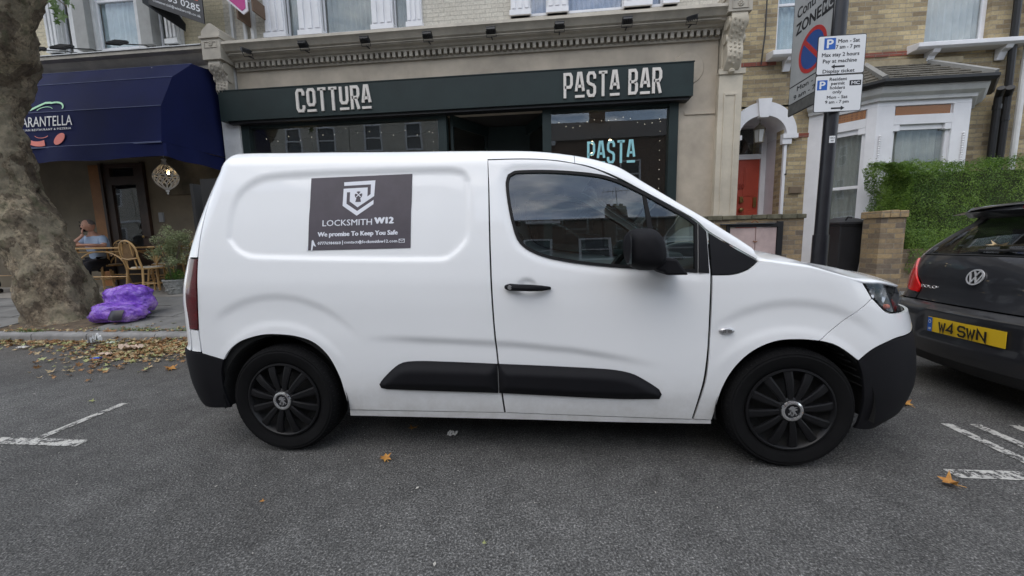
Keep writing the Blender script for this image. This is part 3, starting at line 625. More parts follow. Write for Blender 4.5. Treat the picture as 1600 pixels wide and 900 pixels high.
mb = MB(); mb.box(-13.95, -6.26, 9.3, 9.4, .3, 3.74); mb.box(-13.95, -13.85, 5.82, 9.3, .3, 3.74); mb.box(-6.36, -6.26, 5.82, 9.3, .3, 3.74); mb.box(-13.85, -6.36, 5.82, 9.3, 3.64, 3.74); mb.box(-13.85, -6.36, 5.82, 9.3, .3, .4); mb.build('restaurant_interior', M_dark, T)
mb = MB(); 
for (a, z, s) in ((-8.0, 2.75, .13), (-6.85, 2.45, .16), (-7.0, 2.15, .13), (-6.7, 2.2, .14)):
    for k in range(7): mb.lathe([(0, -.03), (s*.30, -.02), (s*.32, 0)], (a+s*.5*math.cos(k*2*PI/7), 5.60, z+s*.5*math.sin(k*2*PI/7)), 'y', 8)
mb.build('wall_ornament', mat('dark_iron_ornament', (.03, .026, .02), .6), T)
mb = MB(); mb.box(-6.75, -6.5, 5.59, 5.62, 2.35, 2.62); mb.box(-8.08, -7.98, 5.59, 5.62, 1.75, 1.95); mb.build('notice', mat('framed_notice', (.25, .26, .27), .5), T)
mb = MB(); mb.box(-7.8, -6.4, 5.56, 5.62, 2.30, 3.0); mb.build('window_board', mat('faded_board', (.10, .085, .06), .8, var=.5, vscale=3), T)
# awning
M_navy = mat('navy_canvas', (.006, .010, .054), .8, spec=.2, var=.18, vscale=1.5, bump=.25, bscale=3, bdist=.02)
prof = [(5.62, 4.62), (4.94, 4.53), (4.51, 4.14), (4.24, 3.58), (4.165, 2.98)]
mb = MB(); XA0, XA1 = -13.6, -6.30
def arc_pts(prof, n=1): return prof
for i in range(len(prof)-1):
    (y0, z0), (y1, z1) = prof[i], prof[i+1]; nx = 60; vs = []
    for k in range(nx+1):
        x = XA0+(XA1-XA0)*k/nx; sag = .012*math.sin(k*.9); vs += [(x, y0, z0), (x, (y0+y1)/2+.01+sag*.3, (z0+z1)/2), (x, y1, z1)]
    mb.add(vs, [f for k in range(nx) for f in ((3*k, 3*k+3, 3*k+4, 3*k+1), (3*k+1, 3*k+4, 3*k+5, 3*k+2))])
for xx in (XA0, XA1):
    mb.add([(xx, y, z) for y, z in prof]+[(xx, 5.62, 2.98)], [(0, 1, 2, 3, 4, 5)])
aw = mb.build('awning', M_navy, T, smooth=True, angle=10, fixn=False)
mb = MB(); vs = []; nx = 80       # valance, rippled
path = [(XA0+(XA1-XA0)*k/nx, 4.163) for k in range(nx+1)]+[(XA1, 4.163+(5.62-4.163)*k/24) for k in range(1, 25)]
for k, (x, y) in enumerate(path):
    w = .012*math.sin(k*.5)+.02*math.sin(k*.17); vs += [(x+(w if k > nx else 0), y+(w if k <= nx else 0)-.004, 2.975), (x+(w*1.6 if k > nx else .0), y+(w*1.6 if k <= nx else 0)-.02, 2.72+.01*math.sin(k*.35)+(.03*math.exp(-((k-nx)/6)**2)))]
mb.add(vs, [(2*k, 2*k+2, 2*k+3, 2*k+1) for k in range(len(path)-1)]); mb.build('valance', M_navy, aw, smooth=True, fixn=False)
mb = MB()
for (y, z) in prof[1:]: mb.tube([(XA0, y-.002, z+.004), (XA1, y-.002, z+.004)], .006, 5)
mb.tube([(XA0, 4.160, 2.97), (XA1, 4.160, 2.97)], .007, 5); mb.build('piping', mat('pale_navy_piping', (.10, .12, .22), .7), aw)
def facet(i):
    (y0, z0), (y1, z1) = prof[i+1], prof[i]; d = Vector((0, y1-y0, z1-z0)); Ln = d.length; d /= Ln; n = Vector((0, -d.z, d.y))
    return lambda u, v, e: tuple(Vector((u, y0, z0))+d*v+n*(e+.012))
M_lw = mat('white_canvas_print', (.72, .72, .72), .6, var=0); M_lg = mat('green_canvas_print', (.36, .66, .42), .6, var=.1); M_lr = mat('coral_canvas_print', (.72, .20, .16), .6, var=.1)
f3 = facet(3); f2 = facet(2)
# awning lettering
mb = MB(); v0, u0, u1 = .36, -9.07, -7.97
put_text(mb, 'TARANTELLA', u0, u1, v0, .17, f3, 0.0, .002, 2); 
fn3 = f3
mb.build('awning_letters', M_lw, aw)
mb = MB(); put_text(mb, 'ITALIAN RESTAURANT & PIZZERIA', -9.03, -7.99, .288, .034, f3, .008, .002, 1, 1.15); mb.build('awning_letters', M_lw, aw)
def arc2(cx0, cz0, rx, rz, a0, a1, n=14): return [(cx0+rx*math.cos(a0+(a1-a0)*k/n), cz0+rz*math.sin(a0+(a1-a0)*k/n)) for k in range(n+1)]
def taper(mb, pl, w0, w1, fn, depth):
    n = len(pl); L_, R_ = [], []
    for i in range(n):
        a = np.array(pl[max(0, i-1)]); b_ = np.array(pl[min(n-1, i+1)]); d = (b_-a)/np.linalg.norm(b_-a); nn = np.array([-d[1], d[0]]); w = w0+(w1-w0)*i/(n-1)
        L_.append(np.array(pl[i])+nn*w/2); R_.append(np.array(pl[i])-nn*w/2)
    for i in range(n-1): fillpoly(mb, [L_[i], R_[i], R_[i+1], L_[i+1]], fn, depth)
mb = MB(); taper(mb, [(-8.82, .06), (-8.68, .145), (-8.58, .20), (-8.48, .20)]+arc2(-8.38, .06, .20, .14, PI*.62, -.1, 8), .05, .02, f2, .002)
taper(mb, arc2(-8.52, .02, .16, .09, PI*.92, PI*.15, 8), .02, .006, f2, .002); mb.build('awning_emblem', M_lg, aw)
mb = MB(); taper(mb, arc2(-8.62, .26, .30, .20, PI*1.02, PI*1.62, 12), .05, .10, f3, .002); fillpoly(mb, [(-8.22+.075*math.cos(a)*1.25+.05*math.sin(a), .13+.10*math.sin(a)) for a in [k*PI/10 for k in range(20)]], f3, .0025); taper(mb, arc2(-8.57, .22, .14, .06, PI*1.1, PI*1.85, 8), .006, .014, f3, .002)
mb.build('awning_emblem', M_lr, aw)
# sign lights on arms over the awning
for i, (xa, xb) in enumerate(((-7.30, -7.24), (-8.42, -8.32), (-8.95, -8.88), (-12.2, -12.1))):
    mb = MB(); mb.tube([(xa, 5.3, 4.96), (xa, 5.06, 4.97), (xb, 4.62, 4.78)], .010, 6); mb.box(xa-.05, xa+.05, 5.16, 5.26, 4.95, 5.0)
    ar = mb.build('sign_light', M_lampb, T); m2 = MB(); m2.box(-.10, .10, -.15, .15, -.012, .02); 
    for k in range(6): m2.box(-.095, .095, -.13+.05*k, -.12+.05*k, .02, .034)
    m2.xf(Matrix.Translation((xb, 4.50, 4.74)) @ Matrix.Rotation(.35, 4, 'Z') @ Matrix.Rotation(math.radians(32), 4, 'X')); m2.build('lamp_head', M_lampb, ar, bevel=.006)

# ================================================================ brick house on the right
H = thing('brick_house', 'yellow stock brick terraced house with white bay window and red front door', 'house', (5.9, 6, .4))
HX0, HX1, HY = 3.53, 14.0, 6.0
mb = MB(); wall(mb, 'y', HY, HY+.22, HX0, HX1, .3, 9.5, [(3.75, 4.55, .3, 3.44), (4.32, 5.15, 4.50, 6.6), (6.80, 7.82, 4.46, 6.8), (10.2, 11.2, 4.46, 6.8), (5.1, 7.5, .9, 3.1)])
mb.build('brick_wall', M_stock, H, fixn=False)
mb = MB()      # spandrel around the arch (fills the top of the opening down to the curve)
mb2 = MB(); mb2.box(HX0, HX1, 6.2, 11, 9.3, 9.5); mb2.box(HX1-.1, HX1, 6.22, 11, .3, 9.3); mb2.box(HX0, HX1, 10.9, 11, .3, 9.3); mb2.build('rear_wall', M_stock, H)
acx, acz = 4.15, 3.05; ro, ri = .60, .42
arch = MB(); n = 28; vs = []
for k in range(n+1):
    a = PI*k/n; vs += [(acx+ro*math.cos(a), 5.93, acz+ro*math.sin(a)), (acx+(ri)*math.cos(a), 5.93, acz+ri*.86*math.sin(a)), (acx+ro*math.cos(a), 6.02, acz+ro*math.sin(a)), (acx+ri*math.cos(a), 6.62, acz+ri*.86*math.sin(a))]
fs = []
for k in range(n): i = 4*k; j = i+4; fs += [(i, j, j+1, i+1), (i, i+2, j+2, j), (i+1, j+1, j+3, i+3)]
fs += [(0, 1, 3, 2), (4*n, 4*n+2, 4*n+3, 4*n+1)]; arch.add(vs, fs)
arch.prism([(acx-.085, 3.37), (acx+.07, 3.37), (acx+.115, 3.70), (acx-.125, 3.70)], 'y', 5.895, 5.99)
arch.box(3.50, 3.77, 5.90, 6.0, 2.98, 3.06); arch.box(4.50, 4.76, 5.90, 6.0, 2.98, 3.06)
arch.box(4.55, 4.60, 5.95, 6.0, .35, 2.98); arch.box(3.66, 3.74, 5.95, 6.0, .35, 2.98); arch.box(4.50, 4.66, 5.92, 6.0, 2.88, 2.98)
arch.build('arch_surround', M_white, H, smooth=True, angle=40)
fillb = MB(); vs = []; 
for k in range(n+1):
    a = PI*k/n; vs += [(acx+.52*math.cos(a), 5.985, acz+.52*math.sin(a)*1.0), (acx+.62*math.cos(a), 5.985, 3.9)]
po = MB(); po.box(4.56, 4.62, 6.0, 6.62, .35, 3.05); po.box(3.66, 3.72, 6.0, 6.62, .35, 3.05); po.box(3.6, 4.66, 6.60, 6.70, 3.36, 3.55); po.box(3.6, 4.7, 6.0, 6.7, .35, .72); po.box(3.6, 4.7, 6.0, 6.6, 3.56, 3.6)
po.build('porch_lining', mat('lilac_white_paint', (.60, .57, .60), .5, var=.06), H)
fr = MB(); fr.box(4.46, 4.56, 6.56, 6.66, .72, 3.5); fr.box(3.70, 3.76, 6.56, 6.66, .72, 3.5); fr.box(3.76, 4.46, 6.56, 6.66, 2.74, 2.84); frm = fr.build('door_frame', M_white, H, bevel=.006)
MB().box(3.76, 4.46, 6.61, 6.62, 2.84, 3.5).build('fanlight_pane', M_wglass, frm); MB().box(3.5, 4.7, 7.4, 7.45, .7, 3.6).build('hall_partition', M_dark, H)
M_red = mat('brick_red_gloss_door', (.42, .065, .035), .35, var=.1, vscale=3)
d_ = MB(); d_.box(3.76, 4.46, 6.60, 6.65, .72, 2.74); 
for (a, b_, c, d) in ((3.84, 4.08, 2.0, 2.6), (4.16, 4.38, 2.0, 2.6), (3.84, 4.08, 1.1, 1.75), (4.16, 4.38, 1.1, 1.75)):
    d_.box(a, b_, 6.592, 6.601, c, d); d_.box(a+.03, b_-.03, 6.586, 6.593, c+.03, d-.03)
fd = d_.build('front_door', M_red, H, bevel=.003)
M_brass = mat('aged_brass', (.30, .20, .08), .4, 1)
k = MB(); k.lathe([(0, -.07), (.04, -.06), (.045, -.03), (.015, -.01), (.03, 0)], (4.12, 6.592, 1.73), 'y', 16); k.build('door_knob', M_brass, fd, smooth=True)
k = MB(); k.box(4.09, 4.15, 6.57, 6.592, 1.88, 2.0); k.tube([(4.09, 6.56, 1.96), (4.09, 6.55, 1.88), (4.15, 6.55, 1.88), (4.15, 6.56, 1.96)], .008, 6); k.build('knocker', M_brass, fd)
k = MB(); k.box(4.36, 4.42, 6.575, 6.60, 1.78, 1.98); k.build('letter_plate', M_brass, fd)
k = MB(); put_text(k, '50', 4.06, 4.17, 2.16, .10, lambda u, v, d: (u, 6.584-d, v), .01, .004); k.build('house_number', mat('darker_red', (.30, .04, .02), .4), fd)
MB().lathe([(0, -.02), (.018, -.015), (.018, 0)], (4.60, 5.95, 2.33), 'y', 10).build('doorbell', M_black, H)
# band courses
for x0_, x1_, z_ in ((3.54, 4.34, 4.30), (5.25, 6.55, 4.33), (8.4, 14, 4.33), (4.67, 5.02, 3.0)): MB().box(x0_, x1_, 5.988, 6.01, z_, z_+.075).build('red_band_course', M_redb, H)
# upstairs windows and sills
sash(H, 4.33, 5.14, 4.52, 6.2, 6.08, M_skyblind, fr=.05); sash(H, 6.80, 7.82, 4.48, 6.7, 6.08, M_net, fr=.07); sash(H, 10.2, 11.2, 4.48, 6.7, 6.08, M_net, fr=.07)
def sill(x0, x1, z, zt):
    s_ = MB(); s_.prism([(5.76, zt-.035), (5.76, z+.03), (5.80, z), (6.05, z), (6.05, zt+.02)], 'x', x0, x1); 
    for xb in (x0+.28, x1-.38): s_.prism([(5.80, z), (5.99, z), (5.99, z-.19), (5.95, z-.20), (5.90, z-.08), (5.83, z-.05)], 'x', xb, xb+.12)
    s_.build('window_sill', M_white, H, bevel=.006)
sill(4.16, 5.3, 4.36, 4.5); sill(6.53, 8.32, 4.34, 4.47); sill(10.0, 11.5, 4.34, 4.47)
p_ = MB(); p_.tube([(4.05, 5.93, 4.30), (4.09, 5.93, 4.8), (4.10, 5.93, 9)], .012, 6); p_.build('cable', M_black, H)
# house name plaque
pq = MB(); pq.box(4.70, 4.92, 5.965, 6.0, 1.98, 2.10); plq = pq.build('name_plaque', mat('old_stone_plaque', (.16, .12, .08), .8), H, bevel=.004)
# bay window
bay = [(4.98, 6.0), (5.62, 5.3), (7.03, 5.3), (7.66, 6.0)]
def along(p, q, t, off=0):
    d = Vector((q[0]-p[0], q[1]-p[1])); n = Vector((d.y, -d.x)).normalized(); return (p[0]+d.x*t+n.x*off, p[1]+d.y*t+n.y*off)
def slab(mb, p, q, t0, t1, z0, z1, o0, o1):
    P = [along(p, q, t0, o1), along(p, q, t1, o1), along(p, q, t1, o0), along(p, q, t0, o0)]
    mb.prism(P, 'z', z0, z1)
bw_ = MB(); tiles = MB(); panes = MB(); frames = MB(); orn = MB()
for i in range(3):
    p, q = bay[i], bay[i+1]; Ld = math.hypot(q[0]-p[0], q[1]-p[1]); e0, e1 = (.27/Ld, .26/Ld) if i == 1 else (.30/Ld, .13/Ld) if i == 0 else (.13/Ld, .25/Ld)
    slab(bw_, p, q, 0, 1, 3.28 if 1 else 0, 3.36, -.12, 0); slab(bw_, p, q, 0, e0, 1.0, 3.28, -.12, 0); slab(bw_, p, q, 1-e1, 1, 1.0, 3.28, -.12, 0)
    slab(bw_, p, q, e0, 1-e1, 2.98, 3.13, -.12, 0); slab(bw_, p, q, e0, 1-e1, 1.0, 1.12, -.14, .05)
    slab(bw_, p, q, e0, 1-e1, 3.13, 3.28, -.12, -.03)
    slab(tiles, p, q, e0+.02, 1-e1-.02, 3.135, 3.275, -.03, -.02)
    for ta, tb in ((e0, 1), (1-e1, -1)):      # shouldered head of each light
        w = .10/Ld; a_, c_ = (ta, ta+w) if tb > 0 else (ta-w, ta)
        slab(bw_, p, q, a_, c_, 2.88, 2.98, -.10, -.004)
    slab(frames, p, q, e0, e0+.05/Ld, 1.12, 2.98, -.09, -.04); slab(frames, p, q, 1-e1-.05/Ld, 1-e1, 1.12, 2.98, -.09, -.04)
    slab(frames, p, q, e0+.05/Ld, 1-e1-.05/Ld, 2.90, 2.98, -.09, -.04); slab(frames, p, q, e0+.05/Ld, 1-e1-.05/Ld, 1.98, 2.03, -.095, -.035); slab(frames, p, q, e0+.05/Ld, 1-e1-.05/Ld, 1.12, 1.19, -.09, -.04)
    slab(panes, p, q, e0+.04/Ld, 1-e1-.04/Ld, 1.14, 2.95, -.070, -.064)
    for (t, s) in ((1-e1*.30, 1), (e0*.24, 1)):   # turned colonnette strips
        if i != 1: continue
        x_, y_ = along(p, q, t, .012)
        for k in range(34): orn.lathe([(.010, -.019), (.014, -.012), (.020, 0), (.014, .012), (.010, .019)], (x_, y_, 1.55+k*.038), 'z', 8)
slab(bw_, bay[0], bay[1], 0, 1, .3, 1.0, -.12, .0); slab(bw_, bay[1], bay[2], 0, 1, .3, 1.0, -.12, .0); slab(bw_, bay[2], bay[3], 0, 1, .3, 1.0, -.12, .0)
bwin = bw_.build('bay_window', M_white, H, bevel=.004)
frames.build('sash_frame', M_white, bwin); panes.build('pane', M_wglass, bwin); orn.build('twisted_colonnette', M_white, bwin, smooth=True)
def tile_material():
    m, nt, b = nodes('ochre_flower_tile'); t = nt.nodes.new('ShaderNodeTexCoord').outputs['Object']; b.inputs['Roughness'].default_value = .3
    v = nt.nodes.new('ShaderNodeTexVoronoi'); v.inputs['Scale'].default_value = 22; v.inputs['Randomness'].default_value = .15; nt.links.new(t, v.inputs[0])
    r = _ramp(nt, v.outputs['Distance'], [(.15, (.40, .17, .05)), (.35, (.15, .055, .02)), (.5, (.34, .14, .04))]); nt.links.new(r.outputs[0], b.inputs['Base Color']); return m
tiles.build('tile_panel', tile_material(), bwin)
cu = MB(); vs = []; N = 190    # net curtains following the bay
for k in range(N+1):
    t = k/N*3; i = min(2, int(t)); x_, y_ = along(bay[i], bay[i+1], min(max(t-i, .06 if i == 0 else 0), .94 if i == 2 else 1), -.155+.022*math.sin(k*1.1)+.01*math.sin(k*.37)); vs += [(x_, y_, 1.1), (x_, y_, 3.0)]
cu.add(vs, [(2*k, 2*k+2, 2*k+3, 2*k+1) for k in range(N)]); cu.build('curtain', M_greynet, bwin, smooth=True, fixn=False)
rm = MB(); rm.box(4.9, 7.7, 6.4, 6.45, .9, 3.2); rm.build('room_partition', M_dark, H)
# cornice, gutter and slate roof of the bay
def ring(mb, offs, close=True):
    """prism swept round the bay; offs = [(out, z)...]"""
    pts = []
    for (o, z) in offs:
        row = []
        nrm = [Vector((bay[i+1][1]-bay[i][1], -(bay[i+1][0]-bay[i][0]))).normalized() for i in range(3)]
        for i, p in enumerate(bay):
            if i == 0: n = nrm[0]; k = 1
            elif i == 3: n = nrm[2]; k = 1
            else: n = (nrm[i-1]+nrm[i]).normalized(); k = 1/max(.3, n.dot(nrm[i]))
            row.append((p[0]+n.x*o*k, min(p[1]+n.y*o*k, 6.0), z))
        pts.append(row)
    m = len(offs); vs = [v for row in pts for v in row]
    fs = [(4*j+i, 4*j+i+1, 4*((j+1) % m)+i+1, 4*((j+1) % m)+i) for j in range(m if close else m-1) for i in range(3)]
    mb.add(vs, fs)
cn = MB(); ring(cn, [(0, 3.36), (.05, 3.36), (.06, 3.41), (.13, 3.45), (.17, 3.52), (.17, 3.545), (-.05, 3.545), (-.05, 3.36)]); cn.build('bay_cornice', M_whited, H)
gt = MB(); ring(gt, [(.14, 3.548), (.23, 3.548), (.26, 3.59), (.26, 3.635), (.235, 3.635), (.22, 3.57), (.14, 3.57)]); gt.build('gutter', M_black, H)
M_slate = mat('mossy_slate', (.115, .105, .085), .85, var=.5, vscale=9, bump=.5, bscale=30)
rf = MB(); top = [(5.35, 6.0, 4.16), (5.85, 6.0, 4.18), (6.85, 6.0, 4.18), (7.35, 6.0, 4.16)]
nrm = [(-.74, -.67), (0, -1), (.74, -.67)]
eav = [(4.86, 5.95, 3.62), (5.53, 5.08, 3.62), (7.12, 5.08, 3.62), (7.82, 5.95, 3.62)]
for i in range(3):
    R_ = 7
    for r in range(R_):
        a0, a1 = r/R_, (r+1.12)/R_; a1 = min(a1, 1)
        def lp(j, a): return Vector(eav[j]).lerp(Vector(top[j]), a)
        up = Vector((0, 0, .016)); p0, p1, p2, p3 = lp(i, a0)+up*1.4, lp(i+1, a0)+up*1.4, lp(i+1, a1), lp(i, a1)
        k = 8 if i == 1 else 5
        for c in range(k):
            t0, t1 = (c+.015+(.5/k*0))/k, (c+.985)/k; j = Vector((0, 0, random.uniform(-.003, .004)))
            q = [p0.lerp(p1, t0)+j, p0.lerp(p1, t1)+j, p3.lerp(p2, t1), p3.lerp(p2, t0)]
            rf.add([*q, *[v-Vector((0, 0, .012)) for v in q]], [(0, 1, 2, 3), (0, 4, 5, 1), (4, 7, 6, 5), (1, 5, 6, 2), (3, 7, 4, 0)])
bayroof = rf.build('bay_roof', M_slate, H, fixn=False)
for k_ in (1, 2): MB().tube([Vector(eav[k_])+Vector((0, 0, .03)), Vector(top[k_])+Vector((0, 0, .03))], .05, 5).build('hip_flashing', mat('grey_lead', (.26, .26, .25), .6), bayroof)
fl_ = MB(); fl_.box(5.3, 7.4, 5.93, 6.0, 4.14, 4.24); fl_.build('mortar_fillet', mat('sandy_mortar', (.32, .27, .18), .9, var=.25), bayroof)
dp = MB()
for x_, r in ((7.98, .05), (8.12, .055), ): dp.tube([(x_, 5.88, .4), (x_, 5.88, 3.5), (x_-.1, 5.75, 3.62)], r, 10)
for z in (1.2, 2.2, 3.1): dp.tube([(8.12, 5.88, z), (8.12, 5.88, z+.09)], .066, 10); dp.tube([(7.98, 5.88, z+.2), (7.98, 5.88, z+.28)], .06, 10)
dp.tube([(8.12, 5.88, 3.5), (8.05, 5.90, 9)], .05, 8); dp.build('downpipe', M_black, H, smooth=True)
dp = MB(); dp.tube([(8.35, 5.9, .4), (8.35, 5.9, 9)], .045, 10); dp.build('downpipe', M_whited, H, label='white plastic downpipe', smooth=True)
# ground in the garden
# ================================================================ porch lantern
def lantern6(name, label, x, y, z, ztop):
    t = thing(name, label, 'lantern', (x, y, z)); m = MB(); 
    for k in range(6):
        a = k*PI/3; a2 = a+PI/3; p = [(x+.075*math.cos(a), y+.075*math.sin(a), z), (x+.10*math.cos(a), y+.10*math.sin(a), z+.24)]; m.tube(p, .006, 5)
        m.tube([(x+.10*math.cos(a), y+.10*math.sin(a), z+.24), (x+.10*math.cos(a2), y+.10*math.sin(a2), z+.24)], .007, 5); m.tube([(x+.075*math.cos(a), y+.075*math.sin(a), z), (x+.075*math.cos(a2), y+.075*math.sin(a2), z)], .007, 5)
    m.lathe([(.12, .24), (.07, .30), (.03, .33), (.012, .37), (0, .38)], (x, y, z), 'z', 6); m.tube([(x, y, z+.37), (x, y, ztop)], .006, 5); m.build('frame', mat('brassy_lantern_frame', (.28, .25, .19), .5, .6), t)
    g = MB(); g.lathe([(.068, .01), (.093, .235)], (x, y, z), 'z', 6); g.build('glass', mat('frosted_lantern_glass', (.55, .56, .55), .3, var=.05), t)
lantern6('porch_lantern', 'six sided glass lantern hanging in the white arched porch', 4.22, 6.2, 2.98, 3.42)

# ================================================================ front garden walls
gw = thing('garden_wall', 'low sooty brick wall in front of the red door with pink meter cupboard', 'wall', (3.4, 4.7, .3))
w_ = MB(); wall(w_, 'y', 4.6, 4.82, 2.5, 4.17, .25, 1.46, [(3.02, 3.80, .5, 1.40)]); w_.build('brickwork', M_oldb, gw, fixn=False)
w_ = MB(); 
x = 2.48
while x < 4.1: l = .225; w_.box(x, min(x+l-.01, 4.19), 4.57, 4.85, 1.462+random.uniform(-.004, .004), 1.53+random.uniform(-.006, .006)); x += l
w_.build('coping', mat('mossy_coping', (.13, .12, .08), .95, var=.5, vscale=7, bump=.7, bscale=25), gw, bevel=.008)
M_pinkp = mat('faded_pink_boards', (.47, .36, .34), .7, var=.16, vscale=5)
for x0, x1 in ((3.05, 3.44), (3.45, 3.76)): w_ = MB(); w_.box(x0, x1, 4.575, 4.60, .5, 1.33); w_.build('cupboard_door', M_pinkp, gw, bevel=.004)
w_ = MB(); w_.box(3.0, 3.05, 4.56, 4.62, .45, 1.40); w_.box(3.765, 3.85, 4.56, 4.62, .45, 1.42); w_.box(3.05, 3.765, 4.555, 4.62, 1.335, 1.40); w_.build('cupboard_frame', M_black, gw, bevel=.005)
w_ = MB(); w_.box(2.9, 3.7, 4.52, 4.60, 1.385, 1.40); w_.build('slipped_slate', mat('dark_slate', (.06, .065, .07), .7, var=.3), gw)
w_ = MB(); w_.tube([(3.41, 4.57, 1.12), (3.43, 4.555, 1.10), (3.47, 4.57, 1.11)], .008, 6); w_.tube([(3.35, 4.53, 1.41), (3.4, 4.53, 1.44), (3.45, 4.53, 1.41)], .01, 6); w_.build('latch', mat('rusty_steel', (.25, .12, .06), .8, .5), gw)
pr = thing('brick_pier', 'yellow brick gate pier between wheelie bin and hedge', 'pier', (5.08, 4.4, .3))
w_ = MB(); w_.box(5.02, 5.36, 4.25, 4.58, .25, 1.42); w_.build('shaft', M_oldb, pr); w_ = MB()
for k in range(3): w_.box(5.0+k*.125, 5.0+k*.125+.119, 4.22, 4.61, 1.423, 1.53+random.uniform(-.005, .005))
w_.build('capping', M_oldb, pr, bevel=.01)
hw = MB(); hw.box(5.37, 14, 4.35, 4.57, .25, .95); tag(whole(hw.build('boundary_wall', M_oldb), (9, 4.45, .3)), 'low brick wall under the clipped green hedge', 'wall')
# ================================================================ wheelie bin
bn = thing('wheelie_bin', 'black wheelie bin with domed lid beside the brick pier', 'bin', (4.96, 4.95, .38))
M_binp = mat('black_bin_plastic', (.025, .025, .028), .5, var=.15, bump=.1, bscale=80)
w_ = MB(); z0, z1 = .42, 1.36; a0, a1 = .17, .245
w_.add([(4.96-a0, 4.80, z0), (4.96+a0, 4.80, z0), (4.96+a0, 5.2, z0), (4.96-a0, 5.2, z0), (4.96-a1, 4.66, z1), (4.96+a1, 4.66, z1), (4.96+a1, 5.28, z1), (4.96-a1, 5.28, z1)], [(0, 3, 2, 1), (4, 5, 6, 7), (0, 1, 5, 4), (1, 2, 6, 5), (2, 3, 7, 6), (3, 0, 4, 7)])
w_.box(4.70, 5.22, 4.64, 5.30, 1.32, 1.365); w_.build('tub', M_binp, bn, bevel=.02)
w_ = MB(); vs = []; 
for j in range(7):
    for i in range(9):
        u, v = i/8*2-1, j/6*2-1; vs.append((4.96+u*.285, 4.96+v*.345, 1.37+.085*(1-abs(u)**4)*(1-abs(v)**3)+(.02 if v > .3 else 0)))
w_.add(vs, [(j*9+i, j*9+i+1, (j+1)*9+i+1, (j+1)*9+i) for j in range(6) for i in range(8)])
w_.add([(x_, y_, 1.355) for x_, y_ in ((4.675, 4.615), (5.245, 4.615), (5.245, 5.305), (4.675, 5.305))]+[(x_, y_, 1.385) for x_, y_ in ((4.675, 4.615), (5.245, 4.615), (5.245, 5.305), (4.675, 5.305))], [(0, 1, 5, 4), (1, 2, 6, 5), (2, 3, 7, 6), (3, 0, 4, 7)])
w_.tube([(4.80, 4.66, 1.42), (4.80, 4.60, 1.46), (4.88, 4.62, 1.455)], .016, 8); w_.tube([(5.14, 4.66, 1.42), (5.14, 4.60, 1.45), (5.06, 4.62, 1.45)], .016, 8)
w_.build('lid', M_binp, bn, smooth=True, angle=50)
for s in (-1, 1): w_ = MB(); w_.lathe([(0, -.03), (.09, -.03), (.10, -.015), (.10, .015), (.09, .03), (0, .03)], (4.96+s*.22, 5.22, .48), 'x', 20); w_.build('wheel', M_black, bn)
for o_ in [bn]+kids(bn):
    pass
bn.scale = (.86, .62, 1); bn.location = (5.02, 4.92, .38)
# ================================================================ lamp column with signs
sp = thing('sign_post', 'black steel post by the kerb carrying two white parking plates and a zone sign', 'sign post', (3.37, 2.95, .17))
w_ = MB(); w_.tube([(3.365, 2.95, .1), (3.37, 2.95, 1.2)], .082, 20); w_.tube([(3.37, 2.95, 1.2), (3.385, 2.95, 3.0), (3.40, 2.95, 5.6)], .070, 20, True); w_.build('pole', mat('black_post_paint', (.012, .012, .016), .35, var=.25, vscale=9, bump=.15, bscale=30), sp, smooth=True)
M_swhite = mat('sign_white', (.72, .73, .74), .35, var=.03, vscale=4); M_sblack = mat('sign_black', (.012, .012, .014), .4, var=0); M_sblue = mat('sign_blue', (.012, .10, .42), .35, var=.05); M_sred = mat('sign_red', (.42, .03, .03), .35, var=.08); M_sgrey = mat('grey_reflective_sheeting', (.34, .35, .35), .4, var=.10, vscale=5)
M_mid = mat('sign_dark_blue', (.02, .07, .26), .4, var=.1)
def rrect(u0, u1, v0, v1, r=.02, n=4):
    pts = []
    for (cx_, cz_, a) in ((u1-r, v0+r, -PI/2), (u1-r, v1-r, 0), (u0+r, v1-r, PI/2), (u0+r, v0+r, PI)):
        for k in range(n+1): pts.append((cx_+r*math.cos(a+PI/2*k/n), cz_+r*math.sin(a+PI/2*k/n)))
    return pts
def plate(name, u0, u1, v0, v1, fn, parent):
    w_ = MB(); fillpoly(w_, rrect(u0, u1, v0, v1), fn, .004, -.004); p_ = w_.build(name, M_sblack, parent)
    w_ = MB(); fillpoly(w_, rrect(u0+.007, u1-.007, v0+.007, v1-.007, .016), fn, .0012, 0.0002); w_.build('face', M_swhite, p_); return p_
fp = lambda u, v, d: (u, 2.86-d, v)
U0, U1 = 3.128, 3.622
p1_ = plate('parking_plate', U0, U1, 2.960, 3.365, fp, sp); p2_ = plate('parking_plate', U0, U1, 2.563, 2.956, fp, sp)
def X(t): return U0+(U1-U0)*t
bk = MB(); ft = lambda u, v, d: fp(u, v, d+.0016)
def line(mb, s, t0, t1, z, cap, bold=.014): put_text(mb, s, X(t0), X(t1), z, cap, ft, bold, .0008, 2)
line(bk, 'Mon - Sat', .42, .86, 3.285, .038); line(bk, '7 am - 7 pm', .38, .87, 3.225, .038); line(bk, 'Max stay 2 hours', .10, .87, 3.148, .038); line(bk, 'Pay at machine', .13, .83, 3.083, .038); line(bk, 'Display ticket', .14, .80, 2.978, .036)
def arrow(mb, xc, z, s, fn):
    pts = [(-.09, 0), (-.045, .028), (-.045, .0105), (.075, .0105), (.075, -.0105), (-.045, -.0105), (-.045, -.028)]
    fillpoly(mb, [(xc+p[0]*s*.85, z+p[1]*.85) for p in pts], fn, .0008)
arrow(bk, X(.46), 3.042, 1, ft); bk.build('plate_lettering', M_sblack, p1_)
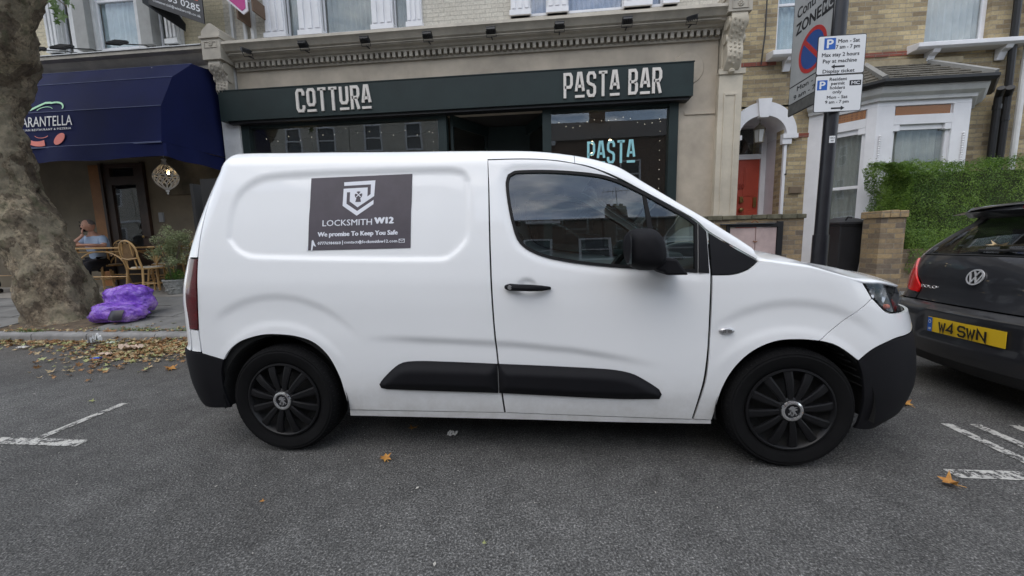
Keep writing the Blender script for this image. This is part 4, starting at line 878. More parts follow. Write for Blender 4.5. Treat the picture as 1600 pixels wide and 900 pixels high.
bk = MB(); line(bk, 'Resident', .30, .66, 2.895, .032); line(bk, 'permit', .34, .62, 2.85, .032); line(bk, 'holders', .32, .63, 2.805, .032); line(bk, 'only', .38, .57, 2.76, .032); line(bk, 'Mon - Sat', .27, .70, 2.705, .032); line(bk, '9 am - 7 pm', .24, .73, 2.655, .032)
arrow(bk, X(.50), 2.602, -1, ft); fillpoly(bk, [(X(.72), 2.835), (X(.96), 2.835), (X(.96), 2.89), (X(.72), 2.89)], ft, .0008); bk.build('plate_lettering', M_sblack, p2_)
wt = MB(); put_text(wt, 'MC', X(.76), X(.93), 2.846, .032, lambda u, v, d: fp(u, v, d+.0026), .015, .0006); wt.build('plate_symbol', M_swhite, p2_)
for (p_, t0, z0_, s) in ((p1_, .13, 3.222, .118), (p2_, .045, 2.80, .105)):
    w_ = MB(); fillpoly(w_, [(X(t0), z0_), (X(t0)+s, z0_), (X(t0)+s, z0_+s), (X(t0), z0_+s)], ft, .0008); w_.build('blue_panel', M_sblue, p_)
    w_ = MB(); put_text(w_, 'P', X(t0)+s*.26, X(t0)+s*.78, z0_+s*.14, s*.72, lambda u, v, d: fp(u, v, d+.0026), .02, .0006); w_.build('plate_symbol', M_swhite, p_)
w_ = MB(); 
for z in (2.7, 2.82, 3.1, 3.25): w_.tube([(3.31, 2.90, z), (3.37, 2.872, z), (3.45, 2.90, z)], .008, 6)
w_.box(3.25, 3.50, 2.864, 2.882, 3.17, 3.20); w_.box(3.25, 3.50, 2.864, 2.882, 2.74, 2.77); w_.build('clamp', mat('galvanised_steel', (.35, .36, .36), .45, .8), sp)
w_ = MB(); w_.box(3.335, 3.395, 2.8785, 2.884, 2.235, 2.31); stk = w_.build('sticker', M_swhite, sp)
w_ = MB(); put_text(w_, 'HWC4', 3.343, 3.387, 2.28, .016, lambda u, v, d: (u, 2.8775-d, v), 0, .0008, 1); put_text(w_, '400', 3.35, 3.38, 2.25, .016, lambda u, v, d: (u, 2.8775-d, v), 0, .0008, 1); w_.build('sticker_lettering', M_sblack, stk)
# zone sign, square to the road; u runs towards the kerb
fz = lambda u, v, d: (3.322-d, 6.55-u, v)
ZU = lambda y: 6.55-y
w_ = MB(); fillpoly(w_, rrect(ZU(3.69), ZU(2.925), 2.745, 4.9, .03), fz, .004, -.004); zs_ = w_.build('zone_sign', M_sblack, sp)
w_ = MB(); fillpoly(w_, [(ZU(3.682), 3.115), (ZU(2.933), 3.115), (ZU(2.933), 4.85), (ZU(3.682), 4.85)], fz, .001, .0002); fillpoly(w_, [(ZU(3.682), 2.90), (ZU(2.933), 2.90), (ZU(2.933), 3.10), (ZU(3.682), 3.10)], fz, .001, .0002); w_.build('grey_face', M_sgrey, zs_)
w_ = MB(); fillpoly(w_, [(ZU(3.682), 2.76), (ZU(2.933), 2.76), (ZU(2.933), 2.888), (ZU(3.682), 2.888)], fz, .001, .0002); w_.build('lower_strip', mat('dirty_dark_strip', (.09, .09, .085), .6, var=.4, vscale=8), zs_)
fz2 = lambda u, v, d: fz(u, v, d+.0016)
w_ = MB(); put_text(w_, 'Controlled', ZU(3.61), ZU(2.94), 3.915, .115, fz2, .012, .001, 3); put_text(w_, 'ZONE', ZU(3.615), ZU(3.16), 3.72, .125, fz2, .022, .001, 3)
put_text(w_, 'Mon - Sat', ZU(3.52), ZU(3.02), 3.02, .055, fz2, .012, .001, 3); put_text(w_, '9 am - 7 pm', ZU(3.58), ZU(2.98), 2.93, .052, fz2, .012, .001, 3)
fillpoly(w_, [(ZU(3.14), 3.70), (ZU(2.94), 3.70), (ZU(2.94), 3.865), (ZU(3.14), 3.865)], fz2, .001); w_.build('zone_lettering', M_sblack, zs_)
w_ = MB(); put_text(w_, 'MC', ZU(3.115), ZU(2.965), 3.735, .095, lambda u, v, d: fz(u, v, d+.003), .02, .0008); w_.build('zone_symbol', M_sgrey, zs_)
def disc(mb, u, v, r0, r1, fn, d, n=40):
    vs = []
    for k in range(n):
        a = 2*PI*k/n; vs += [fn(u+r0*math.cos(a), v+r0*math.sin(a), d), fn(u+r1*math.cos(a), v+r1*math.sin(a), d), fn(u+r1*math.cos(a), v+r1*math.sin(a), 0)]
    mb.add(vs, [f for k in range(n) for j in [(k+1) % n] for f in ((3*k, 3*j, 3*j+1, 3*k+1), (3*k+1, 3*j+1, 3*j+2, 3*k+2))])
w_ = MB(); disc(w_, ZU(3.275), 3.405, .001, .215, fz2, .001); w_.build('blue_disc', M_mid, zs_, fixn=False)
w_ = MB(); disc(w_, ZU(3.275), 3.405, .205, .25, fz2, .0025); c45 = .7071
stroke(w_, [(ZU(3.275)-.215*c45, 3.405+.215*c45), (ZU(3.275)+.215*c45, 3.405-.215*c45)], .05, fz2, .002); w_.build('red_ring', M_sred, zs_, fixn=False)
# ================================================================ agents' boards above the awning
ab = thing('agent_board', 'black letting board with white phone number above the navy awning', 'sign', (-6.9, 5.6, 5.3))
fa = lambda u, v, d: (-7.29+u*.94, 5.15+u*.04-d, 5.74-u*.35+v)
w_ = MB(); fillpoly(w_, [(0, 0), (1.17, 0), (1.17, .95), (0, .95)], fa, .02, -.02); w_.build('board', M_sblack, ab)
w_ = MB(); put_text(w_, '7355 0285', .28, 1.11, .185, .115, lambda u, v, d: fa(u, v, d+.001), .008, .001, 2); put_text(w_, 'commercial@winkworth.co.uk', .16, 1.11, .085, .048, lambda u, v, d: fa(u, v, d+.001), .004, .001, 1); w_.build('board_lettering', M_swhite, ab)
w_ = MB(); put_text(w_, 'RENTAL', .35, 1.08, .37, .13, lambda u, v, d: fa(u, v, d+.001), .02, .001, 2); w_.build('board_heading', mat('orange_red_print', (.60, .09, .05), .5, var=0), ab)
w_ = MB(); w_.add([(-7.30, 5.10, 5.72), (-6.92, 5.5, 5.42), (-6.9, 5.50, 5.56), (-7.30, 5.10, 6.4), (-7.27, 5.12, 5.70), (-6.89, 5.52, 5.40), (-6.87, 5.52, 5.54), (-7.27, 5.12, 6.4)], [(0, 1, 2, 3), (4, 7, 6, 5), (0, 4, 5, 1), (1, 5, 6, 2), (2, 6, 7, 3)]); w_.tube([(-6.9, 5.15, 6.3), (-6.9, 5.7, 6.3)], .025, 6); w_.build('backing_board', M_black, ab)
pk = thing('agent_board', 'small magenta letting board hanging on the cream brick wall', 'sign', (-5.6, 5.66, 5.6))
w_ = MB(); w_.add([(x_, y_, z_) for y_ in (5.30, 5.32) for x_, z_ in ((-6.0, 5.95), (-5.48, 5.50), (-5.38, 5.56), (-5.38, 6.5), (-6.0, 6.5))], [(0, 1, 2, 3, 4), (9, 8, 7, 6, 5), (0, 5, 6, 1), (1, 6, 7, 2), (2, 7, 8, 3), (3, 8, 9, 4), (4, 9, 5, 0)]); w_.build('board', mat('white_board_edge', (.7, .66, .7), .5), pk)
w_ = MB(); w_.add([(x_, y_, z_) for y_ in (5.292, 5.299) for x_, z_ in ((-5.97, 5.97), (-5.50, 5.56), (-5.42, 5.60), (-5.42, 6.45), (-5.97, 6.45))], [(0, 1, 2, 3, 4), (9, 8, 7, 6, 5), (0, 5, 6, 1), (1, 6, 7, 2), (2, 7, 8, 3), (3, 8, 9, 4), (4, 9, 5, 0)]); w_.build('printed_face', mat('magenta_print', (.45, .02, .20), .5, var=.05), pk)
w_ = MB(); w_.box(-5.63, -5.60, 5.32, 5.72, 5.45, 5.9); w_.box(-5.30, -5.27, 5.30, 5.72, 5.55, 5.8); w_.build('bracket', mat('rusty_bracket', (.14, .09, .06), .8), pk)
# ================================================================ panels cut from a body surface
def spline(poly, step=.025, corner=38):
    """Catmull-Rom through the points, sharp where the outline turns hard"""
    P = [np.array(p, float) for p in poly]; n = len(P); cor = []
    for i in range(n):
        a, b_ = P[i]-P[i-1], P[(i+1) % n]-P[i]; c = np.clip((a@b_)/(np.linalg.norm(a)*np.linalg.norm(b_)+1e-12), -1, 1); cor.append(math.degrees(math.acos(c)) > corner)
    out = []
    for i in range(n):
        p1, p2 = P[i], P[(i+1) % n]; p0 = P[i-1] if not cor[i] else p1-(p2-p1)*.0; p3 = P[(i+2) % n] if not cor[(i+1) % n] else p2
        L_ = np.linalg.norm(p2-p1); k = max(1, int(L_/step)); m1 = (p2-p0)/2 if not cor[i] else (p2-p1); m2 = (p3-p1)/2 if not cor[(i+1) % n] else (p2-p1)
        lim = L_*1.2; m1 = m1*min(1, lim/(np.linalg.norm(m1)+1e-9)); m2 = m2*min(1, lim/(np.linalg.norm(m2)+1e-9))
        for j in range(k):
            t = j/k; t2, t3 = t*t, t*t*t; out.append((2*t3-3*t2+1)*p1+(t3-2*t2+t)*m1+(-2*t3+3*t2)*p2+(t3-t2)*m2)
    return np.array(out)
def shrink(poly, g):
    n = len(poly); out = []; A = 0
    for i in range(n): A += poly[i-1][0]*poly[i][1]-poly[i][0]*poly[i-1][1]
    s = 1 if A > 0 else -1
    for i in range(n):
        a = poly[i]-poly[i-1]; b_ = poly[(i+1) % n]-poly[i]; na = np.array([-a[1], a[0]])/(np.linalg.norm(a)+1e-12); nb = np.array([-b_[1], b_[0]])/(np.linalg.norm(b_)+1e-12); nn = na+nb; nn /= np.linalg.norm(nn)+1e-12
        out.append(poly[i]+s*nn*g/max(.5, nn@na))
    return np.array(out)
def panel(name, mt, parent, surf, outline, holes=(), gap=.0016, step=.022, rim=.014, disp=None, off=0., sides=(1,), grid=None, label=None, YC=VYC, thick=None, label_far=None, raw=False):
    """mesh of the body surface inside an outline in (a, s); turned-in edges; mirrored for the far side"""
    out = shrink(spline(outline, step), gap) if not raw else np.array(outline, float); hs = [shrink(spline(h, step), -gap) for h in holes]
    pts = list(out); edges = [(i, (i+1) % len(out)) for i in range(len(out))]
    for h in hs: n0 = len(pts); pts += list(h); edges += [(n0+i, n0+(i+1) % len(h)) for i in range(len(h))]
    B_ = np.array(pts); lo, hi = B_.min(0), B_.max(0); g = grid or step
    GX, GY = np.meshgrid(np.arange(lo[0]+g/2, hi[0], g), np.arange(lo[1]+g/2, hi[1], g)); gx, gy = GX.ravel(), GY.ravel()
    d = sdpoly(gx, gy, out); keep = d < -g*.45
    for h in hs: keep &= sdpoly(gx, gy, h) > g*.45
    pts += [np.array((x_, y_)) for x_, y_ in zip(gx[keep], gy[keep])]
    r = delaunay_2d_cdt([Vector((float(p[0]), float(p[1]))) for p in pts], edges, [], 0, 1e-6)
    V = np.array([v[:] for v in r[0]]); F = [f for f in r[2] if len(f) == 3]; C_ = np.array([V[list(f)].mean(0) for f in F])
    ok = sdpoly(C_[:, 0], C_[:, 1], out) < 0
    for h in hs: ok &= sdpoly(C_[:, 0], C_[:, 1], h) > 0
    F = [f for f, o in zip(F, ok) if o]
    D = (disp(V[:, 0], V[:, 1]) if disp else 0)+off
    P3 = surf(V[:, 0], V[:, 1], D+np.zeros(len(V))); e = 1e-3
    if rim:
        cnt = {}
        for f in F:
            for i in range(3): k = (f[i], f[(i+1) % 3]); cnt[k] = cnt.get(k, 0)+1
        bd = [k for k in cnt if (k[1], k[0]) not in cnt]
        Pin = surf(V[:, 0], V[:, 1], D+np.zeros(len(V))-rim)
        idx = {}; ex = []
        for a, b_ in bd:
            for v in (a, b_):
                if v not in idx: idx[v] = len(V)+len(ex); ex.append(Pin[v])
        fr_ = [(b_, a, idx[a], idx[b_]) for a, b_ in bd]
        P3 = np.vstack([P3, np.array(ex)]); nb = len(F)
    else: fr_ = []; nb = len(F)
    res = []
    for s in sides:
        Q = P3.copy()
        if s < 0: Q[:, 1] = 2*YC-Q[:, 1]
        off_ = WL[parent.name]; me = bpy.data.meshes.new(name); ff = [tuple(f) for f in F]+[tuple(f) for f in fr_]
        if s < 0: ff = [f[::-1] for f in ff]
        me.from_pydata([tuple(q-np.array(off_)) for q in Q], [], ff); me.materials.append(mt)
        me.shade_smooth(); me.set_sharp_from_angle(angle=math.radians(48))
        o = bpy.data.objects.new(name, me); scene.collection.objects.link(o); o.parent = parent; WL[o.name] = off_.copy()
        if label: o['label'] = label if s > 0 else (label_far or label)
        res.append(o)
    return res[0] if len(res) == 1 else res
# ================================================================ white van
def paintmat(name, col, rough, flake=0, dirt=.0):
    m, nt, b = nodes(name); b.inputs['Roughness'].default_value = rough; b.inputs['Coat Weight'].default_value = .9; b.inputs['Coat Roughness'].default_value = .05
    t = nt.nodes.new('ShaderNodeTexCoord').outputs['Object']; n = _noise(nt, 3, 6, .6, t); r = _ramp(nt, n.outputs[0], [(.3, tuple(c*.985 for c in col)), (.7, col)]); out = r.outputs[0]
    if dirt:      # road film along the sill
        sx = nt.nodes.new('ShaderNodeSeparateXYZ'); nt.links.new(t, sx.inputs[0]); mr = nt.nodes.new('ShaderNodeMapRange'); mr.inputs['From Min'].default_value = .22; mr.inputs['From Max'].default_value = .52; mr.inputs['To Min'].default_value = dirt; mr.inputs['To Max'].default_value = .0
        nt.links.new(sx.outputs[2], mr.inputs[0]); n2 = _noise(nt, 14, 7, .7, t); mu = nt.nodes.new('ShaderNodeMath'); mu.operation = 'MULTIPLY'; nt.links.new(mr.outputs[0], mu.inputs[0]); nt.links.new(n2.outputs[0], mu.inputs[1]); out = _mix(nt, out, (.30, .27, .22), mu.outputs[0])
        n3 = _noise(nt, 1.6, 9, .75, t); r3 = _ramp(nt, n3.outputs[0], [(.62, 0.), (.80, .10)]); out = _mix(nt, out, (.45, .43, .38), r3.outputs[0])
    nt.links.new(out, b.inputs['Base Color']); n4 = _noise(nt, 2.2, 2, .5, t); _bump(nt, b, n4.outputs[0], .02, .02); return m
M_vw = paintmat('white_van_paint', (.84, .855, .87), .42, dirt=.75)
M_vb = mat('textured_black_plastic', (.008, .008, .010), .68, spec=.18, var=.14, vscale=5, bump=.25, bscale=350, bdist=.001)
M_rub = mat('black_rubber_seal', (.007, .007, .008), .55, spec=.25, var=.1); M_gloss = mat('satin_black_panel', (.008, .008, .010), .45, var=.1, spec=.3)
M_vglass = glass('van_glass', (.48, .56, .55), 1.92, 0, .03, .006); M_chr = mat('chrome', (.92, .92, .93), .16, 1, var=0); M_silver = mat('satin_silver', (.50, .50, .51), .3, .8, var=.05)
M_lred = mat('red_lamp_lens', (.085, .003, .006), .12, var=.35, vscale=14, coat=.6); M_under = mat('underbody_black', (.012, .012, .012), .8, var=.3)
van = thing('white_van', 'white panel van with black locksmith sign on its side, parked in the foreground', 'van', (0, .92, 0))
S2 = (1, -1)
P_door = [[-.165, 1.655], [-.156, 1.479], [-.147, 1.14], [-.135, .8], [-.115, .517], [-.09, .266], [.471, .256], [.911, .251], [.934, .387], [.952, .494], [.963, .666], [.964, .865], [.965, 1.032], [.958, 1.121], [.953, 1.243], [.893, 1.299], [.785, 1.368], [.628, 1.462], [.501, 1.536], [.371, 1.596], [.205, 1.636], [.036, 1.652]]
P_winout = [[-.067, 1.527], [-.055, 1.571], [-.020, 1.589], [.171, 1.586], [.387, 1.561], [.501, 1.53], [.628, 1.466], [.754, 1.39], [.862, 1.322], [.908, 1.285], [.905, 1.122], [.904, 1.039], [.748, 1.052], [.429, 1.078], [.233, 1.107], [.1, 1.143], [.007, 1.204], [-.033, 1.306], [-.057, 1.425]]
P_recess = [[-1.672, 1.257], [-1.593, 1.176], [-1.484, 1.142], [-.415, 1.111], [-.337, 1.144], [-.264, 1.223], [-.25, 1.311], [-.257, 1.551], [-.292, 1.608], [-.381, 1.625], [-1.113, 1.633], [-1.381, 1.628], [-1.504, 1.607], [-1.61, 1.534], [-1.66, 1.419]]
_rec = spline(P_recess, .03); _win = spline(P_winout, .03)
def vdisp(a, s):
    a = np.asarray(a, float); s = np.asarray(s, float)
    d = -.0095*(1-sstep(-.036, .002, sdpoly(a, s, _rec)))
    fr = sdpoly(a, s, _win); d += np.where(s > .9, -.005*(1-sstep(.0, .045, fr)), 0)
    # lower crease: the skin steps in under a line that fades towards both wheels
    line_ = np.interp(a, [-1.0, -.714, -.391, -.042, .297, .562, .8], [.718, .715, .702, .685, .652, .609, .56]); f = sstep(-.93, -.5, a)*(1-sstep(.35, .80, a))
    d -= .012*f*(1-sstep(line_-.045, line_+.004, s))*(sstep(.30, .42, s)*.75+.25)
    for (x0, z0, R1, R2) in ((-1.375, .36, .595, .44), (1.36, .34, .565, .43)):
        r = np.hypot((a-x0)*.97, s-z0); up = sstep(.30, .52, s-z0); up2 = sstep(.12, .34, s-z0)
        up = up*sstep(-1.80, -1.66, a) if x0 < 0 else up; d -= .0085*(1-sstep(R1-.050, R1+.006, r))*up; d += .0075*(1-sstep(R2-.045, R2+.004, r))*up2*(sstep(.30, .52, s-z0)*.0+1)*.8
    # recess behind the door handle
    h = np.hypot((a-.045)/1.25, s-.977)*1.; d -= .010*(1-sstep(.026, .046, h))
    return d
PV = lambda *a_, **k: panel(a_[0], a_[1], van, VM, a_[2], sides=k.pop('sides', S2), disp=k.pop('disp', vdisp), grid=k.pop('grid', .0125), **k)
tops = lambda a0, a1, n: [(a, float(vtop(a))) for a in np.linspace(a0, a1, n)]
rearc = [[-1.003, .264], [-1.009, .348], [-1.027, .46], [-1.068, .57], [-1.112, .633], [-1.172, .680], [-1.258, .708], [-1.353, .719], [-1.45, .719], [-1.53, .704], [-1.612, .675], [-1.677, .629], [-1.726, .568]]
P_cargo = [[-.097, .266], [-.5, .264]]+rearc+[[-1.80, .588], [-1.858, .605], [-1.862, .68], [-1.862, .746], [-1.845, .951], [-1.845, 1.155], [-1.845, 1.35], [-1.846, 1.55], [-1.848, 1.68]]+tops(-1.848, .3, 14)
P_cargo += [(.30, 1.619), (.205, 1.640), (.036, 1.6565), (-.165, 1.660), (-.160, 1.479), (-.153, 1.14), (-.141, .8), (-.121, .517)]
# roof-side strip joins at the door top; cut the cargo side there
cargo = PV('side_panel', M_vw, P_cargo)
ap = [(.30, float(vtop(.30)))]+tops(.36, 1.16, 12)+[(1.188, 1.10), (1.072, 1.170), (.962, 1.243), (.897, 1.305), (.789, 1.374), (.632, 1.468), (.505, 1.542), (.375, 1.600), (.30, 1.619)]
PV('windscreen_pillar', M_vw, ap, gap=.0015, step=.02, disp=None)
door = PV('door', M_vw, P_door, holes=[P_winout]); doors = door
fender = PV('front_wing', M_vw, [[.974, 1.025], [1.075, 1.027], [1.149, 1.052], [1.192, 1.089], [1.3, 1.077], [1.446, 1.051], [1.566, 1.015], [1.69, .975], [1.735, .901], [1.604, .798], [1.489, .694], [1.438, .699], [1.372, .701], [1.297, .694], [1.223, .667], [1.158, .623], [1.105, .562], [1.066, .492], [1.037, .407], [1.022, .313], [1.013, .25], [.920, .252], [.946, .387], [.965, .495], [.972, .666], [.974, .864]])
AE = 2.62
PV('bumper_skin', M_vw, [[1.492, .694], [1.607, .798], [1.74, .898], [1.818, .831], [1.882, .817], [2.0, .812], [2.2, .81], [AE, .81], [AE, .74], [2.3, .73], [2.15, .72], [2.06, .705], [1.970, .700], [1.872, .693], [1.754, .654], [1.678, .594], [1.608, .648], [1.552, .679]])
fbk = PV('front_bumper', M_vb, [[1.678, .589], [1.754, .650], [1.872, .689], [1.970, .696], [2.06, .701], [2.15, .716], [2.3, .726], [AE, .736], [AE, .20], [2.3, .19], [2.0, .185], [1.85, .19], [1.741, .212], [1.739, .329], [1.726, .437], [1.706, .521]])
PV('sill', M_vw, [[-1.003, .262], [-.5, .262], [-.09, .264], [.472, .254], [1.012, .248], [1.016, .222], [.473, .219], [-.092, .222], [-1.008, .221]], disp=lambda a, s: -.004+0*a)
rb = PV('rear_bumper', M_vb, [[-1.726, .566], [-1.80, .586], [-1.862, .603], [-2.0, .612], [-2.2, .615], [-2.72, .615], [-2.72, .27], [-2.2, .26], [-1.95, .255], [-1.743, .262], [-1.756, .376], [-1.749, .497]], disp=lambda a, s: .004+0*a)
PV('rear_door', M_vw, [[-1.852, 1.16], [-1.852, 1.35], [-1.853, 1.55], [-1.854, 1.69]]+[(a, float(vtop(a))) for a in (-1.86, -1.95, -2.1, -2.3, -2.72)]+[[-2.72, .618], [-2.1, .618], [-1.955, .614], [-1.945, .742], [-1.945, 1.16]], disp=None, sides=S2)
tl = PV('tail_lamp', M_lred, [[-1.848, 1.153], [-1.848, .951], [-1.865, .75], [-1.86, .746], [-1.94, .746], [-1.938, 1.153]], disp=lambda a, s: .006+.002*np.sin(s*22), grid=.01)
PV('rear_pillar_strip', M_vw, [[-1.868, .742], [-1.866, .612], [-1.94, .614], [-1.94, .742]], disp=None)
# head lamps
P_head = [[1.696, .981], [1.80, .972], [1.92, .952], [2.02, .935], [2.03, .90], [1.98, .87], [1.91, .842], [1.883, .823], [1.823, .836], [1.745, .903]]
PV('headlamp', glass('lamp_glass', (.80, .82, .84), 1.5, 0), P_head, disp=lambda a, s: .004+0*a, rim=.0)
bk_ = PV('headlamp_housing', M_black, P_head, disp=lambda a, s: -.055+.0*a, rim=-.05)
for i, o in enumerate(bk_):
    sg = 1 if i == 0 else -1
    for (a, s, r, m_, nm) in ((1.90, .90, .034, M_silver, 'reflector'), (1.80, .915, .028, M_silver, 'reflector')):
        c = VM(a, s, -.045); y = c[1] if sg > 0 else 2*VYC-c[1]; q = MB(); q.lathe([(r*.3, -.03), (r*.8, -.012), (r, .004), (r*1.12, .01), (r*1.12, .002)], (0, 0, 0), 'x', 18)
        q.xf(Matrix.Translation((c[0], y, c[2])) @ Matrix.Rotation(-sg*math.radians(50), 4, 'Z')); q.build(nm, m_, o, smooth=True)
    c = VM(1.86, .85, -.02); y = c[1] if sg > 0 else 2*VYC-c[1]; q = MB(); q.lathe([(0, -.012), (.013, -.004), (.012, .012), (0, .016)], (c[0], y, c[2]), 'x', 12); q.build('amber_bulb', mat('amber_bulb', (.55, .10, .03), .3, var=0), o, smooth=True)
# bonnet, windscreen, roof (chords between the two sides)
def chord(name, mt, E, dome, bx, nose=0, nv=28, off=0.):
    n = len(E); vs = []
    for i, p in enumerate(E):
        w = (2*VYC-2*p[1])/1.7
        for k in range(nv+1):
            v = k/nv; q = 1-abs(2*v-1)**2.4; vs.append((p[0]+bx[i]*q, p[1]+(2*VYC-2*p[1])*v, p[2]+dome[i]*q+off))
    return vs, [(i*(nv+1)+k, (i+1)*(nv+1)+k, (i+1)*(nv+1)+k+1, i*(nv+1)+k+1) for i in range(n-1) for k in range(nv)]
He = spline([[1.196, 1.097], [1.314, 1.077], [1.446, 1.055], [1.566, 1.019], [1.695, .985], [1.80, .978], [1.92, .959], [2.05, .94], [2.25, .93], [2.5, .925]]+[[2.5, .9]], .04)
He = He[:int(np.argmax(He[:, 0]))]
He = [p for p in He if p[0] < 2.52]; E = [VM(p[0], p[1], .001) for p in He]; E = [e for e in E if e[1] < .9]
n = len(E); dome = [.085*(1-i/n)+.035*(i/n) for i in range(n)]; vs, fs = chord('bonnet', M_vw, E, dome, [.0+.06*i/n for i in range(n)])
q = MB(); q.add(vs, fs); bon = q.build('bonnet', M_vw, van, smooth=True, fixn=False)
sol_ = bon.modifiers.new('solid', 'SOLIDIFY'); sol_.thickness = .012; sol_.offset = -1
q = MB()      # front face below the bonnet: grille and badge
E2 = [VM(a, .93, -.03) for a in np.linspace(2.03, 2.6, 12)]; E3 = [VM(a, .80, -.03) for a in np.linspace(2.03, 2.6, 12)]
for s in (1, -1):
    n0 = []
    for e_ in (E2, E3): n0.append([(p[0], p[1] if s > 0 else 2*VYC-p[1], p[2]) for p in e_])
    q.add(n0[0]+n0[1], [(i, i+1, 13+i, 12+i) for i in range(11)])
gr = q.build('grille', M_vb, van, fixn=False); q = MB()
for z in (.84, .875, .91): q.box(2.16, 2.20, .55, 1.29, z-.006, z+.006)
q.build('grille_bar', M_silver, gr); q = MB(); q.box(2.255, 2.30, .66, 1.18, .50, .61); npf = q.build('number_plate', mat('white_number_plate', (.70, .70, .66), .4, var=.03), van)
A_ = [a for a in np.linspace(.46, 1.185, 24)]; Ea = [VM(a, float(vtop(a))*.0+float(vtop(a)), .0) for a in A_]
vs, fs = chord('windscreen', M_vglass, Ea, [.03]*24, [.10*(i/23)+.02 for i in range(24)]); q = MB(); q.add(vs, fs); ws = q.build('windscreen', M_vglass, van, smooth=True, fixn=False)
A_ = np.linspace(-1.86, .46, 40); Ea = [VM(a, float(vtop(a)), .0) for a in A_]; vs, fs = chord('roof', M_vw, Ea, [.035-.02*sstep(-1.7, -1.95, a) for a in A_], [.02*sstep(.2, .46, a) for a in A_]); q = MB(); q.add(vs, fs); rfv = q.build('roof', M_vw, van, smooth=True, fixn=False)
q = MB(); Er = [VM(a, float(vtop(a)), 0) for a in np.linspace(-1.85, -2.72, 16)]
q.add([tuple(p) for p in Er]+[(p[0], 2*VYC-p[1], p[2]) for p in Er], [(i, i+1, 17+i, 16+i) for i in range(15)]); q.build('roof_edge', M_vw, van, smooth=True, fixn=False)
# side glass
for i, dr_ in enumerate(doors):
    s = S2[i]; win = shrink(spline(P_winout, .02), .0005); inn = shrink(spline(P_winout, .02), .015)
    panel('window_seal', M_rub, dr_, VM, win, holes=[inn[::1]], raw=True, gap=0, sides=(s,), disp=lambda a, s_: .001+0*a, grid=.012, rim=.02)
    panel('window_glass', M_vglass, dr_, VM, inn, raw=True, sides=(s,), disp=lambda a, s_: -.010+0*a, rim=0, grid=.03)
    panel('division_bar', M_rub, dr_, VM, [[.640, 1.462], [.657, 1.452], [.686, 1.272], [.694, 1.058], [.668, 1.060], [.662, 1.272]], sides=(s,), gap=0, disp=lambda a, s_: -.003+0*a, grid=.01)
    panel('handle_rest', M_gloss, dr_, VM, [[.912, 1.283], [.948, 1.243], [.954, 1.121], [.958, 1.036], [.908, 1.040], [.909, 1.122]], sides=(s,), gap=.0, disp=lambda a, s_: .003+0*a)
    q = MB(); hp_ = [VM(x_, .975+dz, dd_) for x_, dz, dd_ in ((-.068, .002, .004), (-.045, .003, .020), (0, .002, .034), (.06, 0, .037), (.12, -.003, .030), (.165, -.006, .008))]
    sy = (lambda p: (p[0], p[1], p[2])) if s > 0 else (lambda p: (p[0], 2*VYC-p[1], p[2]))
    q.tube([sy(p) for p in hp_], [.012, .019, .018, .018, .015, .008], 10); hd = q.build('handle', M_vb, dr_, smooth=True)
    q = MB(); c = sy(VM(-.044, .978, .038)); q.lathe([(0, -.004), (.011, -.003), (.012, .004)], c, 'y', 16); q.build('lock', M_silver, hd)
    # mirror
    q = MB(); cxm, czm = .612, 1.165; rings = []; N_ = 24
    prof_m = [(-.205, .02), (-.202, .45), (-.192, .70), (-.168, .88), (-.128, 1.0), (-.085, .97), (-.07, .88)]
    def mo(k, sc, yy):
        an = 2*PI*k/N_; c_, s__ = math.cos(an), math.sin(an); ex = .66; w_, h_ = .092, .099
        x_ = w_*math.copysign(abs(c_)**ex, c_); z_ = h_*math.copysign(abs(s__)**ex, s__)
        x_ += -.012*(z_/h_) ; x_ *= (1-.10*max(0, z_/h_)); return (cxm+x_*sc+(yy+.15)*-.12, yy, czm+z_*sc+(0))
    vsm = []
    for yy, sc in prof_m: vsm += [sy(mo(k, sc, yy)) for k in range(N_)]
    m_ = len(prof_m); q.add(vsm, [(j*N_+k, j*N_+(k+1) % N_, (j+1)*N_+(k+1) % N_, (j+1)*N_+k) for j in range(m_-1) for k in range(N_)]+[tuple(range(N_)), tuple(range((m_-1)*N_, m_*N_))])
    mir = q.build('mirror', M_vb, dr_, smooth=True, angle=60)
    q = MB(); q.prism([(.66, 1.13), (.745, 1.12), (.765, 1.09), (.80, 1.045), (.70, 1.045), (.685, 1.062), (.655, 1.065)], 'y', -.17 if s > 0 else 2*VYC+.17, .03 if s > 0 else 2*VYC-.03); q.build('mirror_arm', M_vb, mir, bevel=.012)
    q = MB(); x_ = [.54, .68, .68, .54]; q.add([sy((cxm-.078, y, z)) for y, z in ((-.20, 1.09), (-.09, 1.09), (-.09, 1.24), (-.20, 1.24))], [(0, 1, 2, 3)]); q.build('mirror_glass', M_chr, mir)
PV('quarter_panel', M_gloss, [[.962, 1.236], [1.072, 1.164], [1.185, 1.094], [1.143, 1.056], [1.072, 1.031], [.972, 1.028], [.967, 1.121]], disp=lambda a, s: -.001+0*a, gap=.001)
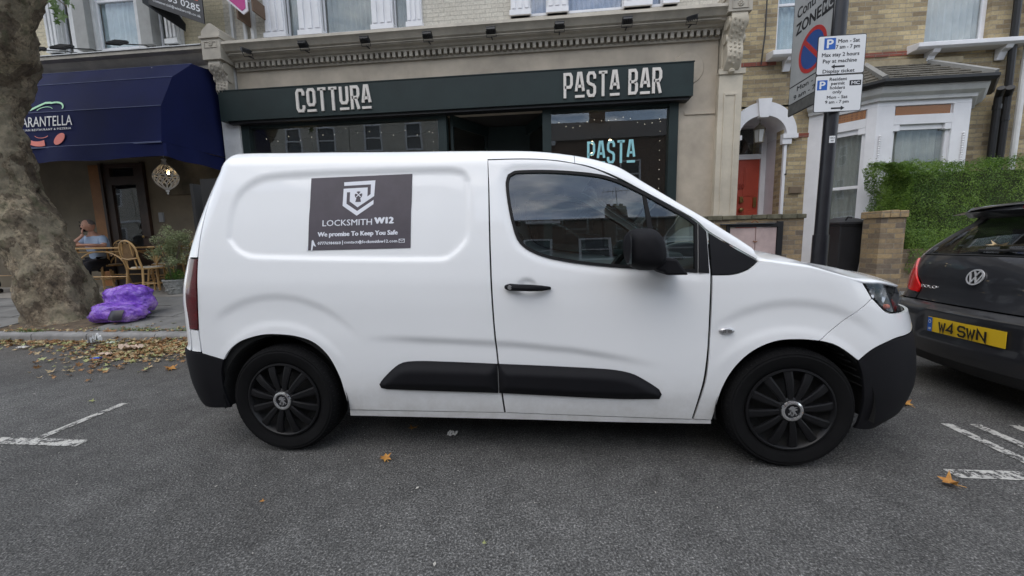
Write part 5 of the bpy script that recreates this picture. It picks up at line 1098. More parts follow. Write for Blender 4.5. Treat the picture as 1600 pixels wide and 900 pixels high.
# rubbing strips
def mdisp(poly):
    pl = spline(poly, .03)
    return lambda a, s: vdisp(a, s)*0+.004+.030*(1-sstep(-.052, -.004, sdpoly(a, s, pl)))**.6-.008*sstep(.50, .55, s)
R1_ = [[-.799, .432], [-.769, .471], [-.681, .548], [-.596, .567], [-.397, .565], [-.124, .556], [-.124, .390], [-.443, .395], [-.757, .402], [-.790, .409]]
R2_ = [[-.120, .556], [.196, .545], [.481, .531], [.58, .514], [.646, .483], [.73, .427], [.745, .398], [.734, .370], [.501, .367], [-.120, .390]]
for i, s in enumerate(S2):
    panel('side_moulding', M_vb, cargo[i], VM, R1_, sides=(s,), disp=mdisp(R1_), grid=.01, gap=.001, rim=.05)
    panel('side_moulding', M_vb, doors[i], VM, R2_, sides=(s,), disp=mdisp(R2_), grid=.01, gap=.001, rim=.05)
# indicator
for s, f_ in zip(S2, fender):
    q = MB(); c = VM(1.05, .743, .006); y = c[1] if s > 0 else 2*VYC-c[1]
    n0 = len(q.v); q.lathe([(0, -.007), (.7, -.006), (1., 0), (1., .012)], (0, 0, 0), 'y', 24); q.xf(Matrix.Translation((c[0], y, c[2])) @ Matrix.Diagonal((.036, 1 if s > 0 else -1, .016, 1)))
    ind = q.build('indicator', M_silver, f_, smooth=True); q = MB(); q.box(c[0]-.022, c[0]-.008, y-.010*s, y-.005*s, c[2]-.008, c[2]+.008); q.box(c[0]+.004, c[0]+.020, y-.010*s, y-.005*s, c[2]-.008, c[2]+.008); q.build('lens', mat('smoked_lens', (.12, .12, .12), .2, var=0), ind)
# shell behind the panels, wheel wells, cabin
q = MB()
q.box(-1.85, 1.8, .34, 1.50, .26, .31); q.box(-.97, .96, .06, 1.78, .24, .30); q.box(-.22, -.20, .24, 1.60, .30, 1.60); q.box(1.05, 1.08, .12, 1.72, .3, 1.05)
for y0, y1 in ((.05, .055), (1.785, 1.79)): q.box(-1.0, .98, y0, y1, .26, .62); q.box(-1.0, -.16, y0+.0, y1, .62, 1.05)
q.box(-1.9, -.2, .17, .175, 1.05, 1.62); q.box(-1.9, -.2, 1.665, 1.67, 1.05, 1.62); q.box(-2.0, -1.98, .2, 1.64, .6, 1.6)
q.box(-.98, .98, .25, 1.59, .19, .24); q.tube([(-1.3, .5, .2), (.8, .5, .2)], .035, 8); q.build('floor_pan', M_under, van)
for xc in (-1.3925, 1.3925):
    for s in S2:
        q = MB(); n = 26; R_ = .398; vs = []
        for k in range(n+1):
            a = -.12+(PI+.24)*k/n
            for yy in (.014, .33): y = yy if s > 0 else 2*VYC-yy; vs.append((xc+(.012 if xc > 0 else .01)+R_*math.cos(a)*.97, y, .31+R_*math.sin(a)))
        q.add(vs, [(2*k, 2*k+1, 2*k+3, 2*k+2) for k in range(n)]); m0 = len(q.v); y = .33 if s > 0 else 2*VYC-.33
        q.add([(xc, y, .31)]+[(xc+R_*math.cos(a)*1.06, y, .31+R_*math.sin(a)*1.06) for a in [-.12+(PI+.24)*k/n for k in range(n+1)]], [(0, k+1, k+2) for k in range(n)])
        for k in range(n):      # dark lip between liner and skin
            a, b_ = [-.02+(PI+.04)*t_/n for t_ in (k, k+1)]
            q.add([(lambda X_, Z_: (X_, float(VM(X_, Z_, -.022)[1]) if s > 0 else 2*VYC-float(VM(X_, Z_, -.022)[1]), Z_))(xc+.01+r_*math.cos(t_)*.97, .31+r_*math.sin(t_)) for r_, t_ in ((.396, a), (.50, a), (.50, b_), (.396, b_))], [(0, 1, 2, 3)])
        for k in range(3, n-1):     # ribbed liner
            a = -.12+(PI+.24)*(k+.5)/n; y0_, y1_ = (.05, .30) if s > 0 else (2*VYC-.30, 2*VYC-.05); c_, s__ = math.cos(a), math.sin(a)
            q.tube([(xc+(R_-.006)*c_*.97, y0_, .31+(R_-.006)*s__), (xc+(R_-.006)*c_*.97, y1_, .31+(R_-.006)*s__)], .006, 4)
        q.build('wheel_arch_liner', M_under, van, fixn=False)
# cabin
M_seat = mat('charcoal_seat_fabric', (.045, .047, .050), .9, var=.3, vscale=9); M_dash = mat('grey_dashboard_plastic', (.055, .058, .06), .6, var=.2)
for y in (.45, 1.38):
    q = MB(); q.prism([(-.13, .62), (.36, .66), (.40, .74), (.34, .80), (-.05, .77), (-.20, .76)], 'y', y-.25, y+.25); st_ = q.build('seat', M_seat, van, bevel=.03)
    q = MB(); q.prism([(-.12, .75), (.02, .78), (-.08, 1.28), (-.17, 1.30), (-.195, 1.25)], 'y', y-.24, y+.24); q.build('backrest', M_seat, st_, bevel=.04)
    q = MB(); q.prism([(-.09, 1.34), (-.16, 1.34), (-.175, 1.50), (-.10, 1.50)], 'y', y-.13, y+.13); q.tube([(-.125, y-.05, 1.26), (-.13, y-.05, 1.36)], .008, 6); q.build('headrest', M_seat, st_, bevel=.025)
q = MB(); q.prism([(.72, .95), (.80, 1.06), (.98, 1.10), (1.17, 1.05), (1.17, .6), (.80, .55)], 'y', .10, 1.74); q.prism([(.70, 1.06), (.76, 1.12), (.93, 1.13), (.95, 1.06)], 'y', .32, .66); q.build('dashboard', M_dash, van, bevel=.02)
q = MB(); c = Vector((.60, .48, 1.03)); n_ = 32; ax = Vector((.80, 0, -.60)).normalized(); u1_ = Vector((0, 1, 0)); u2_ = ax.cross(u1_)
q.tube([c+(u1_*math.cos(2*PI*k/n_)+u2_*math.sin(2*PI*k/n_))*.185 for k in range(n_+1)], .016, 8); 
for a in (0, PI, -PI/2): q.tube([c+ax*.02, c+(u1_*math.cos(a)+u2_*math.sin(a))*.18], .014, 6)
q.tube([c, c+ax*.25], .03, 8); q.build('steering_wheel', M_rub, van, smooth=True)
q = MB(); q.box(.52, .60, .80, .98, 1.50, 1.56); q.build('interior_mirror', M_rub, van, bevel=.008)
# wheels
M_tyre = mat('worn_tyre_rubber', (.007, .007, .0075), .85, spec=.12, var=.22, vscale=7, bump=.35, bscale=120, bdist=.002); M_trim = mat('satin_black_wheel_trim', (.006, .006, .007), .42, spec=.3, var=.15, bump=.1, bscale=90); M_steel = mat('dark_steel_wheel', (.006, .006, .006), .8, var=.3)
lion = [(-.10, -.92), (.08, -.50), (.02, -.20), (-.35, -.10), (-.62, -.42), (-.80, -.35), (-.70, -.60), (-.85, -.72), (-.45, -.70), (-.28, -.42), (-.15, -.40), (-.38, -.9), (-.05, -1.0), (.25, -.85), (.32, -.45), (.60, -.72), (.50, -.9), (.85, -.78), (.60, -.35), (.42, -.05), (.62, .12), (.95, .0), (.72, .25), (.98, .30), (.62, .42), (.40, .28), (.55, .58), (.92, .66), (.60, .78), (.38, .72), (.25, .92), (-.05, .98), (-.38, .86), (-.50, .62), (-.74, .50), (-.50, .42), (-.52, .22), (-.28, .30), (-.12, .12), (-.55, .02), (-.30, -.02)]
def wheel(xc, s, front, spin):
    yf = .012; W = .205; Y = (lambda y: y) if s > 0 else (lambda y: 2*VYC-y); sg = 1 if s > 0 else -1
    w = thing_part('wheel', van)
    q = MB(); R = .322; prof_ = [(.205, .030), (.222, .018), (.235, .012), (.262, .003), (.285, .0), (.292, .004), (.299, .003), (.306, .010), (.314, .022), (.3185, .032)]
    for k, (yy) in enumerate((.050, .055, .060, .085, .090, .095, .120, .125, .130, .155)): prof_.append((.3215 if k % 3 else .321, yy) if k % 3 != 1 else (.315, yy))
    prof_ += [(.3185, .178), (.306, .196), (.285, .205), (.235, .195), (.205, .18)]
    q.lathe([(r, sg*(y)) for r, y in prof_], (xc, Y(yf), .322), 'y', 72); ty = q.build('tyre', M_tyre, w, smooth=True, angle=35)
    for v in ty.data.vertices:      # weight of the van flattens the contact patch
        if v.co.z < .006: v.co.z = .004
    q = MB()
    for k in range(66):      # sipes on the shoulder
        a = 2*PI*k/66; c_, s_ = math.cos(a), math.sin(a); t_ = .0030
        q.add([(xc+r*c_-e*s_*t_, Y(yf+yy), .322+r*s_+e*c_*t_) for r, yy in ((.3075, .0085), (.3225, .046)) for e in (-1, 1)], [(0, 1, 3, 2)])
    q.build('tread_sipe', M_rub, w, fixn=False)
    q = MB(); q.lathe([(.0, sg*.052), (.05, sg*.050), (.08, sg*.055), (.15, sg*.075), (.185, sg*.06), (.207, sg*.03)], (xc, Y(yf), .322), 'y', 48); q.build('rim', M_steel, w, smooth=True)
    q = MB(); q.lathe([(.205, sg*.030), (.2215, sg*.012), (.2195, sg*.006), (.211, sg*.004), (.206, sg*.010), (.200, sg*.022)], (xc, Y(yf), .322), 'y', 72)
    q.lathe([(.052, sg*-.002), (.060, sg*.0), (.070, sg*.006), (.074, sg*.022)], (xc, Y(yf), .322), 'y', 36)
    for k in range(12):
        a = spin+2*PI*k/12; c_, s_ = math.cos(a), math.sin(a); sec = []
        for r, hw, yy in ((.060, .0125, .0), (.10, .0165, -.0035), (.16, .0200, -.001), (.210, .0225, .010)):
            for e, dy in ((-1, .016), (-1, .003), (-.55, 0), (.62, 0), (1, .003), (1, .016)): sec.append((xc+r*c_-e*hw*s_, Y(yf+yy+dy), .322+r*s_+e*hw*c_))
        q.add(sec, [(6*i+j, 6*i+j+1, 6*i+j+7, 6*i+j+6) for i in range(3) for j in range(5)]+[(0, 5, 4, 3, 2, 1), (18, 19, 20, 21, 22, 23)])
    hc = q.build('hubcap', M_trim, w, smooth=True, angle=14)
    q = MB(); q.lathe([(.036, sg*-.003), (.038, sg*-.0085), (.045, sg*-.0100), (.053, sg*-.0065), (.056, sg*.002)], (xc, Y(yf), .322), 'y', 40); q.build('chrome_ring', M_chr, w, smooth=True)
    q = MB(); q.lathe([(0, sg*-.0050), (.036, sg*-.0040), (.039, sg*.004)], (xc, Y(yf), .322), 'y', 32); q.build('centre_cap', M_gloss, w)
    q = MB(); a = spin*.7; fillpoly(q, [(p[0]*.027*math.cos(a)-p[1]*.027*math.sin(a), p[0]*.027*math.sin(a)+p[1]*.027*math.cos(a)) for p in lion], lambda u, v, d: (xc+u*sg, Y(yf)+sg*(-.0055-d), .322+v), .0015); q.build('emblem', M_silver, w)
def thing_part(name, parent):
    o = bpy.data.objects.new(name, None); scene.collection.objects.link(o); o.parent = parent; WL[o.name] = WL[parent.name].copy(); return o
for xc in (-1.3925, 1.3925):
    for s in S2: wheel(xc, s, xc > 0, .12 if xc > 0 else .30)
# locksmith panel
cs = cargo[0]; DU0, DU1 = -1.176, -.588
_gu, _gv = np.meshgrid(np.linspace(-.1, 1.1, 60), np.linspace(-.1, 1.1, 60)); _gd = vdisp((DU0+(DU1-DU0)*_gu).ravel(), (1.188+(1.592-1.188)*_gv).ravel()).reshape(60, 60)
def _gi(u, v): return float(_gd[int(min(59, max(0, (v+.1)/1.2*59+.5))), int(min(59, max(0, (u+.1)/1.2*59+.5)))])
def dec(u, v, d=0.):     # u, v in 0..1 over the sign -> body surface
    a = DU0+(DU1-DU0)*u + (0.002 if v > .5 else 0); s = 1.188+(1.592-1.188)*v+.003*u; dd = _gi(u, v); p = VM(a, s, dd+.0015+d); return (float(p[0]), float(p[1]), float(p[2]))
q = MB(); N_ = 12; vs = [dec(i/N_, j/N_) for j in range(N_+1) for i in range(N_+1)]; q.add(vs, [(j*(N_+1)+i, j*(N_+1)+i+1, (j+1)*(N_+1)+i+1, (j+1)*(N_+1)+i) for j in range(N_) for i in range(N_)])
M_dec = mat('charcoal_vinyl_sign', (.066, .056, .070), .5, var=.16, vscale=7, bump=.1, bscale=40); sgn = q.build('locksmith_sign', M_dec, cs, fixn=False)
so = sgn.modifiers.new('solid', 'SOLIDIFY'); so.thickness = .0012; so.offset = 1
M_vin = mat('white_vinyl_print', (.72, .74, .80), .4, var=.03)
fd_ = lambda u, v, d: dec(u, v, d+.0016)
PU = lambda x: (x-18)/1022; PVv = lambda y: 1-(y-88)/745      # sign read in the enlarged photo
pt = lambda x, y: (PU(x), PVv(y))
q = MB()
def thick(a): return a
def fp_(pl, depth=.0006): fillpoly(q, [pt(*p) for p in pl], fd_, depth)
# shield: outer ribbon, inner block, lower ribbon
fp_([(360, 145), (675, 138), (668, 300), (505, 408), (424, 345), (424, 250), (392, 250), (392, 368), (503, 446), (664, 338), (663, 382), (503, 494), (354, 388), (357, 212), (600, 208), (600, 302), (632, 278), (632, 178), (362, 183)][::-1])
q.build('sign_emblem', M_vin, sgn)
q = MB(); fk = lambda u, v, d: dec(u, v, d+.0026); fillpoly(q, [(PU(511)+.0365*math.cos(a), PVv(282)+.0500*math.sin(a)) for a in [2*PI*k/28 for k in range(28)]], fk, .0005); fillpoly(q, [pt(495, 300), pt(527, 300), pt(538, 353), pt(481, 353)][::-1], fk, .0005); q.build('keyhole', M_dec, sgn)
q = MB(); fk2 = lambda u, v, d: dec(u, v, d+.0034)
for (a_, b_2) in (((488, 258), (534, 304)), ((534, 258), (488, 304))): stroke(q, [pt(*a_), pt(*b_2)], .009, fk2, .0004)
for c in ((488, 262), (534, 262)): fillpoly(q, [(PU(c[0])+.010*math.cos(a), PVv(c[1])+.013*math.sin(a)) for a in [2*PI*k/10 for k in range(10)]], fk2, .0004)
q.build('crossed_tools', M_vin, sgn)
q = MB(); fdt = lambda u, v, d: dec(u, v, d+.0016); sp_ = lambda y: PVv(y)
put_text(q, 'LOCKSMITH', PU(160), PU(658), sp_(590), (590-530)/745, fdt, .004, .0006, 2); put_text(q, 'W12', PU(686), PU(868), sp_(580), (580-520)/745, fdt, .040, .0006, 2)
put_text(q, 'We promise To Keep You Safe', PU(116), PU(912), sp_(695), 44/745, fdt, .024, .0006, 2)
put_text(q, '07776984460', PU(116), PU(350), sp_(778), 29/745, fdt, .018, .0006, 1); put_text(q, 'contact@locksmithw12.com', PU(382), PU(910), sp_(773), 29/745, fdt, .018, .0006, 1)
fp_([(364, 740), (371, 740), (371, 785), (364, 785)]); stroke(q, [pt(928, 742), pt(980, 742), pt(980, 776), pt(928, 776)], .006, fdt, .0006, closed=True); stroke(q, [pt(928, 742), pt(954, 762), pt(980, 742)], .005, fdt, .0006)
fp_([(48, 838), (55, 735), (66, 726), (74, 740), (84, 765), (100, 796), (80, 790), (70, 778), (62, 838)]); fp_([(8, 780), (16, 800), (16, 838), (6, 838)])
q.build('sign_lettering', M_vin, sgn)
# ================================================================ dark hatchback
M_cp = paintmat('dark_grey_metallic_paint', (.034, .035, .040), .30); M_cp.node_tree.nodes['Principled BSDF'].inputs['Metallic'].default_value = .35
M_cglass = glass('car_glass', (.30, .32, .32), 1.6, 0, .02, .01); M_ctrim = mat('dark_car_plastic', (.022, .022, .023), .55, var=.15)
car = thing('hatchback', 'dark grey hatchback with yellow rear number plate parked ahead of the van', 'car', (4.9, .94, 0))
def CP(name, mt, outl, **k): return panel(name, mt, car, PM, outl, sides=(1,), grid=k.pop('grid', .03), **k)
BE = 4.2
def cdisp(b, s):
    d = 0*b; d = d-.02*(1-sstep(.0, .02, np.maximum(np.abs(b)-.33, np.maximum(.445-s, s-.585)))); 
    d = d+.010*np.exp(-((s-.655)/.012)**2)
    return d
CP('rear_bumper', M_cp, [(-.98, .30), (-.98, .655), (-.55, .665), (0, .668), (.55, .665), (.98, .655), (.98, .30), (.55, .285), (0, .28), (-.55, .285)], disp=cdisp, step=.04)
CP('lower_valance', M_ctrim, [(-.98, .19), (-.98, .298), (-.55, .283), (0, .278), (.55, .283), (.98, .298), (.98, .19)], disp=lambda b, s: -.01+0*b, step=.05)
CP('tailgate', M_cp, [(-.53, .672), (-.53, .78), (-.61, .86), (-.70, .96), (-.715, 1.02), (0, 1.035), (.715, 1.02), (.70, .96), (.61, .86), (.53, .78), (.53, .672), (0, .675)], step=.04, disp=lambda b, s: -.006*np.exp(-((s-.80)/.02)**2))
CP('rear_window', M_cglass, [(-.66, 1.035), (-.60, 1.20), (-.56, 1.315), (0, 1.325), (.56, 1.315), (.60, 1.20), (.66, 1.035), (0, 1.045)], step=.05, rim=0)
CP('window_surround', M_ctrim, [(-.715, 1.024), (-.74, 1.2), (-.70, 1.33), (0, 1.345), (.70, 1.33), (.74, 1.2), (.715, 1.024), (0, 1.038)], holes=[[(-.64, 1.05), (-.58, 1.20), (-.54, 1.305), (0, 1.315), (.54, 1.305), (.58, 1.20), (.64, 1.05), (0, 1.06)]], step=.05, disp=lambda b, s: -.002+0*b)
sp_o = CP('spoiler', M_cp, [(-.66, 1.315), (0, 1.328), (.66, 1.315), (.64, 1.40), (0, 1.43), (-.64, 1.40)], disp=lambda b, s: .075-.0*s+0*b, rim=.09, step=.04)
q = MB(); q.box(3.468, 3.49, .80, 1.08, 1.365, 1.385); q.build('brake_light', mat('dim_red_lens', (.16, .01, .01), .2, var=0), sp_o)
for sg in (-1, 1):
    nm = 'rear_lamp'; outl = [(.715*sg, .995), (.615*sg, .86), (.54*sg, .775), (.54*sg, .722), (.66*sg, .735), (.80*sg, .79), (.83*sg, .88), (.82*sg, .99)]
    CP(nm, mat('car_red_lens', (.55, .012, .012), .15, var=.25, vscale=16, coat=.7), outl, disp=lambda b, s: .012+.0015*np.sin(s*40), grid=.012)
    CP('rear_quarter', M_cp, [(.985*sg, .30), (.985*sg, .66), (.545*sg, .672), (.545*sg, .715), (.67*sg, .728), (.81*sg, .785), (.84*sg, .88), (.83*sg, 1.0), (.72*sg, 1.0), (.722*sg, 1.03), (.745*sg, 1.2), (.705*sg, 1.33), (.90*sg, 1.36), (1.0*sg, 1.30), (1.15*sg, 1.02), (1.3*sg, .98), (1.55*sg, .97), (1.55*sg, .655), (1.40*sg, .635), (1.27*sg, .56), (1.19*sg, .45), (1.16*sg, .30)][::sg], step=.04)
    CP('side_panel', M_cp, [(1.555*sg, .655), (1.555*sg, .97), (2.5*sg, .95), (3.9*sg, .90), (4.2*sg, .80), (4.2*sg, .24), (1.84*sg, .24), (1.82*sg, .42), (1.74*sg, .55), (1.65*sg, .63)][::sg], step=.08, grid=.08, disp=lambda b, s: .006*np.exp(-((s-.78)/.02)**2))
    CP('side_window', M_cglass, [(1.16*sg, 1.03), (1.02*sg, 1.30), (1.5*sg, 1.37), (2.2*sg, 1.36), (3.0*sg, 1.0), (2.2*sg, .985), (1.55*sg, .985)][::sg], step=.06, rim=0, grid=.08)
q = MB(); vs = []; xs = np.linspace(3.50, 5.45, 18)
def proof(x): return 1.40+.05*math.sin(min(1, (x-3.5)/1.2)*PI/2)-(.0 if x < 4.6 else .16*((x-4.6)/.85)**2)
for x_ in xs:
    for k in range(13): v = k/12*2-1; hw_ = .66-.02*max(0, (x_-4.6)); vs.append((x_, PYC+v*hw_, proof(x_)-.06*abs(v)**3))
q.add(vs, [(i*13+k, i*13+k+1, (i+1)*13+k+1, (i+1)*13+k) for i in range(17) for k in range(12)]); q.build('roof', M_cp, car, smooth=True, fixn=False)
q = MB(); q.prism([(5.45, 1.26), (6.15, .98), (6.9, .82), (7.0, .45), (6.9, .25), (5.2, .25), (5.2, .9)], 'y', .18, 1.70); q.build('front_body', M_cp, car, bevel=.08, smooth=True)
q = MB(); q.box(3.30, 6.6, .25, 1.63, .22, .60); q.box(3.36, 3.5, .35, 1.53, .6, 1.06); q.box(3.9, 4.1, .35, .85, .6, 1.22); q.box(3.9, 4.1, 1.03, 1.53, .6, 1.22); q.box(3.5, 5.2, .3, .35, .6, .98); q.box(3.5, 5.2, 1.53, 1.58, .6, .98); q.build('cabin_interior', M_under, car)
for xc in (3.87, 6.32):
    for sg in (-1, 1):
        w = thing_part('wheel', car); y = PYC+sg*.76; q = MB(); q.lathe([(.19, -.09*1), (.24, -.095), (.285, -.085), (.30, -.05), (.30, .05), (.285, .085), (.24, .095), (.19, .09)], (xc, y, .30), 'y', 40); q.build('tyre', M_tyre, w, smooth=True)
        q = MB(); q.lathe([(0, sg*.07), (.05, sg*.075), (.17, sg*.06), (.195, sg*.09)], (xc, y, .30), 'y', 30); q.build('rim', M_silver, w, smooth=True)
# plate
pf = lambda u, v, d: (float(PM(u, v, -.02)[0])-.012-d, PYC+u, v)
q = MB(); P_ = lambda t: .258-.515*t      # t: left to right as seen from behind
fillpoly(q, [(P_(0), .463), (P_(1), .463), (P_(1), .573), (P_(0), .573)], pf, .004); npl = q.build('number_plate', mat('yellow_number_plate', (.72, .47, .02), .35, var=.04), car, bevel=.001)
ptf = lambda u, v, d: pf(P_(u), v, d+.005)
q = MB()
def glyph(c, t, w):
    W_ = {'W': [[(0, 1), (.25, 0), (.5, .75), (.75, 0), (1, 1)]], '4': [[(.75, 0), (.75, 1), (0, .28), (1, .28)]], 'S': [[(1, .8), (.8, 1), (.2, 1), (0, .8), (0, .62), (.2, .5), (.8, .5), (1, .36), (1, .2), (.8, 0), (.2, 0), (0, .2)]], 'N': [[(0, 0), (0, 1), (1, 0), (1, 1)]]}[c]
    for pl in W_: stroke(q, [(t+w*p[0], .4815+.068*p[1]) for p in pl], .014 if 0 else .0135, lambda a, b_, d: ptf(a, b_, d), .001)
# strokes are laid out in metres: u is scaled so that widths stay true
def ptf(u, v, d): return pf(.258-u, v, d+.005)
for c, t in (('W', .098), ('4', .160), ('S', .240), ('W', .298), ('N', .362)): glyph(c, t, .046)
q.build('plate_lettering', M_sblack, npl)
q = MB(); fillpoly(q, [(.002, .465), (.040, .465), (.040, .571), (.002, .571)], ptf, .0008); q.build('blue_band', M_sblue, npl)
q = MB(); put_text(q, 'GB', .010, .033, .478, .016, lambda u, v, d: ptf(u, v, d+.001), .01, .0006, 1); disc(q, .021, .54, .009, .012, lambda u, v, d: ptf(u, v, d+.001), .0006, 14); q.build('plate_symbol', M_swhite, npl)
# round badge and model lettering
bx_ = float(PM(.09, .888, 0)[0]); fb_ = lambda u, v, d: (bx_-.004-d+(v-.888)*.28, PYC+.098-u, v)
q = MB(); disc(q, 0, .888, .001, .056, fb_, .002, 40); bdk = q.build('badge', M_black, car, fixn=False); q = MB(); disc(q, 0, .888, .046, .056, fb_, .008, 40)
stroke(q, [(-.022, .938), (0, .897), (.022, .938)], .009, fb_, .007); stroke(q, [(-.042, .915), (-.018, .848), (0, .888), (.018, .848), (.042, .915)], .009, fb_, .007); q.build('badge_metal', mat('bright_badge_metal', (.75, .75, .76), .3, .6, var=0), bdk)
fl2 = lambda u, v, d: (float(PM(.46, .78, 0)[0])-.012-d, PYC+.505-u, v)
q = MB(); put_text(q, 'POLO', 0, .125, .768, .024, fl2, .012, .004, 2); q.build('model_lettering', M_chr, car)
q = MB(); wx = float(PM(0, 1.075, 0)[0]); q.tube([(wx-.01, PYC+.04, 1.07), (wx-.03, PYC-.02, 1.085), (wx-.035, PYC-.40, 1.075)], .012, 8); q.tube([(wx-.02, PYC+.19, 1.075), (wx-.035, PYC-.1, 1.08)], .009, 6); q.build('rear_wiper', M_ctrim, car)

# ================================================================ tree
def leaf_outline(s=1, lobes=5):
    pts = []
    for k in range(lobes*2+1):
        a = -PI*.80+PI*1.60*k/(lobes*2); r = s*(1.0 if k % 2 == 0 else .52)*(1-.18*abs(a)/PI); pts.append((r*math.sin(a), r*math.cos(a)*1.0))
    return [(0, -.25*s)]+pts
def leafmesh(mb, c, s, R, curl=.25, rr=random):
    o = leaf_outline(1); vs = [Vector((0, .1, 0))]+[Vector((x, y, curl*(x*x*.9-.25*y*y+.2*rr.uniform(-1, 1)*abs(x)))) for x, y in o]
    n = len(o); mb.add([tuple(Vector(c)+R @ (v*s)) for v in vs], [(0, i+1, (i+1) % n+1) for i in range(n)])
def bark_material():
    m, nt, b = nodes('plane_tree_bark'); b.inputs['Roughness'].default_value = .88; t = nt.nodes.new('ShaderNodeTexCoord').outputs['Object']
    mp_ = nt.nodes.new('ShaderNodeMapping'); mp_.inputs['Scale'].default_value = (1, 1, .7); nt.links.new(t, mp_.inputs[0]); v = mp_.outputs[0]
    n1 = _noise(nt, 3.0, 10, .78, v); n2 = _noise(nt, 22, 8, .75, v); n3 = _noise(nt, 7, 5, .6, v)
    r1 = _ramp(nt, n1.outputs[0], [(.34, (.055, .040, .027)), (.44, (.19, .145, .095)), (.54, (.37, .305, .21)), (.66, (.29, .25, .16))])
    r2 = _ramp(nt, n2.outputs[0], [(.36, .22), (.5, .95), (.66, 1.5)]); col = _mix(nt, r1.outputs[0], r2.outputs[0], .95, 'MULTIPLY')
    pt_ = nt.nodes.new('ShaderNodeTexVoronoi'); pt_.inputs['Scale'].default_value = 6.5; dv = nt.nodes.new('ShaderNodeVectorMath'); dv.operation = 'MULTIPLY_ADD'; nt.links.new(n3.outputs['Color'], dv.inputs[0]); dv.inputs[1].default_value = (.25, .25, .25); nt.links.new(v, dv.inputs[2]); nt.links.new(dv.outputs[0], pt_.inputs['Vector'])
    rr = _ramp(nt, pt_.outputs['Color'], [(.25, 0.), (.3, 0.), (.60, 0.), (.61, .6)]); col = _mix(nt, col, (.31, .27, .19), rr.outputs[0]); rq = _ramp(nt, pt_.outputs['Color'], [(.2, .6), (.33, .55), (.34, 0.), (1, 0.)]); col = _mix(nt, col, (.085, .062, .042), rq.outputs[0])
    g = _ramp(nt, n3.outputs[0], [(.55, 0.), (.68, .5)]); col = _mix(nt, col, (.115, .13, .065), g.outputs[0]); nt.links.new(col, b.inputs['Base Color'])
    a = nt.nodes.new('ShaderNodeMath'); nt.links.new(n2.outputs[0], a.inputs[0]); nt.links.new(rr.outputs[0], a.inputs[1]); _bump(nt, b, a.outputs[0], 1.0, .06); return m
M_bark = bark_material()
tree = thing('plane_tree', 'mottled plane tree trunk leaning beside the kerb', 'tree', (-7.1, 3.15, .13))
def trunkloft(path, nseg=72, per=.05, amp=.05, flare=True):
    """path = [(x, y, z, rx)]"""
    P = [np.array(p) for p in path]; q = MB(); rows = []
    tt = [0]
    for i in range(1, len(P)): tt.append(tt[-1]+np.linalg.norm(P[i][:3]-P[i-1][:3]))
    fx = [tab(tt, [p[j] for p in P]) for j in range(4)]; N_ = int(tt[-1]/per)
    vs = []
    for i in range(N_+1):
        t = tt[-1]*i/N_; c = np.array([float(f(t)) for f in fx]); z = c[2]
        for k in range(nseg):
            a = 2*PI*k/nseg; d = Vector((math.cos(a), math.sin(a), 0)); r = c[3]
            if flare:
                zb = max(0, z-.13); r += (.05*(math.cos(a*5+.8)+.6*math.cos(a*3+2.2))*math.exp(-zb/.35)+.022*math.cos(a*4+1.1)*math.exp(-zb/1.2))
            p = Vector((c[0], c[1], z))+d*r; nn = mnoise.fractal(p*1.6, .9, 2.0, 5); n2 = mnoise.fractal(p*5.5+Vector((9, 1, 3)), .8, 2.1, 5)
            p += d*(amp*1.5*nn+amp*.7*n2); vs.append(tuple(p))
    q.add(vs, [(i*nseg+k, i*nseg+(k+1) % nseg, (i+1)*nseg+(k+1) % nseg, (i+1)*nseg+k) for i in range(N_) for k in range(nseg)]); return q
q = trunkloft([(-7.30, 3.2, .08, .52), (-7.32, 3.2, .20, .43), (-7.38, 3.2, .55, .385), (-7.55, 3.2, 1.1, .38), (-7.77, 3.2, 1.6, .38), (-7.93, 3.2, 2.1, .375), (-8.02, 3.2, 2.55, .37), (-8.03, 3.2, 3.1, .365), (-7.90, 3.2, 3.6, .41), (-7.75, 3.2, 4.1, .47), (-7.8, 3.2, 4.9, .42), (-8.1, 3.2, 6.5, .33)], per=.035, amp=.050)
b2 = trunkloft([(-8.0, 3.15, 3.2, .22), (-7.75, 3.12, 3.6, .27), (-7.35, 3.1, 4.0, .26), (-6.98, 3.05, 4.6, .24), (-6.0, 2.9, 5.6, .26), (-5.4, 2.7, 6.8, .18)], 48, .05, .04, False); q.add(b2.v, b2.f)
q.build('trunk', M_bark, tree, smooth=True, angle=180, fixn=False)
def leaf_mat(name, c1, c2, rough=.55, tr=.25):
    m, nt, b = nodes(name); b.inputs['Roughness'].default_value = rough; t = nt.nodes.new('ShaderNodeTexCoord').outputs['Object']; n = _noise(nt, 40, 3, .6, t); n2 = _noise(nt, 3.0, 3, .6, t)
    ad = nt.nodes.new('ShaderNodeMath'); ad.operation = 'MULTIPLY_ADD'; nt.links.new(n.outputs[0], ad.inputs[0]); ad.inputs[1].default_value = .6; ml = nt.nodes.new('ShaderNodeMath'); ml.operation = 'MULTIPLY'; ml.inputs[1].default_value = .4; nt.links.new(n2.outputs[0], ml.inputs[0]); nt.links.new(ml.outputs[0], ad.inputs[2])
    r = _ramp(nt, ad.outputs[0], [(.38, c1), (.62, c2)]); nt.links.new(r.outputs[0], b.inputs['Base Color'])
    tl_ = nt.nodes.new('ShaderNodeBsdfTranslucent'); nt.links.new(r.outputs[0], tl_.inputs[0]); mx_ = nt.nodes.new('ShaderNodeMixShader'); mx_.inputs[0].default_value = tr; o = nt.nodes['Material Output']
    nt.links.new(b.outputs[0], mx_.inputs[1]); nt.links.new(tl_.outputs[0], mx_.inputs[2]); nt.links.new(mx_.outputs[0], o.inputs[0]); return m
M_pleaf = leaf_mat('plane_leaf', (.05, .10, .02), (.10, .17, .035))
q = MB(); tw = MB()
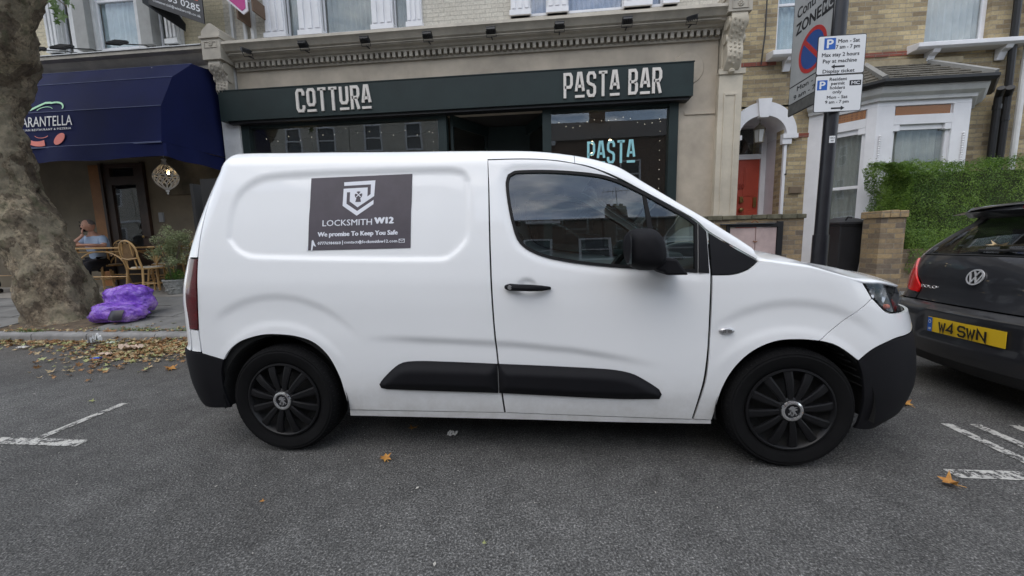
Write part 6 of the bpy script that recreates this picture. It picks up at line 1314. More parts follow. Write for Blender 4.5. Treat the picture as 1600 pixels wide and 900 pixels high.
def randR(): return Matrix.Rotation(random.uniform(0, 2*PI), 3, 'Z') @ Matrix.Rotation(random.uniform(-1.1, 1.1), 3, 'X') @ Matrix.Rotation(random.uniform(0, 2*PI), 3, 'Z')
for _ in range(3800):
    cl = random.choice([(-8, 3.6, 12.0, 2.4), (-5.4, 3.2, 12.4, 2.2), (-10.5, 3.6, 12.2, 2.2), (-7.5, 3.0, 11.6, 1.8)]); v = Vector((random.gauss(0, 1), random.gauss(0, 1), random.gauss(0, .8))).normalized()*cl[3]*random.uniform(.55, 1)
    leafmesh(q, (cl[0]+v.x, cl[1]+v.y, cl[2]+v.z*.8), random.uniform(.10, .19), randR())
for (x_, y_, z_, s) in ((-6.22, 2.88, 4.36, .10), (-6.12, 2.86, 4.24, .11), (-6.03, 2.88, 4.42, .09), (-6.30, 2.92, 4.48, .09), (-6.1, 2.9, 4.5, .09), (-5.92, 2.85, 4.33, .05), (-6.18, 2.84, 4.16, .05), (-6.25, 2.9, 4.28, .06)):
    leafmesh(q, (x_, y_, z_), s, Matrix.Rotation(random.uniform(2.2, 4), 3, 'Y') @ Matrix.Rotation(random.uniform(.9, 1.6), 3, 'X'))
q.build('crown', M_pleaf, tree, fixn=False)
tw.tube([(-6.5, 2.98, 4.7), (-6.25, 2.92, 4.5), (-6.05, 2.88, 4.35)], [.012, .007, .004], 6); tw.tube([(-6.0, 2.9, 5.6), (-6.05, 2.9, 5.0), (-6.05, 2.88, 4.45)], [.03, .012, .004], 6); tw.tube([(-7.7, 3.2, 5.0), (-8.2, 3.0, 6.2), (-9.6, 2.8, 7.6)], [.3, .2, .1], 10); tw.build('branch', M_bark, tree)

# ================================================================ rubbish bags
def bagmesh(c, sx, sy, sz, seed, rot=0):
    q = MB(); n, m = 64, 40; vs = []
    for j in range(m+1):
        th = PI*j/m
        for i in range(n):
            ph = 2*PI*i/n; e = .75; cx_, sx_ = math.cos(ph), math.sin(ph); st_, ct = math.sin(th), math.cos(th)
            p = Vector((math.copysign(abs(cx_)**e, cx_)*st_**e, math.copysign(abs(sx_)**e, sx_)*st_**e, math.copysign(abs(ct)**.8, ct)))
            pp = p*2.0+Vector((seed, 0, 0)); r = 1+.16*mnoise.fractal(pp*.8, 1, 2, 3)
            rid = 1-abs(mnoise.noise(Vector((p.x*5, p.y*5, p.z*2.2))+Vector((seed*3, 2, 1))))*2; r += .035*max(0, rid)**3; rid2 = 1-abs(mnoise.noise(p*9+Vector((seed, 5, 5))))*2; r += .012*max(0, rid2)**3
            p = p*r; z = max(p.z, -.78); vs.append((p.x*sx, p.y*sy, z*sz))
    q.add(vs, [(j*n+i, j*n+(i+1) % n, (j+1)*n+(i+1) % n, (j+1)*n+i) for j in range(m) for i in range(n)]); q.xf(Matrix.Translation(c) @ Matrix.Rotation(rot, 4, 'Z')); return q
def bagmat():
    m, nt, b = nodes('thin_purple_plastic'); b.inputs['Roughness'].default_value = .2; t = nt.nodes.new('ShaderNodeTexCoord').outputs['Object']; n = _noise(nt, 5, 6, .7, t); n2 = _noise(nt, 26, 6, .7, t)
    r = _ramp(nt, n.outputs[0], [(.32, (.09, .025, .32)), (.48, (.22, .08, .58)), (.60, (.36, .18, .66)), (.70, (.52, .34, .66))]); nt.links.new(r.outputs[0], b.inputs['Base Color']); b.inputs['Coat Weight'].default_value = .4; n3 = _noise(nt, 11, 3, .5, t); ab = nt.nodes.new('ShaderNodeMath'); ab.operation = 'SUBTRACT'; nt.links.new(n3.outputs[0], ab.inputs[0]); ab.inputs[1].default_value = .5; a2 = nt.nodes.new('ShaderNodeMath'); a2.operation = 'ABSOLUTE'; nt.links.new(ab.outputs[0], a2.inputs[0]); a3 = nt.nodes.new('ShaderNodeMath'); a3.operation = 'MULTIPLY_ADD'; nt.links.new(a2.outputs[0], a3.inputs[0]); a3.inputs[1].default_value = -3.0; nt.links.new(n2.outputs[0], a3.inputs[2]); _bump(nt, b, a3.outputs[0], .7, .025); return m
M_bag = bagmat()
for (nm, lb, c, s, sd_, rt) in (('rubbish_bag', 'purple refuse bag lying in front against the kerb with a dark patch', (-6.07, 2.97, .29), (.36, .19, .15), 2.0, .12), ('rubbish_bag', 'purple refuse bag lying behind, pressed against the tree trunk', (-6.17, 3.22, .44), (.33, .19, .22), 7.3, .05)):
    o = bagmesh(c, *s, sd_, rt).build('bag_tmp', M_bag, None, smooth=True, angle=180); o.name = nm; tag(whole(o, (c[0], c[1], c[2]-s[2]*.78)), lb, 'bag', 'purple rubbish bags by the tree')
    if sd_ == 2.0:
        q = MB(); n = 12; V = []
        for j in range(7):
            for i in range(n): 
                u, v = i/(n-1), j/6; V.append((-6.03+u*.22+.02*mnoise.noise(Vector((j, i, 0))), 2.768-.012*math.sin(u*PI)+.03*abs(u-.5)+v*v*.05, .215+v*.14))
        q.add(V, [(j*n+i, j*n+i+1, (j+1)*n+i+1, (j+1)*n+i) for j in range(6) for i in range(n-1)]); q.build('label_patch', mat('black_bag_print', (.015, .013, .018), .4), o, smooth=True, fixn=False)
    else:
        q = MB(); q.tube([(-6.17, 3.22, .60), (-6.15, 3.21, .65), (-6.11, 3.18, .66)], [.03, .015, .03], 8); q.build('knot', M_bag, o, smooth=True)

# ================================================================ leaves and litter
M_dl = leaf_mat('dry_brown_leaf', (.16, .075, .028), (.42, .24, .105), .8, .1); M_gl = leaf_mat('yellow_green_leaf', (.28, .30, .10), (.42, .44, .22), .7, .1); M_tl = leaf_mat('pale_tan_leaf', (.36, .26, .13), (.52, .42, .26), .8, .1)
q = MB(); mats_of = []
for _ in range(2100):
    t = random.random()
    x = random.gauss(-4.55, .45) if t < .42 else random.uniform(-7.8, -3.4) if t < .8 else random.uniform(-26, 3) 
    w = .62*math.exp(-((x+4.6)/1.3)**2)+.18; y = 2.40-abs(random.gauss(0, w*.55)); z = .008+.05*max(0, 1-(2.40-y)/.3)*random.random()*(1.4 if abs(x+4.6) < .9 else .5)
    if y < .9 or (-2.4 < x < 2.4 and y < 1.9): continue
    n0 = len(q.f); s = random.uniform(.014, .046)
    leafmesh(q, (x, y, z+s*.15), s, Matrix.Rotation(random.uniform(0, 2*PI), 3, 'Z') @ Matrix.Rotation(random.gauss(0, .45), 3, 'X'), curl=random.uniform(.2, .9)); mats_of += [random.choices((0, 1, 2), (.5, .17, .33))[0]]*(len(q.f)-n0)
for _ in range(240):      # a few on the pavement edge
    x, y = random.uniform(-8.5, -3.8), 2.5+abs(random.gauss(0, .12)); n0 = len(q.f); s = random.uniform(.015, .04)
    leafmesh(q, (x, y, ground_z(y)+.008), s, Matrix.Rotation(random.uniform(0, 2*PI), 3, 'Z') @ Matrix.Rotation(random.gauss(0, .4), 3, 'X'), curl=.5); mats_of += [random.choices((0, 1, 2), (.5, .25, .25))[0]]*(len(q.f)-n0)
o = q.build('leaf_litter', [M_dl, M_gl, M_tl], None, fixn=False); o.data.polygons.foreach_set('material_index', mats_of); tag(o, 'drift of dry brown leaves in the gutter behind the van', 'leaves', kind='stuff')
q = MB()
for _ in range(1500):
    x, y = random.uniform(-6, 6), random.uniform(-1.6, 2.2); s = random.uniform(.0018, .0055)*(1 if random.random() < .95 else 2.2); a = random.uniform(0, PI); c_, s_ = math.cos(a)*s, math.sin(a)*s; k = random.uniform(.2, .6)
    q.add([(x-c_, y-s_, .006), (x+s_*k, y-c_*k, .007), (x+c_, y+s_, .007), (x-s_*k, y+c_*k, .009)], [(0, 1, 2, 3)])
tag(q.build('road_grit', mat('pale_grit', (.42, .40, .36), .9, var=.3, vscale=30), fixn=False), 'pale specks of grit and twig scattered over the asphalt', 'grit', kind='stuff')
M_ol = leaf_mat('orange_fallen_leaf', (.38, .15, .03), (.62, .34, .08), .7, .15)
def one_leaf(x, y, s, rz, m_, lb, curl=.7, tilt=.25, z=.006):
    s *= 1.25; m_ = M_ol if m_ is M_dl else m_
    q = MB(); leafmesh(q, (x, y, z+s*.22), s, Matrix.Rotation(rz, 3, 'Z') @ Matrix.Rotation(tilt, 3, 'X'), curl=curl); q.tube([(x, y, z+s*.2), (x+s*1.0*math.sin(rz), y-s*1.3*math.cos(rz), z+.006)], s*.03, 4)
    o = q.build('fallen_leaf', m_, None, smooth=True, fixn=False); tag(whole(o, (x, y, z)), lb, 'leaf', 'single leaves on the road')
one_leaf(-.77, -.035, .032, .9, M_dl, 'curled orange leaf on the asphalt below the middle of the van sill, nearest the camera')
one_leaf(-.735, .32, .030, 2.6, M_dl, 'small brown leaf in the shadow under the white van')
one_leaf(2.075, -.085, .040, 1.2, M_dl, 'brown curled leaf just below the short white bay line on the right', 1.0)
one_leaf(2.66, .86, .040, .2, M_dl, 'brown leaf on the road between the van bumper and the dark car', .9)
one_leaf(-3.50, .625, .022, 2.0, M_gl, 'small pale green leaf left of the rear wheel beside the white bay line')
one_leaf(-1.215, -.42, .011, 2.0, M_dl, 'tiny orange leaf scrap on the asphalt in front of the rear wheel')
one_leaf(-.11, -.60, .010, 2.0, M_gl, 'tiny pale leaf scrap at the bottom of the view')
one_leaf(-3.62, 1.40, .05, 1.0, M_dl, 'brown leaf on the road just behind the rear bumper')
one_leaf(3.31, PYC+.10, .055, 1.5, M_tl, 'dry tan leaf caught on the rear wiper of the dark car', .6, .1, 1.095)
def crumple(name, lb, cat, x, y, sx, sy, h, m_, seed, z=.004):
    q = MB(); N_ = 9; V = []
    for j in range(N_):
        for i in range(N_):
            u, v = i/(N_-1)*2-1, j/(N_-1)*2-1; r = 1-.3*abs(mnoise.noise(Vector((u*2, v*2, seed)))); V.append((x+u*sx*r, y+v*sy*r, z+h*(.1+abs(mnoise.noise(Vector((u*2.3+seed, v*2.3, 1)))))*(1.4)))
    q.add(V, [(j*N_+i, j*N_+i+1, (j+1)*N_+i+1, (j+1)*N_+i) for j in range(N_-1) for i in range(N_-1)]); o = q.build(name, m_, None, fixn=False); tag(whole(o, (x, y, z)), lb, cat)
M_tis = mat('white_tissue', (.62, .61, .58), .9, var=.1); M_card = mat('pale_cardboard', (.55, .43, .34), .85, var=.12)
crumple('tissue', 'crumpled scrap of white tissue on the road beneath the van door', 'tissue', -.46, .26, .032, .022, .03, M_tis, 3)
crumple('cardboard_scrap', 'larger pale torn cardboard piece among the gutter leaves', 'cardboard', -4.80, 2.03, .13, .06, .09, M_card, 8, .02)
crumple('cardboard_scrap', 'smaller pale cardboard piece beside the blue packet', 'cardboard', -4.93, 1.86, .09, .035, .03, M_card, 5, .01)
crumple('plastic_cup', 'crushed clear plastic cup in the leaves by the kerb', 'cup', -5.60, 2.27, .07, .05, .16, mat('milky_plastic', (.55, .56, .56), .2, var=.1), 2, .02)
crumple('paper_scrap', 'torn pale green paper scrap at the foot of the kerb', 'paper', -5.38, 2.30, .07, .04, .04, mat('pale_green_paper', (.50, .56, .46), .8, var=.1), 4, .02)
crumple('paper_scrap', 'cream paper scrap lying furthest left in the gutter leaves', 'paper', -6.4, 2.1, .05, .04, .03, M_tis, 6, .01)
crumple('paper_scrap', 'small white paper scrap behind the rear wheel on the asphalt', 'paper', -1.99, .42, .02, .012, .02, M_tis, 9)
q = MB(); q.box(-.045, .045, -.022, .022, 0, .018); q.xf(Matrix.Translation((-4.85, 1.70, .006)) @ Matrix.Rotation(.25, 4, 'Z')); o = q.build('blue_packet', mat('bright_blue_card', (.02, .10, .62), .4, var=.05), None, bevel=.003); tag(whole(o, (-4.85, 1.70, .006)), 'small bright blue packet lying on the road by the leaves', 'packet')
q = MB(); q.box(-.062, -.0455, -.020, .020, .001, .017); q.xf(Matrix.Translation((-4.85, 1.70, .006)) @ Matrix.Rotation(.25, 4, 'Z')); q.build('dark_end', M_black, o)
# weeds along the kerb
q = MB()
for _ in range(420):
    x, y = random.choice([(-5.55, 2.6), (-5.2, 2.57), (-4.7, 2.57), (-6.9, 2.5)]); x += random.gauss(0, .12); y += random.gauss(0, .02); h = random.uniform(.02, .06); a = random.uniform(0, 2*PI)
    q.add([(x-.004, y, .12), (x+.004, y, .12), (x+h*.5*math.cos(a), y+h*.5*math.sin(a), .12+h)], [(0, 1, 2)])
tag(q.build('weeds', leaf_mat('weed_green', (.06, .12, .02), (.14, .22, .06)), fixn=False), 'tufts of weed growing in the kerb joint', 'weeds', kind='stuff')

# ================================================================ hedge
M_hleaf = leaf_mat('privet_leaf', (.045, .115, .013), (.21, .335, .05), .5, .35)
hg = thing('hedge', 'clipped green privet hedge above the low wall behind the dark car', 'hedge', (8, 4.9, .4))
hx0, hx1, hy0, hy1, hz0, hz1 = 5.40, 14, 4.42, 5.12, .6, 2.26
q = MB(); q.box(hx0+.22, hx1, hy0+.2, hy1-.1, hz0, hz1-.16); q.build('inner_stems', mat('dark_hedge_wood', (.045, .065, .018), .9, var=.4, vscale=12), hg)
q = MB()
def hleaf(p, n, s):
    t = n.orthogonal().normalized(); t = (Matrix.Rotation(random.uniform(0, 2*PI), 3, n) @ t); u = n.cross(t); nn = (n+Vector((random.gauss(0, .5), random.gauss(0, .5), random.gauss(.15, .5)))).normalized(); t = (t-nn*t.dot(nn)).normalized(); u = nn.cross(t)
    q.add([tuple(p-t*s), tuple(p+u*s*.42+nn*s*.1), tuple(p+t*s), tuple(p-u*s*.42+nn*s*.1)], [(0, 1, 2, 3)])
def lump(p): return .13*mnoise.fractal(Vector(p)*1.9, 1, 2, 4)+.07*mnoise.noise(Vector(p)*6.5)
cnt_ = 0
for _ in range(110000):
    f = random.random()
    if f < .56: x = hx0+(hx1-hx0)*random.random()**1.9; p = Vector((x, hy0, random.uniform(hz0, hz1))); n = Vector((0, -1, 0))
    elif f < .80: x = hx0+(hx1-hx0)*random.random()**1.9; p = Vector((x, random.uniform(hy0, hy1), hz1)); n = Vector((0, 0, 1))
    elif f < .93: p = Vector((hx0, random.uniform(hy0, hy1), random.uniform(hz0+.4, hz1))); n = Vector((-1, 0, 0))
    else: p = Vector((random.uniform(5.45, 6.8), hy0-.12, random.uniform(.55, 1.25))); n = Vector((-.3, -1, 0)).normalized(); p.y -= .10*math.sin((p.z-.55)/.7*PI)
    e = min(p.z-hz0, hz1-p.z, p.x-hx0, .35); rd = .22*(1-min(1, max(0, min(hz1-p.z, p.x-hx0))/.26))**2 if n.y < -.5 else .16*(1-min(1, (p.y-hy0)/.28))**2 if n.z > .5 else 0
    dpt = lump(p)-rd-abs(random.gauss(0, .055)); p = p+n*dpt
    if n.z > .5 and random.random() < .10: p.z += random.uniform(.0, .11)*random.random()
    hleaf(p, n, random.uniform(.008, .017))
q.build('foliage', M_hleaf, hg, fixn=False)
q = MB()
for _ in range(40):
    x = hx0+random.random()**1.5*3; z = hz1+random.uniform(.0, .04); q.tube([(x, random.uniform(4.5, 5), z-.15), (x+random.uniform(-.03, .03), 4.6, z-.02)], .0025, 3)
for _ in range(10): z = random.uniform(1.5, 2.2); q.tube([(5.25, 4.5, z), (5.05+random.uniform(-.05, .04), 4.42, z+.06)], .003, 3)
q.build('sprig', mat('green_twig', (.09, .13, .03), .7), hg)

# ================================================================ cafe furniture, plant, lantern, people
M_rat = mat('varnished_rattan', (.55, .34, .14), .45, var=.25, vscale=8, bump=.15, bscale=60); M_ptop = mat('pine_table_top', (.50, .30, .12), .4, var=.2, vscale=5); M_cush = mat('cream_seat_pad', (.62, .56, .46), .9, var=.08); M_weave = brickmat('woven_cane', (.42, .26, .10), (.34, .20, .07), (.20, .11, .04), 0, bw=.022, bh=.014)
def chair(lb):
    t = thing('rattan_chair', lb, 'chair', (0, 0, 0), 'bentwood chairs at the pavement tables')
    for sx in (-1, 1):
        q = MB(); q.tube([(sx*.24, -.20, 0), (sx*.21, -.19, .25), (sx*.20, -.17, .44)], .016, 8); q.build('leg', M_rat, t, smooth=True)
        q = MB(); q.tube([(sx*.22, .24, 0), (sx*.20, .20, .22), (sx*.19, .18, .44), (sx*.20, .23, .66)], .016, 8); q.build('leg', M_rat, t, smooth=True)
    q = MB(); q.tube([(-.20, .23, .64)]+[(-.205*math.cos(a), .235+.03*math.sin(a), .72+.19*math.sin(a)) for a in np.linspace(0, PI, 14)]+[(.20, .23, .64)], .015, 8); q.tube([(-.185, .235, .62), (0, .25, .60), (.185, .235, .62)], .012, 8)
    for sx in (-1, 1): q.tube([(sx*.11, .20, .44), (sx*.12, .25, .70), (sx*.10, .262, .88)], .010, 6)
    bf = q.build('backrest', M_rat, t, smooth=True); q = MB(); vs = [(.165*math.cos(a), .245, .72+.145*math.sin(a)) for a in np.linspace(0, 2*PI, 20)[:-1]]; q.prism([(v[0], v[2]) for v in vs], 'y', .238, .25); q.build('woven_panel', M_weave, bf)
    q = MB(); q.tube([(.22*math.cos(a), .21*math.sin(a), .44) for a in np.linspace(0, 2*PI, 25)], .016, 6)
    for sx in (-1, 1):
        q.tube([(sx*.235, -.195, .12), (sx*.20, -.15, .33), (sx*.09, -.19, .42)], .009, 6); q.tube([(sx*.225, -.19, .18), (sx*.21, .20, .18)], .010, 6)
    q.tube([(-.22, 0, .18), (.22, 0, .18)], .010, 6)
    q.build('seat_frame', M_rat, t, smooth=True); q = MB(); q.lathe([(0, -.012), (.19, -.012), (.215, 0), (.20, .022), (0, .030)], (0, 0, .448), 'z', 24); q.build('seat_pad', M_cush, t, smooth=True); return t
def table(lb, L_=1.2):
    t = thing('cafe_table', lb, 'table', (0, 0, 0), 'rattan cafe tables under the awning'); q = MB(); q.box(-L_/2, L_/2, -.35, .35, .835, .865); q.build('tabletop', M_ptop, t, bevel=.006)
    for sx in (-1, 1):
        for sy in (-1, 1): q = MB(); q.tube([(sx*(L_/2-.10), sy*.30, 0), (sx*(L_/2-.08), sy*.28, .45), (sx*(L_/2-.10), sy*.26, .835)], .020, 8); q.build('leg', M_rat, t, smooth=True)
    q = MB()
    for sy in (-1, 1):
        q.tube([(sx_, sy*.29, z_) for sx_, z_ in [(-(L_/2-.085)*math.cos(a)-.0, .45+.34*math.sin(a)) for a in np.linspace(0, PI, 16)]], .013, 6); q.tube([(-(L_/2-.09), sy*.29, .30), ((L_/2-.09), sy*.29, .30)], .012, 6); q.tube([(-(L_/2-.09), sy*.28, .78), ((L_/2-.09), sy*.28, .78)], .014, 6)
    q.build('bentwood_frame', M_rat, t, smooth=True); return t
gz = ground_z
c0 = chair('rattan chair with cream pad nearest the potted shrub, seen from behind'); c0.location = (-7.44, 4.66, gz(4.66)); c0.rotation_euler.z = math.radians(168); c0.scale = (1.12, 1.12, 1.10)
c1 = copy_tree(c0); c1.location = (-7.75, 5.35, gz(5.35)); c1.rotation_euler.z = math.radians(15); c1['label'] = 'rattan chair behind the table, only its rounded back showing above the tabletop'
c2 = copy_tree(c0); c2.location = (-9.1, 5.28, gz(5.28)); c2.rotation_euler.z = math.radians(-10); c2['label'] = 'rattan chair on which the man in the blue shirt sits'
c3 = copy_tree(c0); c3.location = (-6.65, 5.25, gz(5.25)); c3.rotation_euler.z = math.radians(70); c3['label'] = 'rattan chair tucked behind the potted shrub under the awning'
t0 = table('rattan table with arched legs in front of the seated man'); t0.location = (-8.42, 4.95, gz(4.95)); t0.rotation_euler.z = .02
t1 = copy_tree(t0); t1.location = (-6.95, 5.15, gz(5.15)+.0); t1['label'] = 'rattan table half hidden behind the potted shrub'
t2 = copy_tree(t0); t2.location = (-11.4, 5.0, gz(5)); t2['label'] = 'rattan table left of the tree trunk'
for (x, y, w_, lb) in ((-8.75, 4.85, .17, 'folded menu lying flat on the table before the man'),):
    q = MB(); q.box(x-w_, x+w_, y-.10, y+.10, gz(4.95)+.8655, gz(4.95)+.874); o = q.build('menu', mat('brown_menu', (.22, .12, .07), .6), None, bevel=.002); tag(whole(o, (x, y, gz(4.95)+.8655)), lb, 'menu')
# potted shrub
pp = thing('potted_shrub', 'variegated shrub in a carved grey stone pot beside the chair', 'potted plant', (-6.97, 4.62, gz(4.62)))
zb = gz(4.62); q = MB(); q.lathe([(.125, 0), (.135, .03), (.15, .12), (.175, .22), (.19, .25), (.185, .27), (.16, .27), (.15, .23)], (-6.97, 4.62, zb), 'z', 28)
for k in range(60): a, h = random.uniform(0, 2*PI), random.uniform(.05, .22); q.lathe([(0, -.02), (.022, 0), (0, .02)], (-6.97+(.14+.12*(h-.05))*math.cos(a), 4.62+(.14+.12*(h-.05))*math.sin(a), zb+h), 'z', 6)
q.build('pot', mat('carved_stone_pot', (.27, .27, .25), .85, var=.3, vscale=14, bump=.6, bscale=60), pp); q = MB()
for k in range(7): a = random.uniform(0, 2*PI); q.tube([(-6.97+.03*math.cos(a), 4.62+.03*math.sin(a), zb+.2), (-6.99+.08*math.cos(a), 4.62+.08*math.sin(a), zb+.6), (-7.02+.26*math.cos(a), 4.62+.2*math.sin(a), zb+1.0)], [.014, .010, .004], 6)
q.build('stem', mat('grey_brown_stem', (.14, .11, .08), .8), pp)
def foliage(n_, cs, s0, s1):
    q = MB()
    for _ in range(n_):
        c = random.choice(cs); v = Vector((random.gauss(0, 1), random.gauss(0, 1), random.gauss(0, 1))).normalized()*c[3]*random.random()**.4; s = random.uniform(s0, s1); R = randR()
        p = Vector((c[0], c[1], c[2]))+v; q.add([tuple(p+R @ (Vector(w)*s)) for w in ((-1, 0, 0), (0, .4, .1), (1, 0, 0), (0, -.4, .1))], [(0, 1, 2, 3)])
    return q
cl = [(-6.98+random.uniform(-.24, .26), 4.62+random.uniform(-.2, .2), zb+random.uniform(.60, 1.12), random.uniform(.07, .15)) for _ in range(26)]+[(-7.0, 4.62, zb+1.2, .10), (-7.22, 4.6, zb+1.0, .10)]
foliage(6500, cl, .012, .024).build('foliage', leaf_mat('variegated_leaf', (.16, .21, .08), (.55, .58, .36), .6, .3), pp, fixn=False)
foliage(1400, [(-6.93, 4.60, zb+.36, .15), (-6.85, 4.6, zb+.34, .12), (-7.03, 4.6, zb+.32, .09)], .010, .020).build('foliage', leaf_mat('fresh_green_leaf', (.05, .13, .02), (.12, .24, .04), .6, .2), pp, fixn=False, label='bright green low bush at the foot of the shrub')
pp.location.x += .10
# hanging lantern
ln = thing('hanging_lantern', 'white wire onion shaped lantern hanging under the awning', 'lantern', (-7.07, 4.9, 2.24))
q = MB(); q.tube([(-7.07, 4.9, 2.90), (-7.07, 4.9, 4.5)], .006, 6)
prof_l = lambda t: .19*math.sin(PI*min(1, max(0, t)))**.75*(1.0-.25*(t-.5)) if 0 < t < 1 else .015
for k in range(12):
    a = 2*PI*k/12; pts_ = []
    for j in range(17): t = j/16; r = max(.02, prof_l(t)); pts_.append((-7.07+r*math.cos(a+(.26*math.sin(t*PI*3))), 4.9+r*math.sin(a+(.26*math.sin(t*PI*3))), 2.30+.50*t))
    q.tube(pts_, .0085, 5); pts2 = []
    for j in range(17): t = j/16; r = max(.02, prof_l(t)); pts2.append((-7.07+r*math.cos(a-(.26*math.sin(t*PI*3))), 4.9+r*math.sin(a-(.26*math.sin(t*PI*3))), 2.30+.50*t))
    q.tube(pts2, .0085, 5)
q.tube([(-7.07+.186*math.cos(a), 4.9+.186*math.sin(a), 2.56) for a in np.linspace(0, 2*PI, 25)], .011, 6)
q.lathe([(0, -.09), (.018, -.075), (.012, -.05), (.03, -.03), (.03, 0), (.05, .01), (0, .02)], (-7.07, 4.9, 2.30), 'z', 14); q.lathe([(.05, -.01), (.03, .02), (.03, .05), (.045, .06), (.015, .09), (0, .10)], (-7.07, 4.9, 2.80), 'z', 14)
q.build('wire_cage', mat('chalky_white_wire', (.58, .57, .54), .7, var=.1), ln, smooth=True); q = MB(); q.lathe([(0, -.05), (.022, -.02), (.018, .03), (0, .05)], (-6.98, 4.87, 2.62), 'z', 10); q.build('bulb', M_bulb, ln, smooth=True)
q = MB(); q.lathe([(0, 0), (.05, 0), (.055, .02), (0, .02)], (-7.0, 5.35, 2.985), 'z', 16); o = q.build('downlight', M_fairy, None); tag(whole(o, (-7.0, 5.35, 2.985)), 'small lit downlight behind the hanging wire lantern', 'lamp')

# people: a skin grown over a skeleton
def skin(verts, edges, root=0, sub=2):
    me = bpy.data.meshes.new('b'); me.from_pydata([v[0] for v in verts], edges, []); ob = bpy.data.objects.new('b', me); scene.collection.objects.link(ob)
    sk = ob.modifiers.new('s', 'SKIN'); sk.use_smooth_shade = True
    if not me.skin_vertices: 
        bpy.context.view_layer.objects.active = ob
    for i, v in enumerate(verts):
        r = v[1]; me.skin_vertices[0].data[i].radius = (r, r) if not hasattr(r, '__len__') else r; me.skin_vertices[0].data[i].use_root = (i == root)
    sb = ob.modifiers.new('u', 'SUBSURF'); sb.levels = sub; sb.render_levels = sub
    dg = bpy.context.evaluated_depsgraph_get(); m2 = bpy.data.meshes.new_from_object(ob.evaluated_get(dg)); vs = [tuple(v.co) for v in m2.vertices]; fs = [tuple(p.vertices) for p in m2.polygons]
    bpy.data.objects.remove(ob); bpy.data.meshes.remove(me); bpy.data.meshes.remove(m2); return vs, fs
M_skin = mat('skin', (.50, .27, .19), .5, var=.08, vscale=12); M_hair = mat('grey_hair', (.13, .11, .10), .8, var=.3, vscale=40); M_shirt = mat('light_blue_shirt', (.36, .46, .62), .85, var=.12, vscale=8, bump=.3, bscale=14, bdist=.01); M_trous = mat('dark_trousers', (.02, .02, .028), .85, var=.2)
